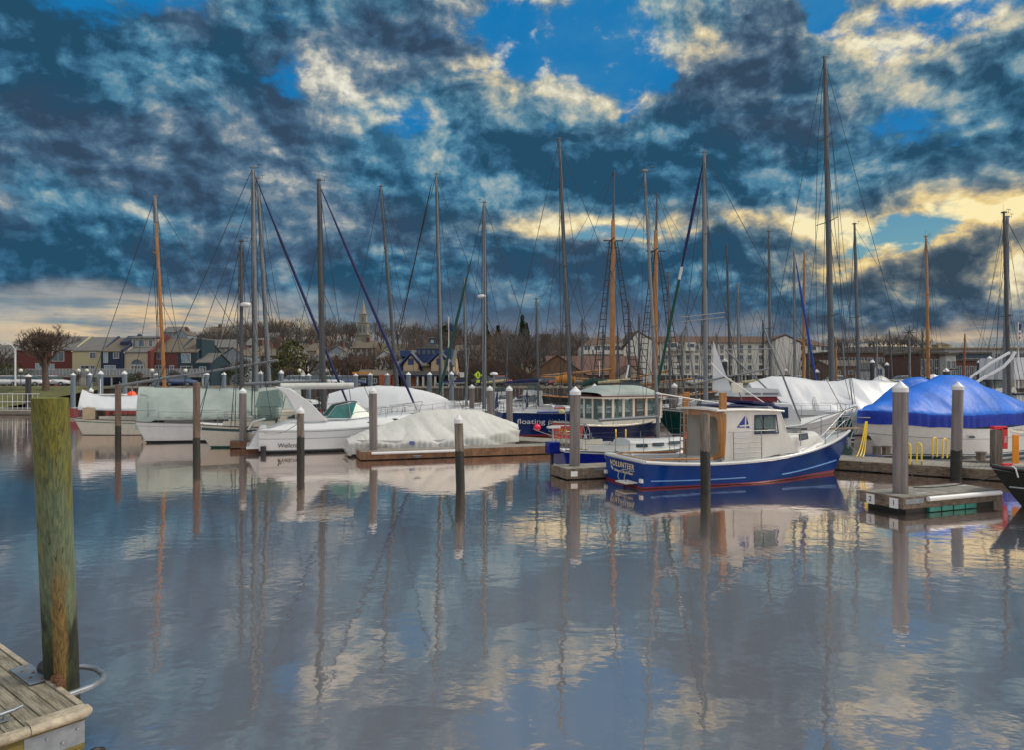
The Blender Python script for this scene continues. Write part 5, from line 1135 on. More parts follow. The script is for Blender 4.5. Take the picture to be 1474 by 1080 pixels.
for sd_ in (1,-1):
    for L2 in (ws, wt): b.tube([(x,y*sd_,z) for x,y,z in L2], .03, CW if L2 is ws else STEEL, 6)
    for i in range(4): b.tube([(ws[i][0],ws[i][1]*sd_,ws[i][2]),(wt[i][0],wt[i][1]*sd_,wt[i][2])], .025, STEEL, 6)
b.build('frame', wi)
for x_ in (5.15, 6.35):
    p = Vector((x_, -H.half(x_/8.2)*1.0+.10, H.sheer(x_/8.2)+.13)); b = MB(); b.add([p+Vector((.22*cos(a), -.035+.05*sin(a)*0, .075*sin(a))) for a in [2*pi*k/16 for k in range(16)]], [tuple(range(16))], GLASS); b.tube([p+Vector((.23*cos(2*pi*k/16), -.035, .08*sin(2*pi*k/16))) for k in range(17)], .014, STEEL, 5); b.build('porthole', r)
b = MB()
for sd_ in (1,-1):
    ps = [H.pt(t,1,sd_)+Vector((0,-.2*sd_,.3)) for t in (.52,.62,.72,.82,.92)]; tp = [p+Vector((.1,0,.42)) for p in ps]; b.tube([ps[0]+Vector((-.3,0,0))]+tp+[Vector((8.3,0,2.1))], .016, STEEL, 6)
    for p, q in zip(ps[1:], tp[1:]): b.tube([p,q], .013, STEEL, 6)
b.build('bow_rail', r)
hull_text(r, H, 'Wellcraft', .3, .115, .26, .33, -1, mat('black_letters', (.02,.02,.025), .5), 'maker_lettering', out=.03)
b = MB(); b.tube([(.2,-1.45,.35),(.2,-1.45,-.25)], .13, BLACKM, 10); b.build('tyre_fender', r)
# --- boat under off-white tarpaulin
r = thing('tarped_boat', 'boat under a wrinkled off-white tarpaulin tied down beside the reddish float', 'covered boat', (-7.15, 33.3, 0), A18); H = Hull(8.0, 2.7, .75, .7, .95, tw=.7, over=.4, stern=-.1, fine=2.6)
H.mesh(bands(GEL,mat('dark_rub_band',(.05,.05,.05),.5),ANTI)).build('hull', r)
tr_ = [(0,.75),(.12,1.12),(.42,1.95),(.60,2.02),(.76,1.93),(1.0,1.22)]
def tridge(u):
    for (a,ha),(c,hc) in zip(tr_, tr_[1:]):
        if u <= c: return lerp(ha,hc,(u-a)/(c-a))
    return 1.2
tarp(r, 'tarpaulin', H, -.05, .985, tridge, lambda u: .10+.04*sin(u*23)+.28*sm(.45,1,u), TARPW, rows=110, colsn=48, p=1.0, wide=1.05, skirt=.50, hemf=.74, wr=.03, seed=4, folds=.085)
b = MB()
for k in range(9):
    p = H.pt(.06+.1*k, .6, -1)+Vector((0,-.12,-.0)); b.wire(p+Vector((0,0,.12)), p+Vector((.05,.08,-.35)), .012, mat('rope',(.32,.30,.26))); b.tube([p+Vector((-.1,-.02,.05)), p+Vector((.1,-.02,.12))], .01, mat('rope',(.32,.30,.26)), 4)
b.build('tie_line', r)
b = MB(); p = H.pt(.30,.7,-1)+Vector((0,-.14,.1)); b.box(p, (.25,.03,.16), mat('blue_rag',(.10,.13,.30),.9), .1, .2); b.build('rag', r)
b = MB(); b.bx(-.5,.1,-.9,.9,.25,.36,GEL); b.build('swim_platform', r)
# --- white launch cover behind
r = thing('covered_launch', 'long launch under smooth white shrink-wrap behind the power cruiser', 'covered boat', ((478-CX)/F*45.5, 45.5, 0), radians(8)); H = Hull(7.4, 3.0, 1.3, 1.2, 1.5, tw=.8, over=.8, stern=-.1)
H.mesh(bands(GEL,ANTI,ANTI)).build('hull', r); tarp(r, 'shrink_wrap', H, -.03, 1.02, lambda u: 1.9+1.1*sin(pi*min(1,u*.9+.12))**.6, lambda u: 1.1, SHRINK, p=1.5, wide=1.03, wr=.03, seed=9)
stanchions(H, r, .5, .95, 5, .5)
# --- white trawler with red-striped flybridge
r = thing('flybridge_trawler', 'white flybridge trawler with a dark red band, behind the VOLUNTEER wheelhouse', 'motor boat', ((1005-CX)/F*35.2, 35.2, 0), radians(10)); H = Hull(7.6, 2.9, 1.3, 1.2, 1.8, tw=.9, over=.8, stern=-.05)
H.mesh(bands(GEL,BOOT,ANTI)).build('hull', r); H.deck(DECK).build('deck', r)
b = MB(); trunk(b, .6, 5.0, 1.2, 1.0, 1.1, 1.25, 1.2, GEL, .7, .1, .05); b.build('saloon', r)
b = MB(); b.bx(1.6,3.5,-1.1,1.1,2.36,2.62,mat('dark_red_panel',(.16,.012,.02),.4)); b.prism([(1.4,2.62),(3.7,2.62),(3.5,2.98),(1.9,3.05)], -1.2, 1.2, GEL); b.bx(1.8,2.6,-1.21,-1.20,2.70,2.80,GREYL); b.bx(2.7,3.5,-1.21,-1.20,2.70,2.80,GREYL); b.build('flybridge', r)
for k in range(3): ring_window(r, [(1.1+k*1.05,-1.17,1.6),(1.95+k*1.05,-1.14,1.6),(1.95+k*1.05,-1.11,2.1),(1.1+k*1.05,-1.14,2.1)], GLASS, NAVY)
b = MB(); b.tube([(4.9,-.8,1.4),(3.1,-.6,5.9)], .045, ALUW, 6); b.tube([(4.9,-.8,1.4),(1.0,-.8,4.9)], .04, ALUW, 6); b.tube([(-.6,-.6,3.2),(3.2,-.9,4.0)], .05, ALUW, 6); b.tube([(1.0,-.8,4.9),(3.4,-.7,4.95)], .03, ALUW, 6); b.build('boom_rig', r)
b = MB(); b.add([(.55,-.5,5.3),(.5,-.5,2.9),(1.5,-.5,2.9)], [(0,1,2)], SHRINK); b.add([(.55,-.47,5.3),(.5,-.44,2.9),(1.5,-.44,2.9)], [(2,1,0)], SHRINK); b.build('steadying_sail', r)
# --- blue-wrapped motor boat
r = thing('blue_wrapped_boat', 'white motor boat under bright blue shrink-wrap with a darker blue hem, bow towards the VOLUNTEER', 'covered boat', (23.8, 35.0, 0), radians(180+29)); H = Hull(11.0, 3.5, 1.55, 1.35, 1.85, tw=.9, over=1.7, stern=.2, flare=.6, fine=2.0)
HW = mat('pale_grey_hull', (.50,.51,.50), .2, 0, .05, 1, coat=.4, streak=.15, streakc=(.4,.38,.33))
H.mesh([(-.02,ANTI),(.03,GEL),(.14,mat('deep_teal_stripe',(.008,.04,.06),.3)),(.16,GEL),(.19,mat('deep_teal_stripe',(.008,.04,.06))),(.66,HW),(.68,GREYL),(.9,GEL),(1,GEL)], n=36).build('hull', r)
rd = [(0,2.35),(.06,2.8),(.2,3.15),(.34,3.62),(.43,3.66),(.56,3.35),(.70,2.98),(.86,2.50),(1.02,2.15)]
def ridge(u):
    for (a,ha),(c,hc) in zip(rd, rd[1:]):
        if u <= c: return lerp(ha,hc,sm(0,1,(u-a)/(c-a)))
    return rd[-1][1]
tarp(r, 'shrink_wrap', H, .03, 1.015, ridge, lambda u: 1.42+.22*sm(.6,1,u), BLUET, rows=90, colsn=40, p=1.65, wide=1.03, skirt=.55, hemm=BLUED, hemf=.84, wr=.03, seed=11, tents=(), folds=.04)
for x_ in (6.2, 6.9):
    p = H.pt(x_/11, .74, 1)+Vector((0,.03,0)); b = MB(); b.add([p+Vector((.27*cos(a),.0,.055*sin(a))) for a in [2*pi*k/16 for k in range(16)]], [tuple(range(16))], GLASS); b.build('porthole', r)
p = H.pt(.22,.86,1); b = MB(); b.add([(p.x-1.0,p.y+.03,p.z+.02),(p.x+.9,p.y+.04,p.z+.10),(p.x+.7,p.y+.04,p.z-.06),(p.x-.2,p.y+.03,p.z-.14)], [(0,1,2,3)], WH); 
for k in range(4): b.tube([(p.x-.7+k*.3,p.y+.045,p.z-.06+.02*k),(p.x-.3+k*.3,p.y+.045,p.z+.03+.015*k)], .012, GREYL, 4)
b.build('engine_vent', r)
b = MB(); b.lathe([(0,.05),(.05,.05),(.06,0)], STEEL, H.pt(.33,.6,1)+Vector((0,.02,0)), 10); b.tube([H.pt(.96,1,1)+Vector((.2,0,.1)), H.pt(1,1,1)+Vector((.25,0,.05)), H.pt(.96,1,-1)+Vector((.2,0,.1))], .03, STEEL, 6); b.build('hull_fitting', r)
# --- smaller blue wrap and the white wraps beyond
r = thing('covered_runabout', 'smaller boat under royal blue wrap peaking behind the large blue one', 'covered boat', ((1262-CX)/F*42, 42, 0), radians(8)); H = Hull(4.6, 2.4, 1.0, .9, 1.1, tw=.9, over=.6, stern=0); H.mesh(bands(GEL,ANTI,ANTI)).build('hull', r)
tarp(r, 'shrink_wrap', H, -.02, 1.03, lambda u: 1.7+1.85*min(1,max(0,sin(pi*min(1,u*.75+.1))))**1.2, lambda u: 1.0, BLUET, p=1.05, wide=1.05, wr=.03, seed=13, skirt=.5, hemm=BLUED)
r = thing('covered_cruiser', 'boat under peaked white shrink-wrap behind the smaller blue wrap', 'covered boat', ((1198-CX)/F*56, 56, 0), radians(4)); H = Hull(5.6, 3.0, 1.2, 1.1, 1.4, tw=.9, over=.8, stern=0); H.mesh(bands(GEL,ANTI,ANTI)).build('hull', r)
tarp(r, 'shrink_wrap', H, -.02, 1.03, lambda u: 2.3+1.35*math.exp(-((u-.68)/.22)**2)+.35*math.exp(-((u-.1)/.2)**2), lambda u: .9, SHRINK, p=1.05, wide=1.05, wr=.03, seed=15)
r = thing('covered_dinghy', 'low boat under small peaked white wrap left of the varnished mast foot', 'covered boat', ((1312-CX)/F*62, 62, 0), radians(4)); H = Hull(4.2, 2.4, 1.1, 1.0, 1.2, tw=.9, over=.6, stern=0); H.mesh(bands(GEL,ANTI,ANTI)).build('hull', r)
tarp(r, 'shrink_wrap', H, -.02, 1.03, lambda u: 2.4+1.5*math.exp(-((u-.45)/.3)**2), lambda u: 1.0, SHRINK, p=1.05, wide=1.05, wr=.02, seed=16)
# --- black bow at the right
r = thing('black_tender', 'black wooden boat with pale rub line, its bow over the numbered float', 'boat', (18.2, 20.9, 0), radians(180+13)); H = Hull(5.4, 2.2, 1.0, .85, 1.12, tw=.7, over=1.0, stern=0, flare=.5, fine=1.8)
BK = mat('glossy_black_hull', (.010,.012,.012), .25, 0, .3, 2, spec=.2); H.mesh([(.0,ANTIG),(1,BK)], n=30).build('hull', r); H.deck(mat('grey_deck',(.2,.2,.2),.7), .08).build('deck', r); H.rail(.05, BLACKM, up=.02).build('gunwale', r)
H.rail(.022, mat('pale_rub_line',(.25,.29,.33),.5), zf=.5, out=.015, t1=.985).build('rub_rail', r)
b = MB(); p = H.pt(.72,.42,1); b.tube([H.pt(.84,.38,1)+Vector((0,.03,0)), p+Vector((0,.03,0)), H.pt(.62,.36,1)+Vector((0,.03,0))], .035, NE, 6); b.build('lashing', r)
for t_ in (.62,.78,.92): 
    b = MB(); q = H.pt(t_,1,1); b.tube([q+Vector((0,-.05,.08)), q+Vector((0,.06,.03)), H.pt(t_,.8,1)+Vector((0,.03,0))], .022, WHITEP, 6); b.build('rope_loop', r)
b = MB(); b.box((4.9,0,1.15),(.3,.1,.06),RED); b.build('bow_block', r)
# --- pole with green and orange gear by the black boat
r = thing('paddle_rack', 'orange paddle board end and green pole standing at the right frame edge', 'rack', (16.45, 23.7, .38)); b = MB(); b.tube([(.25,0,0),(.27,0,1.45)], .05, mat('green_pole',(.01,.35,.08),.4), 8); b.build('pole', r); b = MB(); b.box((-.02,.1,.8),(.2,.08,.95),mat('orange_board',(.75,.25,.01),.4)); b.build('board', r, bevel=.03)
# --- white davits / curved spars
r = thing('curved_davits', 'pair of long curved white davit arms rising behind the blue-wrapped boat', 'davits', P(1400,600,37)); r.location.z = 0
bpy.context.view_layer.update()
b = MB(); b.tube([P(1391,553,37),P(1400,541,37),P(1425,523,37),P(1453,507,37)], .07, WHITEP, 8); b.build('davit_arm', r, world=True)
b = MB(); b.tube([P(1403,553,37.6),P(1415,545,37.6),P(1445,527,37.6),P(1456,515,37.6),P(1461,506,37.6)], .08, WHITEP, 8); b.build('davit_arm', r, world=True)
b = MB(); b.tube([P(1391,553,37),Vector((23.1,37,.1))], .05, WHITEP, 6); b.tube([P(1403,553,37.6),Vector((23.9,37.6,.1))], .05, WHITEP, 6); b.build('davit_post', r, world=True)
# --- white tour boat at the right edge
r = thing('tour_boat', 'white two-deck tour boat with rails cut by the right picture edge', 'motor boat', ((1430-CX)/F*49, 49, 0), radians(4)); H = Hull(12, 4, 1.3, 1.2, 1.8, tw=.95, over=1.2, stern=0); H.mesh(bands(GEL,NV,ANTI)).build('hull', r); H.deck(DECK).build('deck', r)
b = MB(); b.bx(.3,9,-1.7,1.7,1.2,2.4,GEL); b.bx(.1,9.2,-1.85,1.85,2.4,2.5,NV); b.bx(.2,8,-1.6,1.6,3.4,4.9,SHRINK); b.build('superstructure', r)
b = MB()
for z in (2.9,3.35): b.tube([(.1,-1.8,z),(9,-1.8,z)], .03, MAR if z > 3 else STEEL, 5)
for k in range(8): b.tube([(.1+k*1.27,-1.8,2.5),(.1+k*1.27,-1.8,3.4)], .03, WHITEP, 5)
b.build('deck_rail', r)
for k in range(6): ring_window(r, [(.8+k*1.35,-1.71,1.6),(1.7+k*1.35,-1.71,1.6),(1.7+k*1.35,-1.71,2.15),(.8+k*1.35,-1.71,2.15)], GLASS)
# --- white boat bow peeking right of the blue wrap, clutter
r = thing('motor_boat', 'white runabout stern with outboard, half hidden right of the blue wrap', 'motor boat', (28.5, 40.5, 0), radians(200)); H = Hull(6, 2.4, 1.0, .9, 1.2, tw=.9); H.mesh(bands(GEL,NV,ANTI)).build('hull', r); H.deck(DECK).build('deck', r); b = MB(); b.bx(1.5,3.2,-.8,.8,.9,1.9,GEL); b.build('console', r)
# --- far motor yacht
def cruiser(label, px, d, hd, L, s=1., dark=False, fly=True):
    r = thing('motor_yacht', label, 'motor boat', ((px-CX)/F*d, d, 0), radians(hd), 'motor yachts along the far quay'); H = Hull(L, L*.31, 1.3*s, 1.2*s, 1.9*s, tw=.9, over=1.6*s, stern=-.1, flare=.5)
    top = NV if dark else GEL; H.mesh([(.08,ANTI),(.55,top),(.62,NV if not dark else GEL),(1,top)]).build('hull', r); H.deck(DECK).build('deck', r)
    b = MB(); trunk(b, L*.12, L*.72, L*.13, L*.09, 1.15*s, 1.0*s, .5*s, GEL, 1.4*s, .2, .1); c = b.build('cabin', r)
    for sd_ in (1,-1): b = MB(); b.add([(L*.2,sd_*L*.135,1.55*s),(L*.55,sd_*L*.115,1.5*s),(L*.46,sd_*L*.105,1.95*s),(L*.22,sd_*L*.115,2.0*s)], [(0,1,2,3)], GLASS); b.build('window', c)
    if fly:
        b = MB(); b.prism([(L*.14,2.1*s),(L*.42,2.1*s),(L*.40,2.6*s),(L*.14,2.5*s)], -L*.1, L*.1, GEL); b.prism([(L*.16,2.6*s),(L*.38,2.6*s),(L*.33,3.25*s),(L*.19,3.25*s)], -L*.09, L*.09, clear_vinyl()); b.bx(L*.17,L*.35,-L*.1,L*.1,3.25*s,3.33*s,NV); b.build('flybridge', r)
    b = MB()
    for sd_ in (1,-1): b.tube([H.pt(t,1,sd_)+Vector((0,-.1*sd_,.6)) for t in (.6,.7,.8,.9,.99)], .02, STEEL, 5)
    b.build('bow_rail', r); return r
cruiser('white flybridge motor yacht with dark windows, right of the yellow road sign', 795, 64, 178, 6.2, .95)
cruiser('dark-hulled motor yacht with black cover beside the orange spars', 842, 72, 180, 5.5, .95, True, False)
cruiser('white cruiser right behind the sage-canopied pilothouse roof', 872, 56, 6, 7.5, 1.0)
cruiser('navy-hulled cruiser between the schooner and the varnished posts', 955, 58, 4, 7, .9, True, False)
cruiser('white sport cruiser just right of the dark hotel-front pile', 1062, 56, 6, 7, .95, False, False)
cruiser('small far white cruiser under the brick gable', 700, 78, 4, 6, .8)
cruiser('white cruiser low among masts before the hotel', 1075, 76, 4, 8, .9)
cruiser('white cruiser moored near the gabled shed', 1255, 84, 2, 8, .8, False, False)
cruiser('far white motor yacht under the curved davits', 1400, 70, 4, 9, 1.0)
cruiser('white cruiser with low cabin near the far blue piles', 240, 68, 4, 8, .8, False, False)
cruiser('small cruiser between the two white masts and the ketch', 385, 70, 4, 8, .8, True, False)
cruiser('low white cruiser behind the launch cover', 500, 66, 3, 7, .7, False, False)
# red-windowed workboat at the left
r = thing('workboat', 'small red and white workboat with wheelhouse behind the tarped wooden sloop', 'workboat', ((108-CX)/F*62, 62, 0), radians(10)); H = Hull(6.5, 2.6, 1.0, .9, 1.4, tw=.8, over=.6, stern=0); H.mesh(bands(mat('faded_red_hull',(.22,.03,.03),.5),GEL,ANTI)).build('hull', r); H.deck(DECK).build('deck', r)
b = MB(); trunk(b, 1.0, 4.2, .9, .8, .9, 1.1, 1.1, MAR, .4, .2, .05); b.bx(.8,4.2,-1,1,2.02,2.12,WHITEP); b.tube([(2,0,2.1),(2,0,3.4)], .03, WHITEP, 6); b.build('wheelhouse', r)
for k in range(3): ring_window(r, [(1.3+k*.8,-.9,1.4),(1.95+k*.8,-.9,1.4),(1.95+k*.8,-.88,1.85),(1.3+k*.8,-.88,1.85)], GLASS, WHITEP)
b = MB(); b.lathe([(.34*sin(pi*k/10), -.34*cos(pi*k/10)) for k in range(11)], mat('orange_buoy_paint',(.85,.09,.02),.5), (0,0,.1), 16); b.tube([(0,0,.4),(0,0,.6)], .04, WHITEP, 6)
o = b.build('mooring_buoy'); o.location = P(190,572,57); tag(o, 'round orange buoy hung behind the tarped wooden sloop', 'buoy')
b = MB(); b.tube([P(190,572,57)+Vector((-1.2,.4,-1.5))-P(190,572,57), (-1.2,.4,1.2)], .03, ALUW, 6); b.tube([(-1.2,.4,1.1),(0,0,.6)], .02, ALUW, 6); b.build('buoy_crane', o)
# ------------------------------------------------------------ the town
def shing(name, c, v=.15, sc=1.2): return mat(name, c, .85, 0, v, sc, bump=.3, bsc=9, stretch=(1,1,2.5))
ROOFG = shing('grey_roof_shingle', (.105,.105,.10)); ROOFB = shing('brown_roof_shingle', (.10,.082,.062)); ROOFH = shing('chestnut_roof_shingle', (.085,.050,.034)); ROOFR = shing('red_brown_roof', (.095,.048,.036))
REDW = mat('oxblood_clapboard', (.11,.022,.018), .75, 0, .15, 2, stretch=(1,1,9)); CRW = mat('cream_clapboard', (.38,.335,.20), .75, 0, .08, 2, stretch=(1,1,9)); NVW = mat('navy_clapboard', (.010,.020,.055), .75, 0, .2, 2, stretch=(1,1,9))
BEI = mat('beige_stucco', (.34,.29,.22), .85, 0, .07, 1); WFR = mat('white_trim', (.42,.42,.41), .6); WG = mat('window_glass', (.05,.07,.09), .08, 0, .5, .5, spec=.9); WGB = mat('pale_window_glass', (.20,.28,.32), .08, 0, .3, .5, spec=.9)
DKT = mat('dark_teal_clapboard', (.012,.035,.05), .75, 0, .2, 2); BRK = mat('red_brick', (.11,.055,.042), .9, 0, .25, 2.5, bump=.2, bsc=20); STN = mat('pale_hotel_siding', (.60,.58,.53), .85, 0, .06, .8, stretch=(4,4,.3), streak=.2, streakc=(.3,.27,.23))
def Z(y, d): return CH-(y-HY)/F*d
def Xp(x, d): return (x-CX)/F*d
def win(root, x0, x1, z0, z1, y, m=None, fr=WFR, mull=True, name='window'):
    """window on a wall facing the harbour (-y): frame with pane as its sub-part"""
    f = MB(); t = .09; d = .08
    f.bx(x0-t,x1+t,y-d,y,z0-t,z0,fr); f.bx(x0-t,x1+t,y-d,y,z1,z1+t,fr); f.bx(x0-t,x0,y-d,y,z0,z1,fr); f.bx(x1,x1+t,y-d,y,z0,z1,fr)
    if mull: f.bx((x0+x1)/2-.03,(x0+x1)/2+.03,y-d+.01,y,z0,z1,fr)
    o = f.build(name, root); b = MB(); b.bx(x0,x1,y-.03,y-.005,z0,z1,m or WG); b.build('pane', o); return o
def gable(b, x0, x1, y0, y1, ze, zr, m, axis='x', ov=.3, th=.15):
    """roof: ridge along axis"""
    if axis == 'x':
        ym = (y0+y1)/2; b.prism([(y0-ov,ze-.05),(ym,zr),(y1+ov,ze-.05),(y1+ov,ze+th-.05),(ym,zr+th),(y0-ov,ze+th-.05)], x0-ov, x1+ov, m, 'x')
    else:
        xm = (x0+x1)/2; b.prism([(x0-ov,ze-.05),(xm,zr),(x1+ov,ze-.05),(x1+ov,ze+th-.05),(xm,zr+th),(x0-ov,ze+th-.05)], y0-ov, y1+ov, m, 'y')
def house(label, px0, px1, pye, pyr, d, wall, roof, depth=9, wins=(), base=None, name='town_house', axis='x', cat='house', group=None, chimney=None, doors=(), gz_=None):
    """wins: (pixel x0, x1, y0, y1[, material]); pye eave row, pyr ridge row"""
    X0, X1 = Xp(px0,d), Xp(px1,d); g = gz_ if gz_ is not None else gz((X0+X1)/2, d)-.3
    rt = thing(name, label, cat, ((X0+X1)/2, d, g), 0, group); w2 = (X1-X0)/2; ze = Z(pye,d)-g; zr = Z(pyr,d+ (depth/2 if axis=='x' else 0))-g
    b = MB(); 
    if axis == 'x': b.prism([(0,0),(0,ze),(depth/2,zr-.05),(depth,ze),(depth,0)], -w2, w2, wall, 'x')
    else: b.prism([(-w2,0),(-w2,ze),(0,zr-.05),(w2,ze),(w2,0)], 0, depth, wall, 'y')
    b.build('wall', rt); b = MB(); gable(b, -w2, w2, 0, depth, ze, zr, roof, axis, .25 if w2 > 3 else .15); ro = b.build('roof', rt)
    if group == TG and axis == 'x':
        b = MB()
        b.prism([(-.35,ze-.1),(depth/2,zr+.42),(depth+.3,ze-.1),(depth/2,zr-.3)], -w2-.02, -w2+.22, wall, 'x'); b.build('party_wall', ro)
    if chimney: b = MB(); xc = Xp(chimney,d)-(X0+X1)/2; b.bx(xc-.4,xc+.4,depth*.4,depth*.6,ze,zr+1.2,BRK); b.build('chimney', ro)
    for wv in wins:
        x0,x1,y0,y1 = wv[:4]; win(rt, Xp(x0,d)-(X0+X1)/2, Xp(x1,d)-(X0+X1)/2, Z(y1,d)-g, Z(y0,d)-g, 0, wv[4] if len(wv) > 4 else None)
    for (x0,x1,y0,m_) in doors:
        b = MB(); b.bx(Xp(x0,d)-(X0+X1)/2, Xp(x1,d)-(X0+X1)/2, -.07, .0, .05, Z(y0,d)-g, m_); b.build('door', rt)
    return rt
TG = 'terrace of coloured houses along the left quay'
house('grey-roofed dark house at the very left behind bushes', -40, 24, 516, 497, 118, mat('slate_clapboard',(.07,.07,.07),.8), ROOFG, 12, [(2,9,524,535)], group=TG)
house('oxblood house behind the large bare tree', 24, 104, 504, 485, 117, REDW, ROOFG, 11, [(76,92,506,519),(52,60,523,537,WGB),(68,78,524,537,WGB),(49,62,542,555)], group=TG, doors=((78,85,538,RED),))
house('cream house with two small upper windows', 104, 145, 505, 486, 115, CRW, ROOFG, 10, [(130,138,507,515),(117,128,526,537),(131,136,526,537),(133,138,542,551)], group=TG, doors=((116,122,541,mat('white_door',(.5,.48,.42),.6)),))
house('navy house between the cream house and the arched one', 145, 179, 506, 487, 114, NVW, ROOFB, 10, [(150,155,507,521,WGB),(164,171,507,515),(151,166,526,538,WGB)], group=TG, doors=((158,168,541,mat('navy_door',(.01,.02,.05),.5)),))
rt = house('beige house with a great arched window between navy and red parapets', 179, 217, 507, 499, 113, BEI, ROOFG, 6, [(186,190,0,0)] and [], group=TG)
D_ = 113; xc = (Xp(179,D_)+Xp(217,D_))/2; g_ = rt.location.z
def L_x(px): return Xp(px,D_)-xc
def L_z(py): return Z(py,D_)-g_
b = MB(); b.bx(L_x(177),L_x(213),2.5,9,0,L_z(484),BEI); b.build('upper_storey', rt)
b = MB(); b.prism([(2.2,L_z(486)),(2.2,L_z(484)),(5.5,L_z(480)),(9,L_z(484))], L_x(174), L_x(213), ROOFG, 'x'); b.build('upper_roof', rt)
for (a, c) in ((180,184),(188,196),(203,208)): win(rt, L_x(a)*1.02, L_x(c)*1.02, L_z(497), L_z(487.5), 2.5, mat('bluegrey_glass',(.06,.10,.15),.1,spec=.9), mull=False)
b = MB(); cx_ = L_x(198); rw = L_x(207)-cx_; b.add([(cx_+rw*cos(pi*k/16), -.06, L_z(525)+rw*.95*sin(pi*k/16)) for k in range(17)], [tuple(range(16,-1,-1))], WG); b.bx(cx_-rw, cx_+rw, -.06, -.03, L_z(536), L_z(525), mat('shaded_glass',(.1,.1,.1),.2)); aw = b.build('arched_window', rt)
b = MB(); b.tube([(cx_+rw*cos(pi*k/16), -.1, L_z(525)+rw*.95*sin(pi*k/16)) for k in range(17)], .09, BEI, 6); b.bx(cx_-rw,cx_+rw,-.14,-.05,L_z(525)-.08,L_z(525)+.08,WFR)
for k in range(5): b.bx(cx_-rw+k*rw/2-.05,cx_-rw+k*rw/2+.05,-.12,-.03,L_z(537),L_z(525),WFR)
b.build('frame', aw)
b = MB(); b.prism([(-.3,L_z(503)),(1.5,L_z(497)),(5,L_z(477)),(8.5,L_z(490)),(8.5,0),(-.3,0)], L_x(175.5), L_x(178.5), NVW, 'x'); b.build('navy_parapet', rt)
b = MB(); b.prism([(-.4,L_z(505)),(1.5,L_z(500)),(5,L_z(478)),(8.5,L_z(490)),(8.5,0),(-.4,0)], L_x(214.5), L_x(218.5), REDW, 'x'); b.build('red_parapet', rt)
b = MB(); b.prism([(3.0,L_z(508)),(3.0,L_z(490)),(5.5,L_z(480)),(8,L_z(488)),(8,L_z(508))], L_x(158), L_x(175.4), NVW, 'x'); b.build('navy_gable', rt)
house('brick-red house right of the arched window', 218, 256, 507, 488, 114, mat('dull_red_clapboard',(.11,.03,.025),.8,0,.15,2), ROOFB, 10, [(226,234,508,516),(224,233,526,537),(245,250,526,537)], group=TG)
house('dark teal house with white-trimmed bay window', 256, 283, 507, 489, 114, DKT, ROOFB, 10, [(262,274,509,521,WGB),(261,276,527,538)], group=TG)
rt = thing('stair_tower', 'narrow dark navy stair tower at the terrace end', 'tower', (Xp(286.5,115),115,2)); b = MB(); b.bx(-.45,.45,0,5,0,Z(488,115)-2,DKT); b.build('wall', rt); b = MB(); b.bx(-.5,.5,-.05,5.05,Z(488,115)-2,Z(487,115)-1.9,ROOFG); b.build('roof', rt)
house('low sloping grey-roofed annex at the terrace end', 283, 303, 522, 509, 113, DKT, ROOFG, 8, [(288,296,528,538)], group=TG)
# balcony deck along the terrace
rt = thing('terrace_balcony', 'continuous white-railed balcony running along the coloured terrace', 'balcony', (0,112,0)); zb = Z(541,112)
b = MB(); b.bx(Xp(20,112),Xp(300,112),-1.8,.6,zb-.3,zb,mat('grey_balcony_slab',(.28,.28,.27),.8)); b.build('slab', rt)
b = MB()
for k in range(60): x = lerp(Xp(20,112),Xp(300,112),k/59); b.bx(x-.04,x+.04,-1.8,-1.72,zb,zb+1.05,WFR)
b.build('baluster', rt); b = MB(); b.bx(Xp(20,112),Xp(300,112),-1.82,-1.7,zb+1.02,zb+1.12,WFR); b.bx(Xp(20,112),Xp(300,112),-1.79,-1.73,zb+.1,zb+.95,mat('frosted_panel',(.22,.24,.25),.4)); b.build('rail', rt)
b = MB()
for k in range(16): x = lerp(Xp(22,112),Xp(298,112),k/15); b.bx(x-.1,x+.1,-1.7,-1.5,2.2,zb-.3,WFR)
b.build('column', rt)
# hillside houses, second row
HG = 'older houses stepping up behind the quay'
hcol = [mat('grey_clapboard',(.16,.165,.17),.8), mat('tan_clapboard',(.24,.19,.14),.8), mat('white_clapboard',(.42,.42,.41),.8), mat('brown_clapboard',(.12,.08,.06),.8), BRK, mat('pale_blue_clapboard',(.20,.23,.26),.8)]
hw = ['grey','tan','white','brown','brick','pale blue']; spots = [(292,330,500,489,170),(318,352,512,500,140),(352,380,497,487,185),(378,402,512,501,150),(400,430,509,497,165),(425,455,505,494,190),(446,474,520,510,140),(470,500,508,498,180),(486,515,518,508,150),(508,540,501,491,210),(540,566,515,505,160),(300,318,478,470,330),(330,352,480,472,330),(250,270,482,474,300),(380,398,486,479,300),(655,690,505,497,220),(690,725,503,495,240),(860,880,492,486,300),(235,262,478,470,310),(805,835,497,489,260),(1205,1225,514,507,260),(440,470,492,484,280),(480,505,497,490,260),(356,372,505,497,150)]
nouns = ['by the ketch mast','under the bare trees','partly hidden by rigging','with its gable end turned','on the slope','near the church hill','beside the evergreen','above the car park','below the hilltop','in the middle of the hill','next to the restaurant','high on the skyline','small against the sky','above the terrace roofs','between two masts','behind the blue-trimmed roof','behind the brown thicket','left of the hotel','above the red parapet','under the square tower','beyond the brick sheds','above the parked cars','left of the steeple','right of the spreading pole']
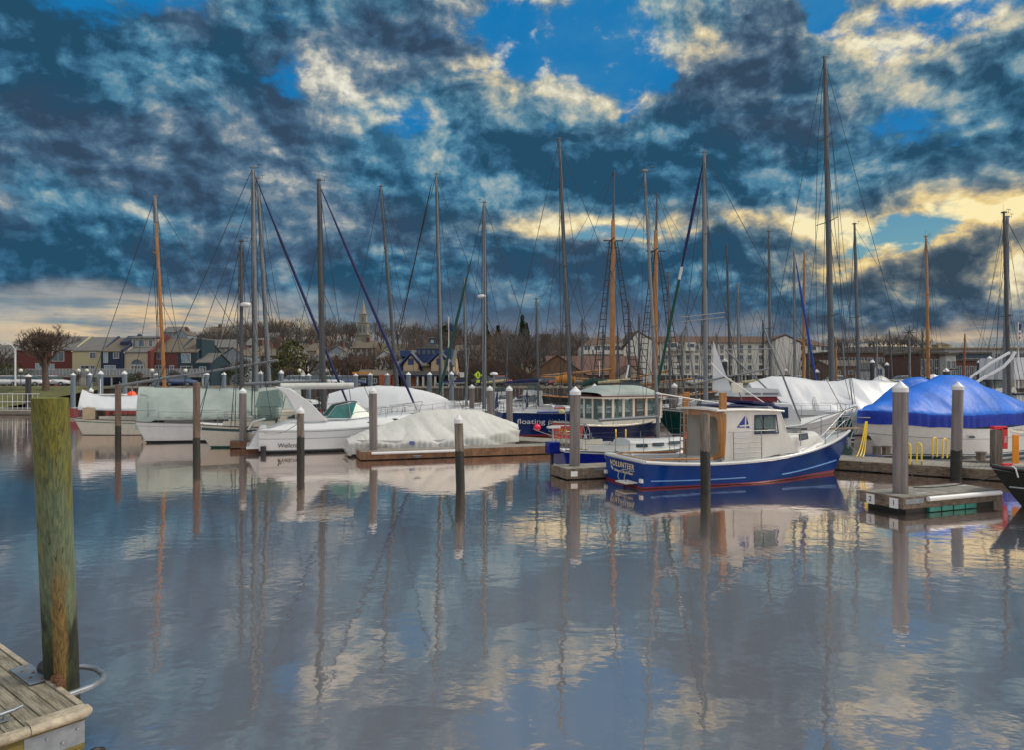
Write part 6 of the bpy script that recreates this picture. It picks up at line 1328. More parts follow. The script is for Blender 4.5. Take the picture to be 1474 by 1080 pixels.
for k, (a, c, ye, yr, d) in enumerate(spots):
    m_ = k*5 % 6; wv = []
    n_ = max(1, int((c-a)/8))
    for i in range(n_):
        xm = lerp(a, c, (i+.5)/n_); wv.append((xm-.9*120/d*1.2, xm+.9*120/d*1.2, ye+3*140/d, ye+3*140/d+1.6*F/d))
    house(f'{hw[m_]}-walled house {nouns[k]}, roof {["grey","brown"][k%2]}', a, c, ye, yr, d, hcol[m_], [ROOFG,ROOFB][k%2], 9, wv, group=HG, name='hill_house', axis='y' if k%3==1 else 'x', chimney=(a+c)/2+2 if k%2 else None, gz_=gz(Xp((a+c)/2,d),d+5)-3)
# blue-trimmed harbour house
d = 106; rt = house('tan harbour house with bright blue trim, twin gables, brown garage door and a cupola', 574, 652, 527, 505, d, mat('tan_plaster',(.40,.30,.20),.85,0,.08,1), ROOFG, 12, (), name='harbour_house')
xc = (Xp(574,d)+Xp(652,d))/2; g_ = rt.location.z
def hx(p): return Xp(p,d)-xc
def hz(p): return Z(p,d)-g_
BT = mat('bright_blue_trim', (.008,.035,.13), .5, 0, .15, 2); BRD = mat('rust_garage_door', (.33,.085,.03), .6, 0, .15, 3)
for (a, c, pk, ev) in ((584,605,511,525),(623,646,510,522)):
    b = MB(); b.prism([(hx(a),hz(537)),(hx(a),hz(ev)),(hx((a+c)/2),hz(pk)),(hx(c),hz(ev)),(hx(c),hz(537))], -2.2, .2, mat('tan_plaster',(.4,.3,.2))); gb = b.build('gable_bay', rt)
    b = MB(); b.prism([(hx(a)-.5,hz(ev)-.2),(hx((a+c)/2),hz(pk)+.15),(hx(c)+.5,hz(ev)-.2),(hx(c)+.5,hz(ev)+.1),(hx((a+c)/2),hz(pk)+.45),(hx(a)-.5,hz(ev)+.1)], -2.5, 5, ROOFG); b.build('gable_roof', gb)
    b = MB()
    for sgn, e in ((a,-.5),(c,.5)): b.tube([(hx(sgn)+e,-2.5,hz(ev)-.05),(hx((a+c)/2),-2.5,hz(pk)+.3)], .14, BT, 4)
    b.build('verge_board', gb)
    win(gb, hx((a+c)/2)-.3, hx((a+c)/2)+.3, hz(524), hz(517), -2.2, BT, BT, False)
for (a, c, y0, y1) in ((576,584,524,533),(602,608,523,533),(622,634,523,534),(638,650,523,534)): win(rt, hx(a), hx(c), hz(y1), hz(y0), -.15, WGB if a > 610 else BT, BT)
b = MB(); b.bx(hx(598),hx(628),1,8,hz(520),hz(500),BT); b.bx(hx(597),hx(629),.8,8.2,hz(501),hz(499),ROOFG); b.bx(hx(573),hx(586),2,8,hz(512),hz(503),BT); b.bx(hx(638),hx(648),2,7,hz(520),hz(500),BT); b.prism([(hx(606),hz(500)),(hx(611),hz(494)),(hx(625),hz(494)),(hx(632),hz(500))], 2, 7, ROOFG); up = b.build('upper_storey', rt)
for k in range(4): win(up, hx(600+k*7), hx(604+k*7), hz(509), hz(503), 1.0, WG, BT, False)
b = MB(); b.bx(hx(615),hx(623),3,4.2,hz(494),hz(485),DKT); b.prism([(hx(614),hz(485)),(hx(619),hz(482)),(hx(624),hz(485))], 2.8, 4.4, ROOFG); cu = b.build('cupola', up); win(cu, hx(616.5), hx(621.5), hz(492), hz(487), 3.0, WGB, BT, False)
b = MB(); b.prism([(hx(570),hz(541)),(hx(576),hz(534)),(hx(655),hz(534)),(hx(662),hz(541))], -3.4, .1, ROOFG); b.bx(hx(570),hx(662),-3.45,-3.3,hz(542.5),hz(540),NVW); b.build('porch_roof', rt)
b = MB(); b.bx(hx(592),hx(604),-2.3,-2.15,0,hz(542),BRD); b.build('garage_door', rt); b = MB(); b.bx(hx(567),hx(573),-2.3,-2.15,0,hz(542),BRD); b.build('side_door', rt)
for p_ in (591,605,613,630,657): b = MB(); b.bx(hx(p_)-.15,hx(p_)+.15,-3.3,-3.0,0,hz(541),WFR); b.build('porch_post', rt); win(rt, hx(627), hx(634), hz(553), hz(545), -.2, WG, WFR)
b = MB(); b.bx(hx(606),hx(612),-.2,-.1,0,hz(542),BT); b.bx(hx(637),hx(655),-.2,-.1,0,hz(541),BT); b.build('blue_door', rt)
rt = house('low restaurant with hipped brown roof and orange board under it', 512, 574, 542, 533, 104, mat('dark_cafe_wall',(.05,.045,.04),.8), ROOFB, 9, [(520,526,546,552),(536,542,546,552)], name='restaurant')
b = MB(); b.bx(-3.5,-.5,-.3,-.1,2.2,2.5,mat('orange_fascia',(.5,.22,.03),.6)); b.bx(.3,2.2,-.3,-.1,0,2.1,BRD); b.build('fascia', rt)
# brick hall with broad gable
rt = house('broad brick hall with low red-brown gable roof', 744, 860, 551, 511, 125, mat('brown_brick',(.15,.085,.05),.9,0,.15,3), ROOFR, 14, (), axis='y', name='brick_hall')
rt = house('long red-brown roofed shed wing beside the brick gable', 790, 925, 541, 513, 136, BRK, ROOFR, 16, [(800,806,544,549),(815,821,544,549),(850,856,544,549)], name='brick_hall')
rt = house('small gabled house in front of the hotel left gable', 893, 925, 541, 526, 122, BEI, ROOFR, 10, [(898,902,545,551),(908,912,545,551)], name='gabled_house', axis='y')
# square towers and steeples
rt = thing('square_tower', 'squat brown brick tower on the hill', 'tower', (Xp(786,330),330,20)); b = MB(); z1 = Z(484,330)-20; b.bx(-2.3,2.3,0,5,-8,z1,BRK); b.bx(-2.6,2.6,-.3,5.3,z1,z1+1.2,ROOFB); b.build('wall', rt)
rt = thing('square_tower', 'dark slate tower among evergreens', 'tower', (Xp(741,250),250,10)); b = MB(); z1 = Z(495,250)-10; b.bx(-1.4*1.5,1.4*1.5,0,4,-8,z1,mat('slate_wall',(.045,.05,.06),.8)); b.bx(-2.4,2.4,-.3,4.3,z1,z1+.8,DKT); b.build('wall', rt); win(rt, -1.2,-.3,z1-3,z1-1.2,0,WGB); win(rt,.3,1.2,z1-3,z1-1.2,0,WGB)
rt = thing('church_steeple', 'white tiered church steeple rising over the bare trees', 'church', (Xp(523,400),400,20)); WS = mat('steeple_white',(.25,.23,.19),.8,0,.06,1)
def sz(p): return Z(p,400)-20
b = MB(); b.bx(-3.8,3.8,-3.8,3.8,-5,sz(483),WS); b.bx(-4.2,4.2,-4.2,4.2,sz(483),sz(481.5),WS); b.bx(-2.7,2.7,-2.7,2.7,sz(481.5),sz(465),WS); b.bx(-3,3,-3,3,sz(465),sz(463.8),WS); b.bx(-1.9,1.9,-1.9,1.9,sz(463.8),sz(452.5),WS); b.bx(-2.2,2.2,-2.2,2.2,sz(452.5),sz(451.5),WS); b.build('belfry', rt)
b = MB(); b.lathe([(1.6,sz(451.5)),(1.2,sz(447)),(.0,sz(430))], WS, (0,0,0), 8, False); b.build('spire', rt)
for (x0,x1,a,c,dp) in ((-1.5,-.5,478,468,2.7),(.5,1.5,478,468,2.7),(-.6,.6,463,455,1.9)): win(rt, x0,x1,sz(a),sz(c),-dp,WG,WS,False)
rt = thing('church_steeple', 'slim brown stone spire behind the blue-trimmed house', 'church', (Xp(656,420),420,20)); b = MB(); z0 = Z(486,420)-20; b.bx(-2.2,2.2,-2.2,2.2,-5,z0,mat('brownstone',(.13,.09,.07),.9)); b.build('tower', rt); b = MB(); b.lathe([(2.6,z0),(0,Z(457,420)-20)], mat('brownstone',(.13,.09,.07)), (0,0,0), 8, False); b.build('spire', rt)
# the hotel
d = 172; rt = thing('harbour_hotel', 'long pale four-storey hotel with chestnut roofs and two big blank gables', 'hotel', (Xp(1016,d),d,1.8)); xc = Xp(1016,d); g_ = 1.8
def hx(p): return Xp(p,d)-xc
def hz(p): return Z(p,d)-g_
b = MB(); b.bx(hx(930),hx(1112),0,14,0,hz(492.5),STN); b.build('main_wall', rt)
b = MB(); b.prism([(-.6,hz(493)),(2.0,hz(483)),(13,hz(483)),(14,hz(493))], hx(928), hx(1112), ROOFH, 'x'); b.build('main_roof', rt)
for (a,m1,pk,c) in ((894,940,478,941),(1108,1121,483,1143)):
    b = MB(); b.prism([(hx(a),0),(hx(a),hz(502 if a<1000 else 489)),(hx((a+c)/2-(4 if a<1000 else 4)),hz(pk+1)),(hx(c),hz(495)),(hx(c),0)], -4, 12, STN); gw = b.build('gable_wing', rt)
    b = MB(); xm = hx((a+c)/2-4); b.prism([(hx(a)-.6,hz(503 if a<1000 else 490)),(xm,hz(pk+.5)),(hx(c)+.5,hz(496)),(hx(c)+.5,hz(494.5)),(xm,hz(pk-1)),(hx(a)-.6,hz(501 if a<1000 else 488.5))], -4.2, 12, ROOFH); b.build('roof', gw)
# stepped balconied wings either end
for (a, c, eave, ridge, fy) in ((838,895,497,485,-2),(1141,1195,499,485,-1)):
    b = MB(); b.bx(hx(a),hx(c),fy,12,0,hz(eave+1),STN); wg = b.build('balcony_wing', rt)
    b = MB(); 
    if a < 1000: b.add([(hx(a),fy-.5,hz(eave+1)),(hx(c),fy-.5,hz(eave-5)),(hx(c),6,hz(481)),(hx(a+16),6,hz(484)),(hx(a),12,hz(eave)),(hx(c),12,hz(eave))], [(0,1,2,3),(0,3,4),(3,2,5,4)], ROOFH); b.prism([(hx(a),hz(eave+1)),(hx(c),hz(eave+1)),(hx(c),hz(eave-5))], fy, fy+.1, STN)
    else: b.add([(hx(a),fy-.5,hz(eave-4)),(hx(c),fy-.5,hz(eave)),(hx(c-18),6,hz(484)),(hx(a-14),6,hz(482)),(hx(a),12,hz(eave)),(hx(c),12,hz(eave))], [(0,1,2,3),(1,5,2),(2,5,4,3)], ROOFH); b.prism([(hx(a),hz(eave+1)),(hx(c),hz(eave+1)),(hx(a),hz(eave-4))], fy, fy+.1, STN)
    b.build('roof', wg)
    n = 4 if a < 1000 else 3
    for k in range(n):
        x0 = lerp(a, c, (k+.12)/n); x1 = lerp(a, c, (k+.72)/n)
        for (y0, y1) in ((498,504),(514,519),(527,532)): win(wg, hx(x0), hx(x1), hz(y1), hz(y0), fy, WG, STN)
        b = MB(); b.bx(hx(x0)-.6,hx(x1)+.6,fy-1.6,fy,hz(510),hz(504.5),STN); b.build('balcony', wg)
for px in (947,958,977,990,1003,1021,1039,1051,1067,1079,1095):
    for (y0, y1) in ((496.5,502.5),(511,517),(525.5,531.5)):
        if px in (947,958) and y0 < 500: continue
        o = win(rt, hx(px-2.4), hx(px+2.4), hz(y1), hz(y0), 0, WG, WFR)
        b = MB(); b.bx(hx(px-2.4),hx(px+2.4),-.06,-.01,hz(y1+5),hz(y1+1),mat('grey_spandrel',(.27,.25,.22),.8)); b.build('spandrel', o)
for k, (a, c) in enumerate(((926,940),(955,973),(985,998))):
    b = MB(); b.bx(hx(a),hx(c),-2,0,hz(505),hz(493),STN); b.bx(hx(a+1.5),hx(c-1.5),-2.05,-2,hz(500),hz(495),WG); b.build('dormer_bay', rt)
b = MB(); b.bx(hx(936),hx(1110),-.15,-.02,0,hz(540),mat('shopfront_glass',(.05,.065,.075),.15,0,.6,.6,spec=.9)); sf = b.build('shopfront', rt)
b = MB()
for k in range(34): x = lerp(hx(937),hx(1109),k/33); b.bx(x-.15,x+.15,-.4,-.12,0,hz(540),WFR if k % 3 else BRK)
b.bx(hx(936),hx(1110),-.5,-.1,hz(541),hz(539),STN); b.build('column', sf)
b = MB(); b.bx(hx(1112),hx(1142),-4.4,-3.9,0,hz(541),BRK); b.build('brick_base', rt)
# right-hand side: brick blocks
RG = 'brick buildings along the right-hand quay'
def block(label, px0, px1, ytop, d, wall, rows, n, y0=505, rh=16, depth=12, flat=True, m=None):
    X0, X1 = Xp(px0,d), Xp(px1,d); xc = (X0+X1)/2; rt = thing('brick_block', label, 'building', (xc,d,2), 0, RG); zt = Z(ytop,d)-2; w2 = (X1-X0)/2
    b = MB(); b.bx(-w2,w2,0,depth,-.5,zt,wall); b.build('wall', rt); b = MB(); b.bx(-w2-.3,w2+.3,-.3,depth+.3,zt,zt+.35,m or ROOFB); b.build('roof', rt)
    for r_ in range(rows):
        for k in range(n):
            x = lerp(-w2, w2, (k+.5)/n); s_ = min(.32*2*w2/n, 1.1); z1 = zt-1.0-r_*(zt-1.5)/rows; win(rt, x-s_, x+s_, z1-1.5, z1, 0, WG, WFR)
    return rt
block('brick quay building with long flat roof right of the hotel', 1194, 1272, 508, 150, BRK, 2, 6)
house('brown shed in front of the flat-roofed brick building', 1196, 1262, 527, 519, 132, mat('brown_brick',(.15,.085,.05)), ROOFB, 10, [(1204,1209,533,538),(1222,1227,533,538),(1240,1245,533,538)], name='shed')
house('small white gabled shed with blue window', 1255, 1275, 532, 522, 104, mat('white_clapboard',(.42,.42,.41)), ROOFG, 5, [(1263,1269,530,539,mat('blue_glass',(.02,.04,.12),.2))], name='shed', axis='y')
block('low brick building behind the small gabled shed', 1274, 1325, 524, 140, BRK, 1, 5)
block('three-storey brick building left of the white bay', 1324, 1362, 509, 128, BRK, 3, 4)
block('white bay-windowed front between the brick blocks', 1362, 1376, 511, 126, mat('white_clapboard',(.42,.42,.41)), 3, 2)
block('brick block with gabled dormers right of the white bay', 1376, 1430, 519, 130, BRK, 2, 6)
block('long tan-roofed building high at the right edge', 1360, 1500, 502, 170, mat('pale_grey_wall',(.30,.29,.28),.8), 2, 12, m=mat('tan_parapet',(.24,.18,.12),.8))
block('dark blue-grey building behind the brick dormers', 1385, 1425, 509, 155, mat('blue_grey_wall',(.06,.085,.12),.8), 1, 5)
rt = thing('cupola_tower', 'pale yellow cupola with brown pyramid cap above the brick blocks', 'tower', (Xp(1361,180),180,2)); z0 = Z(508,180)-2; z1 = Z(496,180)-2
b = MB(); b.bx(-1.6,1.6,0,3.2,0,z1,mat('pale_yellow_plaster',(.45,.40,.24),.8)); b.build('wall', rt); b = MB(); b.lathe([(2.9,z1),(0,Z(491.5,180)-2)], ROOFB, (0,1.6,0), 4, False); b.build('roof', rt)
# flag on a pole at the far right
q = P(1466,545,90); rt = thing('flag_pole', 'white flag pole with a furled striped flag at the far right', 'flag pole', (q.x,90,2.2)); b = MB(); b.tube([(0,0,0),(0,0,Z(463,90)-2.2)], .06, WHITEP, 6); b.build('pole', rt)
b = MB(); zt = Z(466,90)-2.2
for k in range(8): b.tube([(.12+.03*sin(k),0,zt-k*.26),(.14+.03*sin(k+1),0,zt-(k+1)*.26)], .15-.01*k, [mat('flag_red',(.35,.02,.03),.8), mat('flag_white',(.5,.5,.5),.8)][k%2] if k > 2 else NAVY, 8)
b.build('flag', rt)
q = P(560,545,96.8); rt = thing('flag_pole', 'harbour flag mast with small dark flag right of the thick white mast', 'flag pole', (Xp(646,100),100,2.3)); b = MB(); b.tube([(0,0,0),(0,0,Z(455,100)-2.3)], .06, WHITEP, 6); b.build('pole', rt); b = MB(); zt = Z(462,100)-2.3; b.add([(0,.0,zt),(.9,.1,zt-.9),(.8,-.1,zt-1.7),(0,0,zt-1.2)], [(0,1,2,3)], NAVY); b.add([(0,.03,zt),(.9,.13,zt-.9),(.8,-.07,zt-1.7),(0,0.03,zt-1.2)], [(3,2,1,0)], NAVY); b.build('flag', rt)

# ------------------------------------------------------------ cars, lamps, signs
CARP = [mat('car_white',(.55,.56,.57),.25,coat=.6), mat('car_silver',(.28,.30,.32),.3,.3,coat=.6), mat('car_black',(.02,.02,.025),.25,coat=.6), mat('car_red',(.25,.02,.02),.25,coat=.6), mat('car_blue',(.03,.06,.15),.25,coat=.6)]
def car(x, y, ang, ci, label):
    t = thing('parked_car', label, 'car', (x,y,2.32), ang, 'cars parked along the quay'); m = CARP[ci]
    b = MB(); secs = []
    for (xx, zb, zt, w) in ((-2.2,.35,.75,.72),(-2.1,.28,.92,.84),(-1.2,.25,.98,.88),(0,.25,.98,.89),(1.1,.25,.95,.88),(1.9,.28,.82,.84),(2.2,.38,.65,.70)):
        secs.append([Vector((xx,w,zb)),Vector((xx,w*1.02,(zb+zt)/2)),Vector((xx,w*.93,zt)),Vector((xx,-w*.93,zt)),Vector((xx,-w*1.02,(zb+zt)/2)),Vector((xx,-w,zb))])
    b.loft(secs, m, closed=True, cap=True); b.build('body', t)
    b = MB(); b.add([(-1.75,.78,.95),(1.15,.78,.93),(.35,.62,1.45),(-1.2,.62,1.47),(-1.75,-.78,.95),(1.15,-.78,.93),(.35,-.62,1.45),(-1.2,-.62,1.47)], [(0,1,2,3),(7,6,5,4),(1,5,6,2),(0,3,7,4)], GLASS); b.build('window', t)
    b = MB(); b.add([(.38,.64,1.44),(-1.22,.64,1.46),(-1.22,-.64,1.46),(.38,-.64,1.44),(.2,.5,1.52),(-1.1,.5,1.53),(-1.1,-.5,1.53),(.2,-.5,1.52)], [(0,1,5,4),(1,2,6,5),(2,3,7,6),(3,0,4,7),(4,5,6,7)], m); b.build('roof', t)
    for sx in (-1.35,1.35):
        for sy in (-.82,.82):
            w = MB(); w.tube([(sx,sy-.1,.33),(sx,sy+.1,.33)], .33, BLACKM, 14); o = w.build('wheel', t); w = MB(); w.tube([(sx,sy-.11,.33),(sx,sy+.11,.33)], .19, STEEL, 10); w.build('rim', o)
    return t
carl = [(12,104,0,'white car beside the shrubs at the left'),(24,105,1,'silver car left of the lamp pillar'),(42,104,0,'white van-like car in front of the oxblood house'),(56,105,1,'silver car under the bare tree'),(78,106,0,'white car by the red door'),(238,105,2,'black car below the dull red house'),(262,104,4,'blue car below the dark teal house'),
    (418,102,1,'silver car left of the fourth blue-grey pile'),(437,104,0,'white car under the evergreen'),(455,103,2,'black car near the globe lamp'),(473,102,0,'white car right of the thick grey mast'),(490,104,1,'silver car below the brown houses'),(505,103,4,'dark blue car before the restaurant'),
    (700,104,2,'black car near the yellow road sign'),(716,105,3,'red car left of the far motor yacht'),(785,105,1,'silver car before the brick gable'),(800,104,2,'black car under the brick gable eave'),(812,103,3,'red car beside the orange spars'),(1008,105,1,'silver car before the hotel shopfront'),(1150,106,0,'white car below the hotel right wing'),(1208,104,0,'white car right of the tallest mast'),(1296,106,1,'silver car by the low brick building')]
for px, d, ci, lb in carl: car(Xp(px,d), d, R.uniform(-.1,.1)+(pi if ci%2 else 0), ci, lb)
def globe(px, d, label, py=533):
    t = thing('globe_lamp', label, 'street lamp', (Xp(px,d),d,2.3), 0, 'globe lamps on the quay'); zt = Z(py,d)-2.3
    b = MB(); b.lathe([(.14,0),(.1,.3),(.05,.4),(.045,zt-.3),(.1,zt-.25),(.1,zt-.2)], mat('lamp_green',(.03,.05,.05),.5), n=8); b.build('post', t)
    b = MB(); b.lathe([(.26*sin(pi*k/8), zt-.26*cos(pi*k/8)) for k in range(9)], mat('frosted_globe',(.62,.60,.52),.3), n=12); b.build('lamp_globe', t)
for px, lb in ((30,'globe lamp left of the black pile'),(113,'globe lamp before the cream house'),(125,'globe lamp at the cream and navy house corner'),(219,'globe lamp by the red parapet'),(267,'globe lamp below the bay window'),(431,'globe lamp by the evergreen tree'),(470,'globe lamp right of the thick grey mast'),(1131,'globe lamp before the hotel gable')): globe(px, 99, lb)
t = thing('street_lamp', 'tall double-armed street lamp left of the bare tree', 'street lamp', (Xp(22,100),100,2.3)); zt = Z(494,100)-2.3; b = MB(); b.tube([(0,0,0),(0,0,zt-.6)], .12, WHITEP, 8); b.build('post', t)
for s_ in (-1,1):
    b = MB(); b.tube([(0,0,zt-.8),(s_*.5,0,zt-.2),(s_*1.1,0,zt)], .05, WHITEP, 6); b.box((s_*1.35,0,zt),(.6,.2,.12),WHITEP); b.build('lamp_arm', t)
t = thing('street_lamp', 'twin curved-arm street lamp behind the dark green furled jib', 'street lamp', (Xp(655,110),110,2.3)); zt = Z(512,110)-2.3; b = MB(); b.tube([(0,0,0),(0,0,zt-.4)], .10, ALUD, 8); b.build('post', t)
for s_ in (-1,1): b = MB(); b.tube([(0,0,zt-.4),(s_*1.0,0,zt),(s_*2.6,0,zt-.3)], .05, ALUD, 6); b.build('lamp_arm', t)
t = thing('road_sign', 'yellow-green diamond pedestrian sign on a grey post', 'sign', (Xp(688,102),102,2.3)); zt = Z(540,102)-2.3; b = MB(); b.tube([(0,0,0),(0,0,zt+.5)], .05, ALUD, 6); b.build('post', t)
b = MB(); s_ = .62; b.prism([(-s_,zt),(0,zt-s_),(s_,zt),(0,zt+s_)], -.08, -.05, mat('fluorescent_sign',(.60,.80,.02),.4)); b.prism([(-.25,zt-1.15),(.25,zt-1.15),(.25,zt-.75),(-.25,zt-.75)], -.08, -.05, mat('fluorescent_sign',(.6,.8,.02))); pl = b.build('panel', t)
b = MB(); b.lathe([(0,-.07),(.07,-.05),(.07,.05),(0,.07)], BLACKM, (0,-.1,zt+.28), 8); b.tube([(0,-.09,zt+.2),(0,-.09,zt-.05)], .06, BLACKM, 6); b.tube([(0,-.09,zt-.05),(-.12,-.09,zt-.32)], .035, BLACKM, 6); b.tube([(0,-.09,zt-.05),(.12,-.09,zt-.30)], .035, BLACKM, 6); b.tube([(-.16,-.09,zt+.05),(0,-.09,zt+.17),(.16,-.09,zt+.05)], .03, BLACKM, 6); b.build('walker_symbol', pl)
t = thing('road_sign', 'small white square sign left of the yellow one', 'sign', (Xp(665,102),102,2.3)); zt = Z(540,102)-2.3; b = MB(); b.tube([(0,0,0),(0,0,zt)], .04, ALUD, 6); b.build('post', t); b = MB(); b.bx(-.35,.35,-.07,-.04,zt-.4,zt+.45,WHITEP); b.build('panel', t)

# ------------------------------------------------------------ trees
BARK = mat('bare_bark', (.075,.055,.042), .95, 0, .3, 5); TWIG = mat('winter_twigs', (.065,.047,.038), .95, 0, .35, .6); TWIGB = mat('reddish_winter_twigs', (.10,.06,.045), .95, 0, .35, .6); NEED = mat('evergreen_needles', (.018,.035,.014), .9, 0, .5, 1.5); OLIVE = mat('olive_foliage', (.07,.072,.018), .9, 0, .5, 1.5)
def bare_tree(seed, h, spread=.55, depth=5, twig=TWIG, lean=0, low=.22):
    rd = random.Random(seed); tr = MB(); cr = MB()
    def grow(p, dr, ln, rad, lv):
        q = p+dr*ln; mid = p+dr*ln*.5+Vector((rd.uniform(-1,1),rd.uniform(-1,1),rd.uniform(-.3,.5)))*ln*.07
        (tr if lv < 3 else cr).tube([p,mid,q], [rad,rad*.85,rad*.68], BARK if lv < 3 else twig, 6 if lv < 2 else 3, False)
        if lv >= depth: 
            for _ in range(5):
                e = (dr+Vector((rd.uniform(-1,1),rd.uniform(-1,1),rd.uniform(-.4,.9)))*.6).normalized(); s = lerp(p, q, rd.uniform(.2,1)); w = max(rad*.42, h*.0009); u = e.orthogonal().normalized()*w; l_ = ln*rd.uniform(.5,1.0)
                cr.add([s+u, s-u, s+e*l_+Vector((0,0,.05*l_))], [(0,1,2)], twig)
            return
        n = rd.choice((3,3,4)) if lv == 1 else rd.choice((2,3,3)) if lv else 5
        for k in range(n):
            a = 2*pi*(k+rd.random()*.7)/n; tilt = rd.uniform(.35,.85)*spread*1.6; u = dr.orthogonal().normalized(); v = dr.cross(u)
            nd = (dr*cos(tilt)+(u*cos(a)+v*sin(a))*sin(tilt)+Vector((0,0,.18))).normalized(); grow(lerp(p,q,rd.uniform(.6,1) if lv else rd.uniform(.75,1)), nd, ln*rd.uniform(.62,.82), rad*.60, lv+1)
    grow(Vector((0,0,0)), Vector((lean,0,1)).normalized(), h*low, h*.028, 0); return tr, cr
def place_tree(proto, x, y, z, s, rz, label, group): 
    c = copy_tree(proto); c.location = (x,y,z); c.scale = (s,s,s); c.rotation_euler = (0,0,rz); c['label'] = label; c['group'] = group; return c
def mk_tree(tr, cr, label, loc_, group=None, s=1, rz=0, name='bare_tree', cat='tree'):
    t = thing(name, label, cat, loc_, rz, group); t.scale = (s,s,s); tr.build('trunk', t); cr.build('crown', t); return t
tr, cr = bare_tree(5, 12.5, .56, 7, low=.175, lean=-.05); mk_tree(tr, cr, 'large spreading bare tree in front of the oxblood house', (Xp(66,93),93,1.6), 'bare winter trees', 1.42, .5)
protos = []
for k in range(4):
    tr, cr = bare_tree(20+k, 10, .52+.04*k, 5, TWIG if k % 2 else TWIGB, low=.2); protos.append((tr, cr))
tg = 'bare winter trees'; first = {}
tl = [(200,108,2.2,.42,'small bare tree by the arched window house'),(250,105,2.2,.5,'slight bare tree below the dark teal house'),(305,125,2.2,.8,'bare tree at the end of the terrace'),(330,118,2.2,.75,'bare tree left of the ketch mizzen mast'),(350,132,2.5,.9,'bare tree behind the ketch mizzen mast'),(372,124,2.4,.8,'bare tree between the close-set white masts'),(396,128,2.4,.95,'bare tree right of the close-set white masts'),(442,120,2.4,1.1,'tall bare tree beside the evergreen'),(478,126,2.4,.95,'bare tree right of the thick ketch mast'),(500,135,2.4,1.1,'bare tree before the church hill, taller of the pair'),(520,122,2.4,.95,'bare tree above the restaurant roof'),(545,128,2.4,1.05,'bare tree left of the blue-trimmed house'),(562,150,3,1.2,'bare tree rising behind the blue-trimmed house roof'),(460,150,3,1.1,'bare tree behind the thick ketch mast'),(670,120,2.4,.75,'bare tree behind the white square sign'),(695,128,2.4,.85,'bare brown tree behind the yellow sign'),(715,122,2.4,.8,'bare brown tree left of the brick gable'),(735,133,2.5,.9,'bare brown tree against the brick gable edge'),(845,150,2.5,.7,'bare tree in front of the hotel left wing'),(1060,140,2.4,.4,'small bare tree before the hotel shopfront'),(10,125,2.2,.8,'bare tree at the very left behind the lamp'),(110,103,2.2,.42,'thin bare tree before the cream house wall'),(100,150,3,1.0,'bare tree peeking above the terrace roofs'),(-12,104,2.2,1.15,'reddish bare tree cut by the left picture edge'),(22,128,2.3,1.25,'tall bare tree behind the oxblood house'),(48,135,2.3,1.3,'tallest bare tree above the oxblood roof'),(135,160,3,1.2,'bare tree above the cream and navy roofs'),(425,135,2.5,1.15,'bare tree peering over the evergreen'),(485,118,2.4,.8,'low bare tree above the parked blue car'),(510,150,3,1.3,'bare tree just under the white steeple'),(590,150,3,1.3,'bare tree left of the blue cupola'),(640,150,3,1.2,'bare tree right of the blue cupola'),(765,160,3,1.1,'bare tree above the brick gable'),(820,175,3,1.1,'bare tree left of the hotel wing'),(415,112,2.2,.55,'low bare tree beside the evergreen trunk')]
for i, (px, d, z, s, lb) in enumerate(tl):
    k = i % 4; x = Xp(px,d)
    if k not in first: first[k] = mk_tree(protos[k][0], protos[k][1], lb, (x,d,gz(x,d)-.1), tg, s, i*1.3)
    else: place_tree(first[k], x, d, gz(x,d)-.1, s, i*1.3, lb, tg)
def evergreen(seed, h, w, m, conic=True):
    rd = random.Random(seed); tr = MB(); cr = MB(); tr.tube([(0,0,0),(0,0,h*.9)], [h*.025,h*.006], BARK, 6)
    for i in range(int(700)):
        u = rd.random()**.8; z = h*(.12+.88*u); rr = (w*(1-u)+.15 if conic else w*sqrt(max(0,1-(2*u-1)**2))*.95)*rd.random()**.45*(.75+.35*noise.noise(Vector((u*7,seed,0)))+.2); a = rd.random()*2*pi
        p = Vector((rr*cos(a), rr*sin(a), z)); s = h*.035*rd.uniform(.6,1.5); n = Vector((rd.uniform(-1,1),rd.uniform(-1,1),rd.uniform(-.5,1))).normalized(); u_ = n.orthogonal().normalized(); v_ = n.cross(u_)
        cr.add([p+u_*s, p-u_*s*.7+v_*s*.8, p-u_*s*.6-v_*s*.9], [(0,1,2)], m)
    return tr, cr
for i, (px, d, h, w, m, con, lb) in enumerate([(418,116,7.5,2.6,OLIVE,False,'olive-green evergreen beside the globe lamp'),(404,118,5,2.2,OLIVE,False,'lower olive shrub-like tree left of the evergreen'),(717,270,14,3.4,NEED,True,'dark spruce left of the slate tower'),(735,262,11,2.6,NEED,False,'broad dark evergreen at the slate tower foot'),(752,280,18,2.6,NEED,True,'tall narrow dark spruce right of the slate tower'),(758,285,15,2.8,NEED,True,'second spruce close beside the tall narrow one'),(700,290,14,3.2,NEED,True,'dark spruce by the brown spire skyline'),(345,110,3.5,2.0,NEED,False,'dark round evergreen bush under the ketch mizzen'),(12,108,3.6,3.4,OLIVE,False,'large olive bush at the left edge'),(-6,106,3.2,3.2,NEED,False,'dark bush cut by the left picture edge'),(188,107,2.2,1.6,NEED,False,'dark shrub under the arched window house'),(392,108,3.0,2.2,NEED,False,'dark low shrub beside the white masts'),(680,104,2.2,2.6,NEED,False,'clipped dark shrub left of the yellow sign'),(640,285,12,3,NEED,False,'dark evergreen behind the cupola roof')]):
    tr, cr = evergreen(40+i, h, w, m, con); x = Xp(px,d); mk_tree(tr, cr, lb, (x,d,gz(x,d)-.2), 'evergreens and shrubs on shore', 1, 0, 'evergreen_tree' if h > 4 else 'evergreen_shrub', 'tree' if h > 4 else 'shrub')
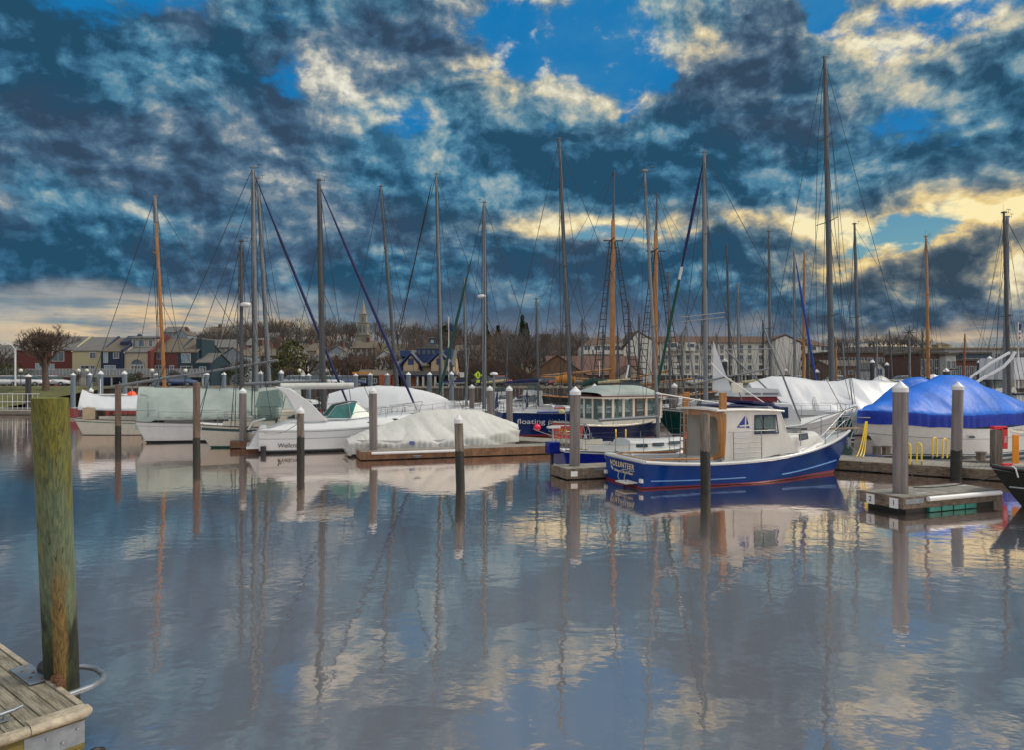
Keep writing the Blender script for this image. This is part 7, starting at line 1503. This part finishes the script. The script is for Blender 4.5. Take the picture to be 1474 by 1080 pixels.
# far wooded hill: a mass of leafless crowns
b = MB(); rd = random.Random(99)
HT = [mat('far_grey_twigs',(.050,.043,.042),.95,0,.3,.1), mat('far_brown_twigs',(.070,.044,.034),.95,0,.3,.1), mat('far_dark_twigs',(.036,.035,.034),.95,0,.3,.1)]
def fuzz(x, y, z, h, w, m, n):
    b.tube([(x,y,z-1),(x,y,z+h*.5)], [h*.03,h*.02], m, 3, False)
    for _ in range(6):
        a = rd.random()*6.283; b.tube([(x,y,z+h*.3),(x+w*.7*cos(a),y+w*.7*sin(a),z+h*rd.uniform(.6,.95))], [h*.012,h*.005], m, 3, False)
    for _ in range(n):
        a = rd.random()*6.283; c = rd.uniform(-.35,1); rr = sqrt(max(0,1-c*c))*w*rd.random()**.33
        p = Vector((x+rr*cos(a), y+rr*sin(a), z+h*.55+c*h*.42*rd.random()**.3)); dr = (p-Vector((x,y,z+h*.3))).normalized()+Vector((rd.uniform(-.5,.5),rd.uniform(-.5,.5),rd.uniform(0,.4))); u = dr.orthogonal().normalized()*h*.0065; b.add([p+u,p-u,p+dr*h*rd.uniform(.10,.2)], [(0,1,2)], m)
for i in range(400):
    y = rd.choice((rd.uniform(180,260), rd.uniform(260,420), rd.uniform(380,450))); px = rd.uniform(255, 850) if i % 5 else rd.uniform(-60, 1560); x = Xp(px, y)
    if abs(px-523) < 16 and y < 400: continue
    h = rd.uniform(7,12)*(1.1 if px > 300 else .75); fuzz(x, y, gz(x,y)-.3, h, h*.42, HT[rd.randrange(3)], 150)
for i in range(70):
    px = rd.uniform(1195, 1350); y = rd.uniform(560,640); x = Xp(px,y); h = rd.uniform(10,15); fuzz(x, y, Z(503-5*sin((px-1195)/155*pi),y)-3, h, h*.5, HT[2], 110)
b.build('wooded_hillside', kind='stuff')
b = MB(); vs = []; n = 40
for i in range(n+1):
    px = 1150+250*i/n; y = 600; x = Xp(px,y); z = Z(505-7*sin(pi*i/n)-.8*noise.noise(Vector((i*.3,0,0))),y); vs += [(x,y-60,0),(x,y,z),(x,y+60,0)]
b.add(vs, [(i*3+k,(i+1)*3+k,(i+1)*3+k+1,i*3+k+1) for i in range(n) for k in (0,1)], HT[2], True); b.build('distant_hill', kind='structure')
# brown undergrowth bank by the brick hall
b = MB(); rd = random.Random(5)
for i in range(9000):
    px = rd.uniform(655,768); d = rd.uniform(108,122); x = Xp(px,d); top = 3.2*(1-((px-712)/60)**2)+.8; z = 2.2+max(.2,top)*rd.random(); p = Vector((x,d,z)); u = Vector((rd.uniform(-1,1),0,rd.uniform(-1,1)))*.06; b.add([p+u,p-u,p+Vector((rd.uniform(-.3,.3),0,rd.uniform(.3,.7)))], [(0,1,2)], HT[1])
b.build('undergrowth', kind='stuff')
